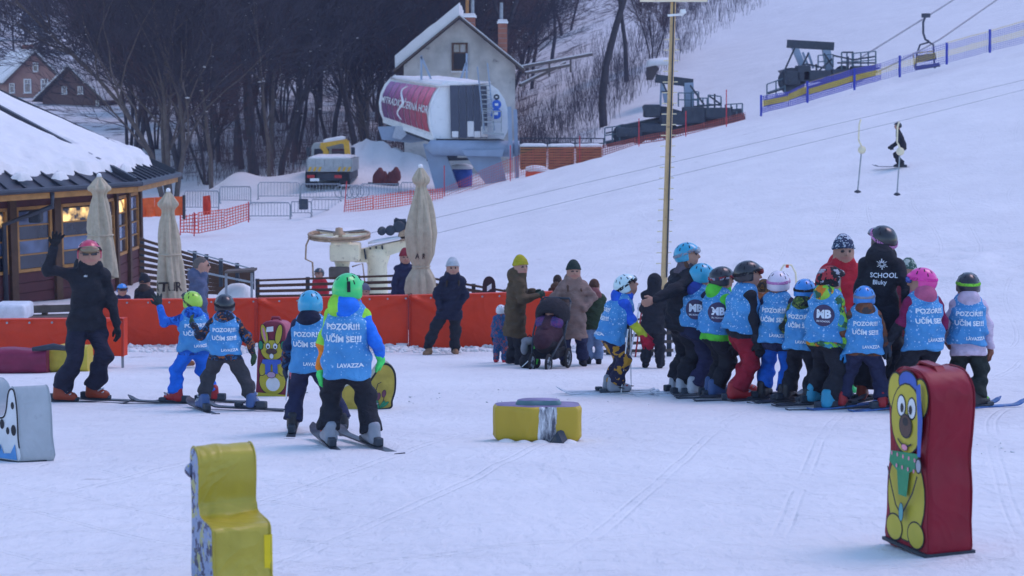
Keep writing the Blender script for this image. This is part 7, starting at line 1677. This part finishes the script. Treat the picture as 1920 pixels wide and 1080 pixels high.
person('woman in knee-length navy coat and pale grey beanie before the padding', 842, 664, 486, 172, fb('navy_coat', (.016, .018, .038)), BLACKC, None, feet=((-.06, .0), (.25, .05)), fyaw=(-6, 30), hands=((-.10, .07, .50), (.10, .07, .50)), arms=((-1, -.5, -.2), (1, -.5, -.2)), kid=False, beanie=(fb('pale_grey_knit', (.40, .43, .46)),), hair=(fb('dark_hair', (.04, .028, .022)), (-1, 1)), coat=.385, hood=fb('navy_coat', (.016, .018, .038)), bulk=1.08, shoe=mat('tan_boot', (.28, .15, .08), .7), side=-.6)
OLIV = fb('olive_brown_coat', (.085, .058, .032), fold=.35)
p12 = person('woman in long olive-brown quilted coat and mustard beanie turning to look back', 966, 684, 483, 88, OLIV, BLACKC, GL('black_green', (.03, .06, .04)), feet=((-.05, -.03), (.06, .05)), hands=((-.10, .17, .66), (.09, .19, .66)), kid=False, beanie=(fb('mustard_knit', (.38, .33, .02)),), coat=.27, hood=OLIV, bulk=1.1, head=(58, 0), hair=(fb('brown_hair', (.06, .035, .025)),))
person('toddler in speckled blue snowsuit with back turned beside the olive coat', 938, 680, 572, 15, camo('speckled_blue_suit', [(.015, .07, .16), (.02, .10, .24), (.015, .07, .16), (.02, .08, .2), (.4, .08, .05)], 40), camo('speckled_blue_suit', [(.015, .07, .16)] * 3), GLOVB, helmet=hm('plain_white', (.6, .62, .66)), shoe=mat('red_boot_child', (.5, .03, .05), .5), bulk=1.15)
BEIGE = fb('rosy_beige_coat', (.24, .155, .13), fold=.35)
person('woman in long rosy beige quilted coat and dark green beanie beside the pram', 1073, 686, 491, 172, BEIGE, NAVYC, None, feet=((-.10, .02), (.08, .0)), hands=((-.10, .08, .56), (.10, .08, .56)), arms=((-1, -.5, -.1), (1, -.5, -.1)), kid=False, beanie=(fb('dark_green_knit', (.02, .035, .03)),), hair=(fb('chestnut_hair', (.10, .05, .032)), (-1, 1)), coat=.28, hood=BEIGE, bulk=1.14)
person('person in moss green jacket and light jeans seen from behind', 1113, 683, 524, 4, fb('moss_green_jacket', (.035, .055, .028)), fb('light_jeans', (.17, .23, .36)), fb('maroon_mitten', (.15, .02, .03)), feet=((-.06, 0), (.06, 0)), hands=((-.12, .12, .6), (.13, .02, .44)), kid=False, hair=(fb('chestnut_hair', (.10, .05, .032)),), hood=fb('dusky_pink_collar', (.22, .08, .08)), hem=.42, bulk=1.2)
person('person in brown fur-collared jacket half hidden behind the beige coat', 1043, None, 516, 20, fb('brown_jacket', (.06, .03, .022)), BLACKC, GLOVB, Y=32.6, kid=False, hood=fb('brown_fur', (.09, .05, .03)), hair=(fb('dark_hair', (.04, .028, .022)),))
# --- child in the white helmet with an instructor who hands over poles
p18 = person('child in white helmet and mustard-printed trousers bending over ski poles', 1148, 738, 514, 84, fb('blue_yellow_jacket', (.02, .10, .55)), MUST, GL('crimson', (.40, .015, .04)), feet=((-.05, .0), (.05, .02)), hands=((-.10, .25, .50), (.12, .25, .47)), arms=((-.5, -.6, -.6), (.5, -.6, -.6)), helmet=HWHT, goggles=(SBLK, LENSD, 12), boots=(BGRY, BRED), skis=(1.22, SKW), vest=V(.44), hood=fb('blue_yellow_jacket', (.02, .10, .55)), collar=fb('acid_yellow', (.55, .6, .05)), cuff=fb('acid_yellow_sleeve', (.45, .50, .04)), lean=.09, head=(0, -22), skiyaw=(180, 176), hem=.46)
for i, (bx, by) in enumerate(((1165, 690), (1184, 690))):
    w = local(p18, p18['hn'][1 - i][1]) + Vector((.05, 0, .12)); e = ground(bx, by); w.x = P(1178 + 4 * i, 600, w.y).x; b_ = P(bx, by, w.y - .02); pole_between(w, Vector((b_.x, w.y, gz(b_.x, w.y) + .02)), ['white ski pole slanting below the crimson mitten of the white-helmeted child', 'white ski pole standing upright under the instructor\'s outstretched hand'][i], basket=True)
p19 = person('instructor woman in black with teal helmet reaching an arm towards the poles', 1276, 738, 455, 62, BLACKC, BLACKC, SKIN, feet=((-.05, .0), (.06, -.02)), hands=((-.10, .14, .70), (.11, -.31, .64)), arms=((-.7, -.3, -.6), (.6, -.1, -.7)), kid=False, helmet=TEAL, goggles=(SGREY, LENSS, 12), boots=(BWHT, BUCK), skis=(1.5, SKW), collar=fb('mottled_scarf', (.10, .08, .10)), lean=.02, head=(38, -6), hair=(fb('chestnut_hair', (.10, .05, .032)), (1,)), coat=.43, bulk=1.05, cuff=None)
person('person in black hooded coat bent beside the slatted ski rack', 1224, 690, 516, 15, BLACKC, BLACKC, GLOVB, feet=((-.08, 0), (.08, 0)), hands=((-.10, .16, .5), (.12, .12, .5)), kid=False, hood=BLACKC, hoodup=True, coat=.38, lean=.05, bulk=1.15)
# --- the queue of children on the right
person('child in teal helmet and navy jacket directly beside the instructor woman', 1302, 740, 494, 62, NAVYC, NAVYC, GLOVB, feet=((-.05, .0), (.06, -.03)), hands=((-.12, .14, .5), (.13, .12, .5)), helmet=TEAL, boots=(BWHT, BUCK), skis=(1.15, SKW), vest=V(.52, badge=128), hood=fb('royal_hood', (.03, .06, .30)), collar=fb('acid_yellow', (.55, .6, .05)), lower=fb('navy_lower', (.03, .03, .08)), skiyaw=(14, 14))
person('child in bright green jacket and dark helmet with striped goggle strap', 1340, 745, 500, 66, fb('bright_green', (.10, .55, .05)), BLACKC, GLOVB, feet=((-.06, .02), (.06, -.02)), hands=((-.12, .14, .5), (.14, .08, .44)), helmet=HBLK, goggles=(camo('strap_red_grey', [(.3, .04, .05), (.3, .32, .38), (.05, .06, .09)], 14), LENSD, 4), boots=(BBLU, BWHT), skis=(1.15, SKD), vest=V(.50, badge=118), hood=fb('bright_green', (.10, .55, .05)), skiyaw=(14, 14))
person('child in crimson trousers and black helmet with blue balaclava', 1387, 750, 489, 74, BLACKC, fb('crimson_trousers', (.28, .015, .03)), GLOVB, feet=((-.10, .05), (.08, -.06)), hands=((-.12, .10, .5), (.14, .07, .43)), helmet=HBLK, goggles=(SBLK, SMAR, 10), boots=(BRED, BWHT), skis=(1.15, SKD), vest=V(.50, badge=22), collar=BLACKC, head=(8, 0), skiyaw=(10, 10), hem=.46)
person('child in white and pink helmet and royal blue trousers seen from behind', 1453, 752, 509, 22, NAVYC, fb('royal_blue_trousers', (.015, .12, .52)), GL('red_dark', (.3, .03, .04)), feet=((-.10, .04), (.08, -.05)), fyaw=(10, 10), hands=((-.14, .10, .48), (.15, .10, .5)), helmet=HWP, goggles=(SPINK, LENSD, 2), boots=(BBLK, BUCK), skis=(1.1, SKD), vest=V(.455), hood=None, collar=NAVYC, hem=.40, skiyaw=(30, 30))
person('child in blue helmet with black strap and moss-printed jacket', 1502, 757, 524, 24, GRNC, BLACKC, GLOVB, feet=((-.12, .06), (.08, -.05)), fyaw=(10, 10), hands=((-.12, .12, .5), (.15, .1, .5)), helmet=HBLU, goggles=(SBLK, LENSD, 2), boots=(BBLK, BUCK), skis=(1.1, SKD), vest=V(.44), hood=GRNC, skiyaw=(30, 30))
person('child in lime and orange printed jacket with cyan boots and patterned dark helmet', 1543, 764, 499, 48, LIMEJ, BLACKC, GL('cyan', (.03, .22, .5)), feet=((-.12, .06), (.10, -.06)), hands=((-.12, .14, .5), (.16, .05, .42)), helmet=HCAMO, goggles=(SBLK, LENSD, 20), boots=(BCYA, BWHT), skis=(1.15, SKD), vest=V(.47, badge=150), hood=LIMEJ, skiyaw=(25, 25), head=(10, 0))
person('child in brown printed jacket and blue helmet seen from behind', 1617, 767, 537, 6, BRNC, NAVYC, GLOVB, feet=((-.16, .02), (.16, -.02)), fyaw=(14, 14), hands=((-.13, .16, .56), (.20, .06, .46)), helmet=HBLU, goggles=(SGREY, LENSS, 2), boots=(BRED, BWHT), skis=(1.05, SKBL), vest=V(.46), hood=BRNC, skiyaw=(40, 40), head=(10, 0), bulk=1.08)
person('child in magenta helmet with pink hood turning head to the left', 1728, 768, 503, -12, fb('maroon_sleeve', (.20, .015, .07)), BLACKC, GL('slate', (.04, .05, .07)), feet=((-.13, .02), (.08, .0)), hands=((-.23, .08, .46), (.15, .12, .5)), helmet=HPNK, goggles=(SPNK2, LENSB, 0), boots=(BBLK, BUCK), skis=(1.1, SKD), vest=V(.43), hood=fb('rose_hood', (.45, .10, .20)), cuff=BLACKC, head=(-58, 0), hair=(fb('dark_hair', (.04, .028, .022)),))
person('child in pale pink jacket and black helmet with lime goggle strap, rightmost', 1810, 765, 512, 8, fb('pale_pink', (.55, .44, .55)), fb('dark_green_trousers', (.018, .024, .022)), GL('russet', (.20, .07, .04)), feet=((-.09, .04), (.08, -.02)), hands=((-.13, .14, .5), (.17, .06, .46)), helmet=HBLK, goggles=(SLIME, LENSD, 0), boots=(BBLK, SLIME), skis=(1.1, SKBL), vest=V(.47), hood=fb('pale_pink', (.55, .44, .55)), hem=.40, fyaw=(50, 50), skiyaw=(15, 15))
person('child in mottled bronze helmet half hidden behind the crimson-trousered child', 1428, None, 524, 20, fb('rust_jacket', (.30, .09, .03)), BLACKC, GLOVB, Y=27.0, helmet=HBRN, bulk=1.2)
# --- adults behind the queue
REDJ = fb('red_jacket', (.46, .02, .035))
pr_ = person('man in red hooded jacket and patterned navy beanie facing the queue', 1572, 735, 445, 176, REDJ, NAVYC, GLOVB, hands=((-.155, .08, .50), (.155, .08, .50)), kid=False, beanie=(camo('navy_white_knit', [(.03, .04, .08), (.45, .5, .58), (.03, .05, .10), (.04, .05, .1)], 26),), coat=.42, hood=REDJ, boots=(mat('boot_green', (.05, .5, .15), .4), BUCK), bulk=1.28, side=.0)
q = MB(); c = pr_['chest']; q.tube([Vector((.10 * pr_['H'], .06 * pr_['H'], c[2] + .10)), Vector((0, .105 * pr_['H'], c[2])), Vector((-.10 * pr_['H'], .075 * pr_['H'], c[2] - .14))], .012, 6); q.build('strap', SBLK, pr_['t'], world=False)
pi = person('tall instructor in black jacket lettered on the back, goggles pushed up', 1645, 758, 424, 20, BLACKC, BLACKC, None, feet=((-.09, .03), (.09, .0)), hands=((-.13, .06, .46), (.165, .0, .50)), kid=False, helmet=HBLK, goggles=(SPINK, LENSS, 30), boots=(BORG, BUCK), skis=(1.5, SKD), hood=BLACKC, head=(-48, 0), hem=.43, bulk=.98, skiyaw=(30, 30))
gy = fb('glove_mustard', (.38, .24, .02), rough=.7)
for i in (0, 1):
    el, wr = pi['hn'][i]; d = Vector(wr - el).normalized(); s = (-1, 1)[i]; M = basis(-d, Vector((s, -.25, 0)), Vector(wr) + d * .015 * pi['H'])
    if s < 0: M = M @ Matrix.Scale(-1, 4, (1, 0, 0))
    gl = inst('glove', HAND['curl'], M, gy, pi['t'], pi['H'] * .66)
    if s < 0: gl.data.flip_normals()
back_text(pi, 'SCHOOL', .05, pi['chest'][2] - .02, .075); back_text(pi, 'Bluky', .01, pi['chest'][2] - .095, .07)
q = MB(); c = pi['chest']
for k in range(12):
    a = k * math.pi / 6
    for s0, s1 in ((.018, .062 if k % 2 else .045),):
        Q = np.array([[c[0] + .03 + math.cos(a) * s, c[1] - .5, c[2] + .13 + math.sin(a) * s] for s in (s0, s1)])
        for _ in range(30): dd = pi['fn'](Q); Q = Q + A3(0, 1, 0) * np.clip(dd * .8, -.02, .1)[:, None]
        q.bar(Vector(Q[0]) - Vector((0, .005, 0)), Vector(Q[1]) - Vector((0, .005, 0)), .012, .006)
em = q.build('star_emblem', PRINTW, pi['body'], world=False); em['kind'] = 'stuff'
person('woman in maroon jacket and striped bobble hat behind the tall instructor', 1697, 716, 488, 190, fb('maroon_jacket', (.14, .02, .035)), NEARB, GLOVB, kid=False, beanie=(camo('striped_knit', [(.05, .10, .08), (.35, .42, .36), (.06, .12, .10), (.4, .45, .4)], 20), BLACKC), hood=fb('maroon_jacket', (.14, .02, .035)), coat=.40)
# --- skier far up the piste
person('lone skier in black gliding down the piste behind the drag lift hangers', 1690, 314, 229, -68, BLACKC, BLACKC, GLOVB, feet=((-.06, -.02), (.06, .06)), hands=((-.14, .2, .48), (.14, .2, .46)), kid=False, helmet=HBLK, boots=(BBLK, BUCK), skis=(1.7, SKD), crouch=.06, lean=.08, v=.025)

# ---------------------------------------------------------------- pram, backpack, small things
def build_pram():
    g = ground(1030, 690); t = thing('pram', 'dark pram with plum cover parked between the two women in long coats', 'pram', (g.x, g.y, gz(g.x, g.y)), R(-20))
    S_ = 1 / 1.05; plum = fb('plum_cover', (.045, .018, .028)); tyre = mat('pram_tyre', (.02, .02, .022), .8)
    def wheel(x, y, r, w_):
        q = MB(); M = Matrix.Rotation(R(90), 3, 'Y'); q.tube([Vector((x, y + math.cos(a) * r * .88, r + math.sin(a) * r * .88)) for a in np.linspace(0, 2 * math.pi, 25)[:-1]], r * .16, 8, closed=True); wh = q.build('wheel', tyre, t, True, world=False)
        q = MB(); q.tube([Vector((x, y + math.cos(a) * r * .7, r + math.sin(a) * r * .7)) for a in np.linspace(0, 2 * math.pi, 21)[:-1]], r * .05, 6, closed=True); q.build('rim', STEEL, wh, world=False)
        for k in range(5): q = MB(); a = k * 1.2566; q.bar((x, y, r), (x, y + math.cos(a) * r * .72, r + math.sin(a) * r * .72), r * .12, r * .1); q.build('spoke', STEEL, wh, world=False)
        q = MB(); q.lathe((x - .03, y, r), [(.03, 0), (.03, .06)], 10, M); q.build('hub', STEELD, wh, world=False)
    wheel(-.26, .12, .15, .05); wheel(.26, .12, .15, .05); wheel(-.12, -.45, .14, .05); wheel(.14, -.45, .14, .05)
    q = MB()
    for s in (-1, 1):
        q.tube([(s * .24, .15, .15), (s * .25, -.05, .5), (s * .24, .30, .98)], .016, 8); q.tube([(s * .13, -.45, .14), (s * .24, -.05, .5)], .016, 8)
    q.tube([(-.24, .30, .98), (-.2, .36, 1.03), (.2, .36, 1.03), (.24, .30, .98)], .018, 8); fr = q.build('frame', STEELD, t, True, world=False)
    sdf_obj('seat', [cap((0, .10, .42), (0, -.25, .42), .19, .16, f=1.0), cap((0, .12, .45), (0, .24, .80), .19, .17)], .05, .018, fb('pram_black', (.02, .018, .022)), t)
    sdf_obj('foot_cover', [cap((0, -.02, .52), (0, -.30, .46), .20, .15), cap((0, -.02, .52), (0, .08, .68), .20, .17)], .06, .018, plum, t)
    def hcut(d, Q): return np.maximum(np.maximum(d, -(np.sqrt(((Q - A3(0, .16, .80)) ** 2).sum(1)) - .235)), np.maximum(-(Q[:, 1] - .04) - .35 * (Q[:, 2] - .7) - .06, .66 - Q[:, 2]))
    sdf_obj('canopy', [ell((0, .16, .80), (.27, .27, .26))], .02, .014, fb('pram_black', (.02, .018, .022)), t, sub=hcut)
    q = MB(); q.box((0, .0, .24), (.40, .5, .16), bev=.05); q.build('basket', BLACKC, t, world=False)
    bl = sdf_obj('blanket', [cap((-.12, .0, .70), (.12, .0, .70), .10, .10), ell((0, -.05, .66), (.18, .12, .10))], .04, .014, camo('blanket_purple_print', [(.05, .03, .12), (.12, .03, .16), (.03, .06, .16), (.2, .06, .12)], 40), t)
    b = t.matrix_basis @ Vector((0, .06, .72)); bt = thing('person', 'baby in pale knitted hat lying in the pram', 'person', b, R(-20))
    sdf_obj('body', [ell((0, -.02, .10), (.075, .08, .085), 0), cap((0, -.06, .02), (0, -.28, -.10), .09, .07, 1), ell((0, -.10, .09), (.018, .02, .018), 0)], .03, .012, [SKIN, plum], bt)
    sdf_obj('beanie', [ell((0, .01, .14), (.088, .092, .07))], .02, .010, fb('white_red_knit', (.55, .45, .48)), bt)
build_pram()
def build_backpack():
    g = ground(993, 689); t = thing('backpack', 'grey, black and neon green backpack standing in the snow beside the pram', 'backpack', (g.x, g.y, gz(g.x, g.y)))
    sdf_obj('pack', [cap((0, 0, .10), (.02, .03, .34), .13, .10, f=.8), cap((-.05, 0, .08), (.06, 0, .08), .11, .11, f=.9)], .04, .013, fb('pack_black', (.022, .022, .026)), t)
    sdf_obj('side_panel', [cap((.08, -.055, .08), (.09, -.045, .34), .055, .05, f=.8)], .02, .011, fb('pack_green', (.10, .62, .10)), t); sdf_obj('lid', [ell((0, .0, .41), (.13, .11, .06)), ell((-.08, -.05, .3), (.06, .06, .1))], .03, .012, fb('pack_grey', (.20, .21, .23)), t)
    q = MB(); q.tube([(-.12, -.1, .02), (-.02, -.13, .12), (.12, -.11, .16)], .008, 6); q.build('strap', WHITEP, t, True, world=False); q = MB(); q.tube([(-.04, 0, .46), (0, 0, .5), (.04, 0, .46)], .01, 6); q.build('handle', BLACKC, t, True, world=False)
build_backpack()
t = thing('snowboard', 'black snowboard standing upright against the terrace railing', 'snowboard', gp(917, 33.5)); b_ = P(917, 560, 33.5)
q = MB(); pl = smooth_loop([(-.13, .0), (-.13, .5), (-.13, .9), (-.09, 1.05), (0, 1.1), (.09, 1.05), (.13, .9), (.13, .5), (.13, 0)], 40); zt = P(917, 518, 33.5).z; q.prism([Vector((b_.x + p[0], 33.5, zt - 1.1 + p[1])) for p in pl], (0, .02, 0)); q.build('deck', HBLK, t); q = MB(); q.prism([Vector((b_.x - .04, 33.49, zt - .3)), Vector((b_.x + .05, 33.49, zt - .24)), Vector((b_.x + .05, 33.49, zt - .14)), Vector((b_.x - .04, 33.49, zt - .2))], (0, -.004, 0)); q.build('graphic', WHITEP, t)
for i, (x0, x1, c) in enumerate([(1188, 1206, BRED), (1176, 1198, SKW), (1212, 1222, SKD)]):
    a, b2 = P(x0, 692, 28.9), P(x1, 560 + 20 * i, 28.9); q = MB(); n = 10; q.bar(a, b2, .085, .02); q.bar(b2, b2 + (b2 - a).normalized() * .12 + Vector((0, -.06, 0)), .07, .015); o = q.build('leaning_ski', c); tag(o, ['red ski leaning on the slatted rack', 'white ski leaning on the slatted rack', 'dark ski leaning on the slatted rack nearest the instructor'][i], 'ski')
print('TICK f_cast', round(time.time() - T0, 1))
# ---------------------------------------------------------------- clods of snow kicked up on the practice slope
def clods():
    n = 5200; g = np.random.RandomState(3); Y = np.exp(g.uniform(math.log(14), math.log(36), n)); px = g.uniform(-60, 1980, n); X = (px - 960) / F * Y
    keep = fbm(X * .35, Y * .35, 3, 77) > g.uniform(.50, .72, n); X, Y = X[keep], Y[keep]
    ff = g.uniform(0, 1, 2600); X2 = -8 + 13 * ff; Y2 = 30.6 + g.normal(0, .35, 2600); X = np.concatenate([X, X2]); Y = np.concatenate([Y, Y2]); n = len(X)
    r = np.concatenate([np.abs(g.normal(.003, .004, n - 2600)) + .003, np.abs(g.normal(.02, .02, 2600)) + .008])
    bm = bmesh.new(); bmesh.ops.create_icosphere(bm, subdivisions=1, radius=1); V0 = np.array([v.co[:] for v in bm.verts]); F0 = np.array([[v.index for v in f.verts] for f in bm.faces]); bm.free()
    V = V0[None] * (1 + g.uniform(-.35, .35, (n, len(V0), 1))) * np.stack([r * g.uniform(.8, 1.6, n), r * g.uniform(.8, 1.6, n), r * .75], -1)[:, None]
    V = V + np.stack([X, Y, hz(X, Y) + r * .25 + .0], -1)[:, None]
    Fs = (F0[None] + (np.arange(n) * len(V0))[:, None, None]).reshape(-1, 3)
    o = mesh_obj('snow_clods', V.reshape(-1, 3), Fs, SNOW, smooth=True); tag(o, 'loose crumbs of snow scattered over the practice slope', 'snow', kind='stuff')
clods()
# ---------------------------------------------------------------- thin winter air over the valley
def haze():
    m = bpy.data.materials.new('haze'); m.use_nodes = True; nt = m.node_tree; nt.nodes.clear(); o = nt.nodes.new('ShaderNodeOutputMaterial'); pv = nt.nodes.new('ShaderNodeVolumePrincipled')
    pv.inputs['Color'].default_value = (.62, .66, 1, 1); pv.inputs['Density'].default_value = .0006; pv.inputs['Anisotropy'].default_value = 0.0; nt.links.new(pv.outputs[0], o.inputs['Volume'])
    zt = float(hz(np.array([0., 200, 280]), np.array([439., 439, 439])).max()) + 45
    q = MB(); q.box((0, 205, (zt - 30) / 2), (640, 480, zt + 30)); ob = q.build('haze', m); ob['kind'] = 'stuff'
haze()
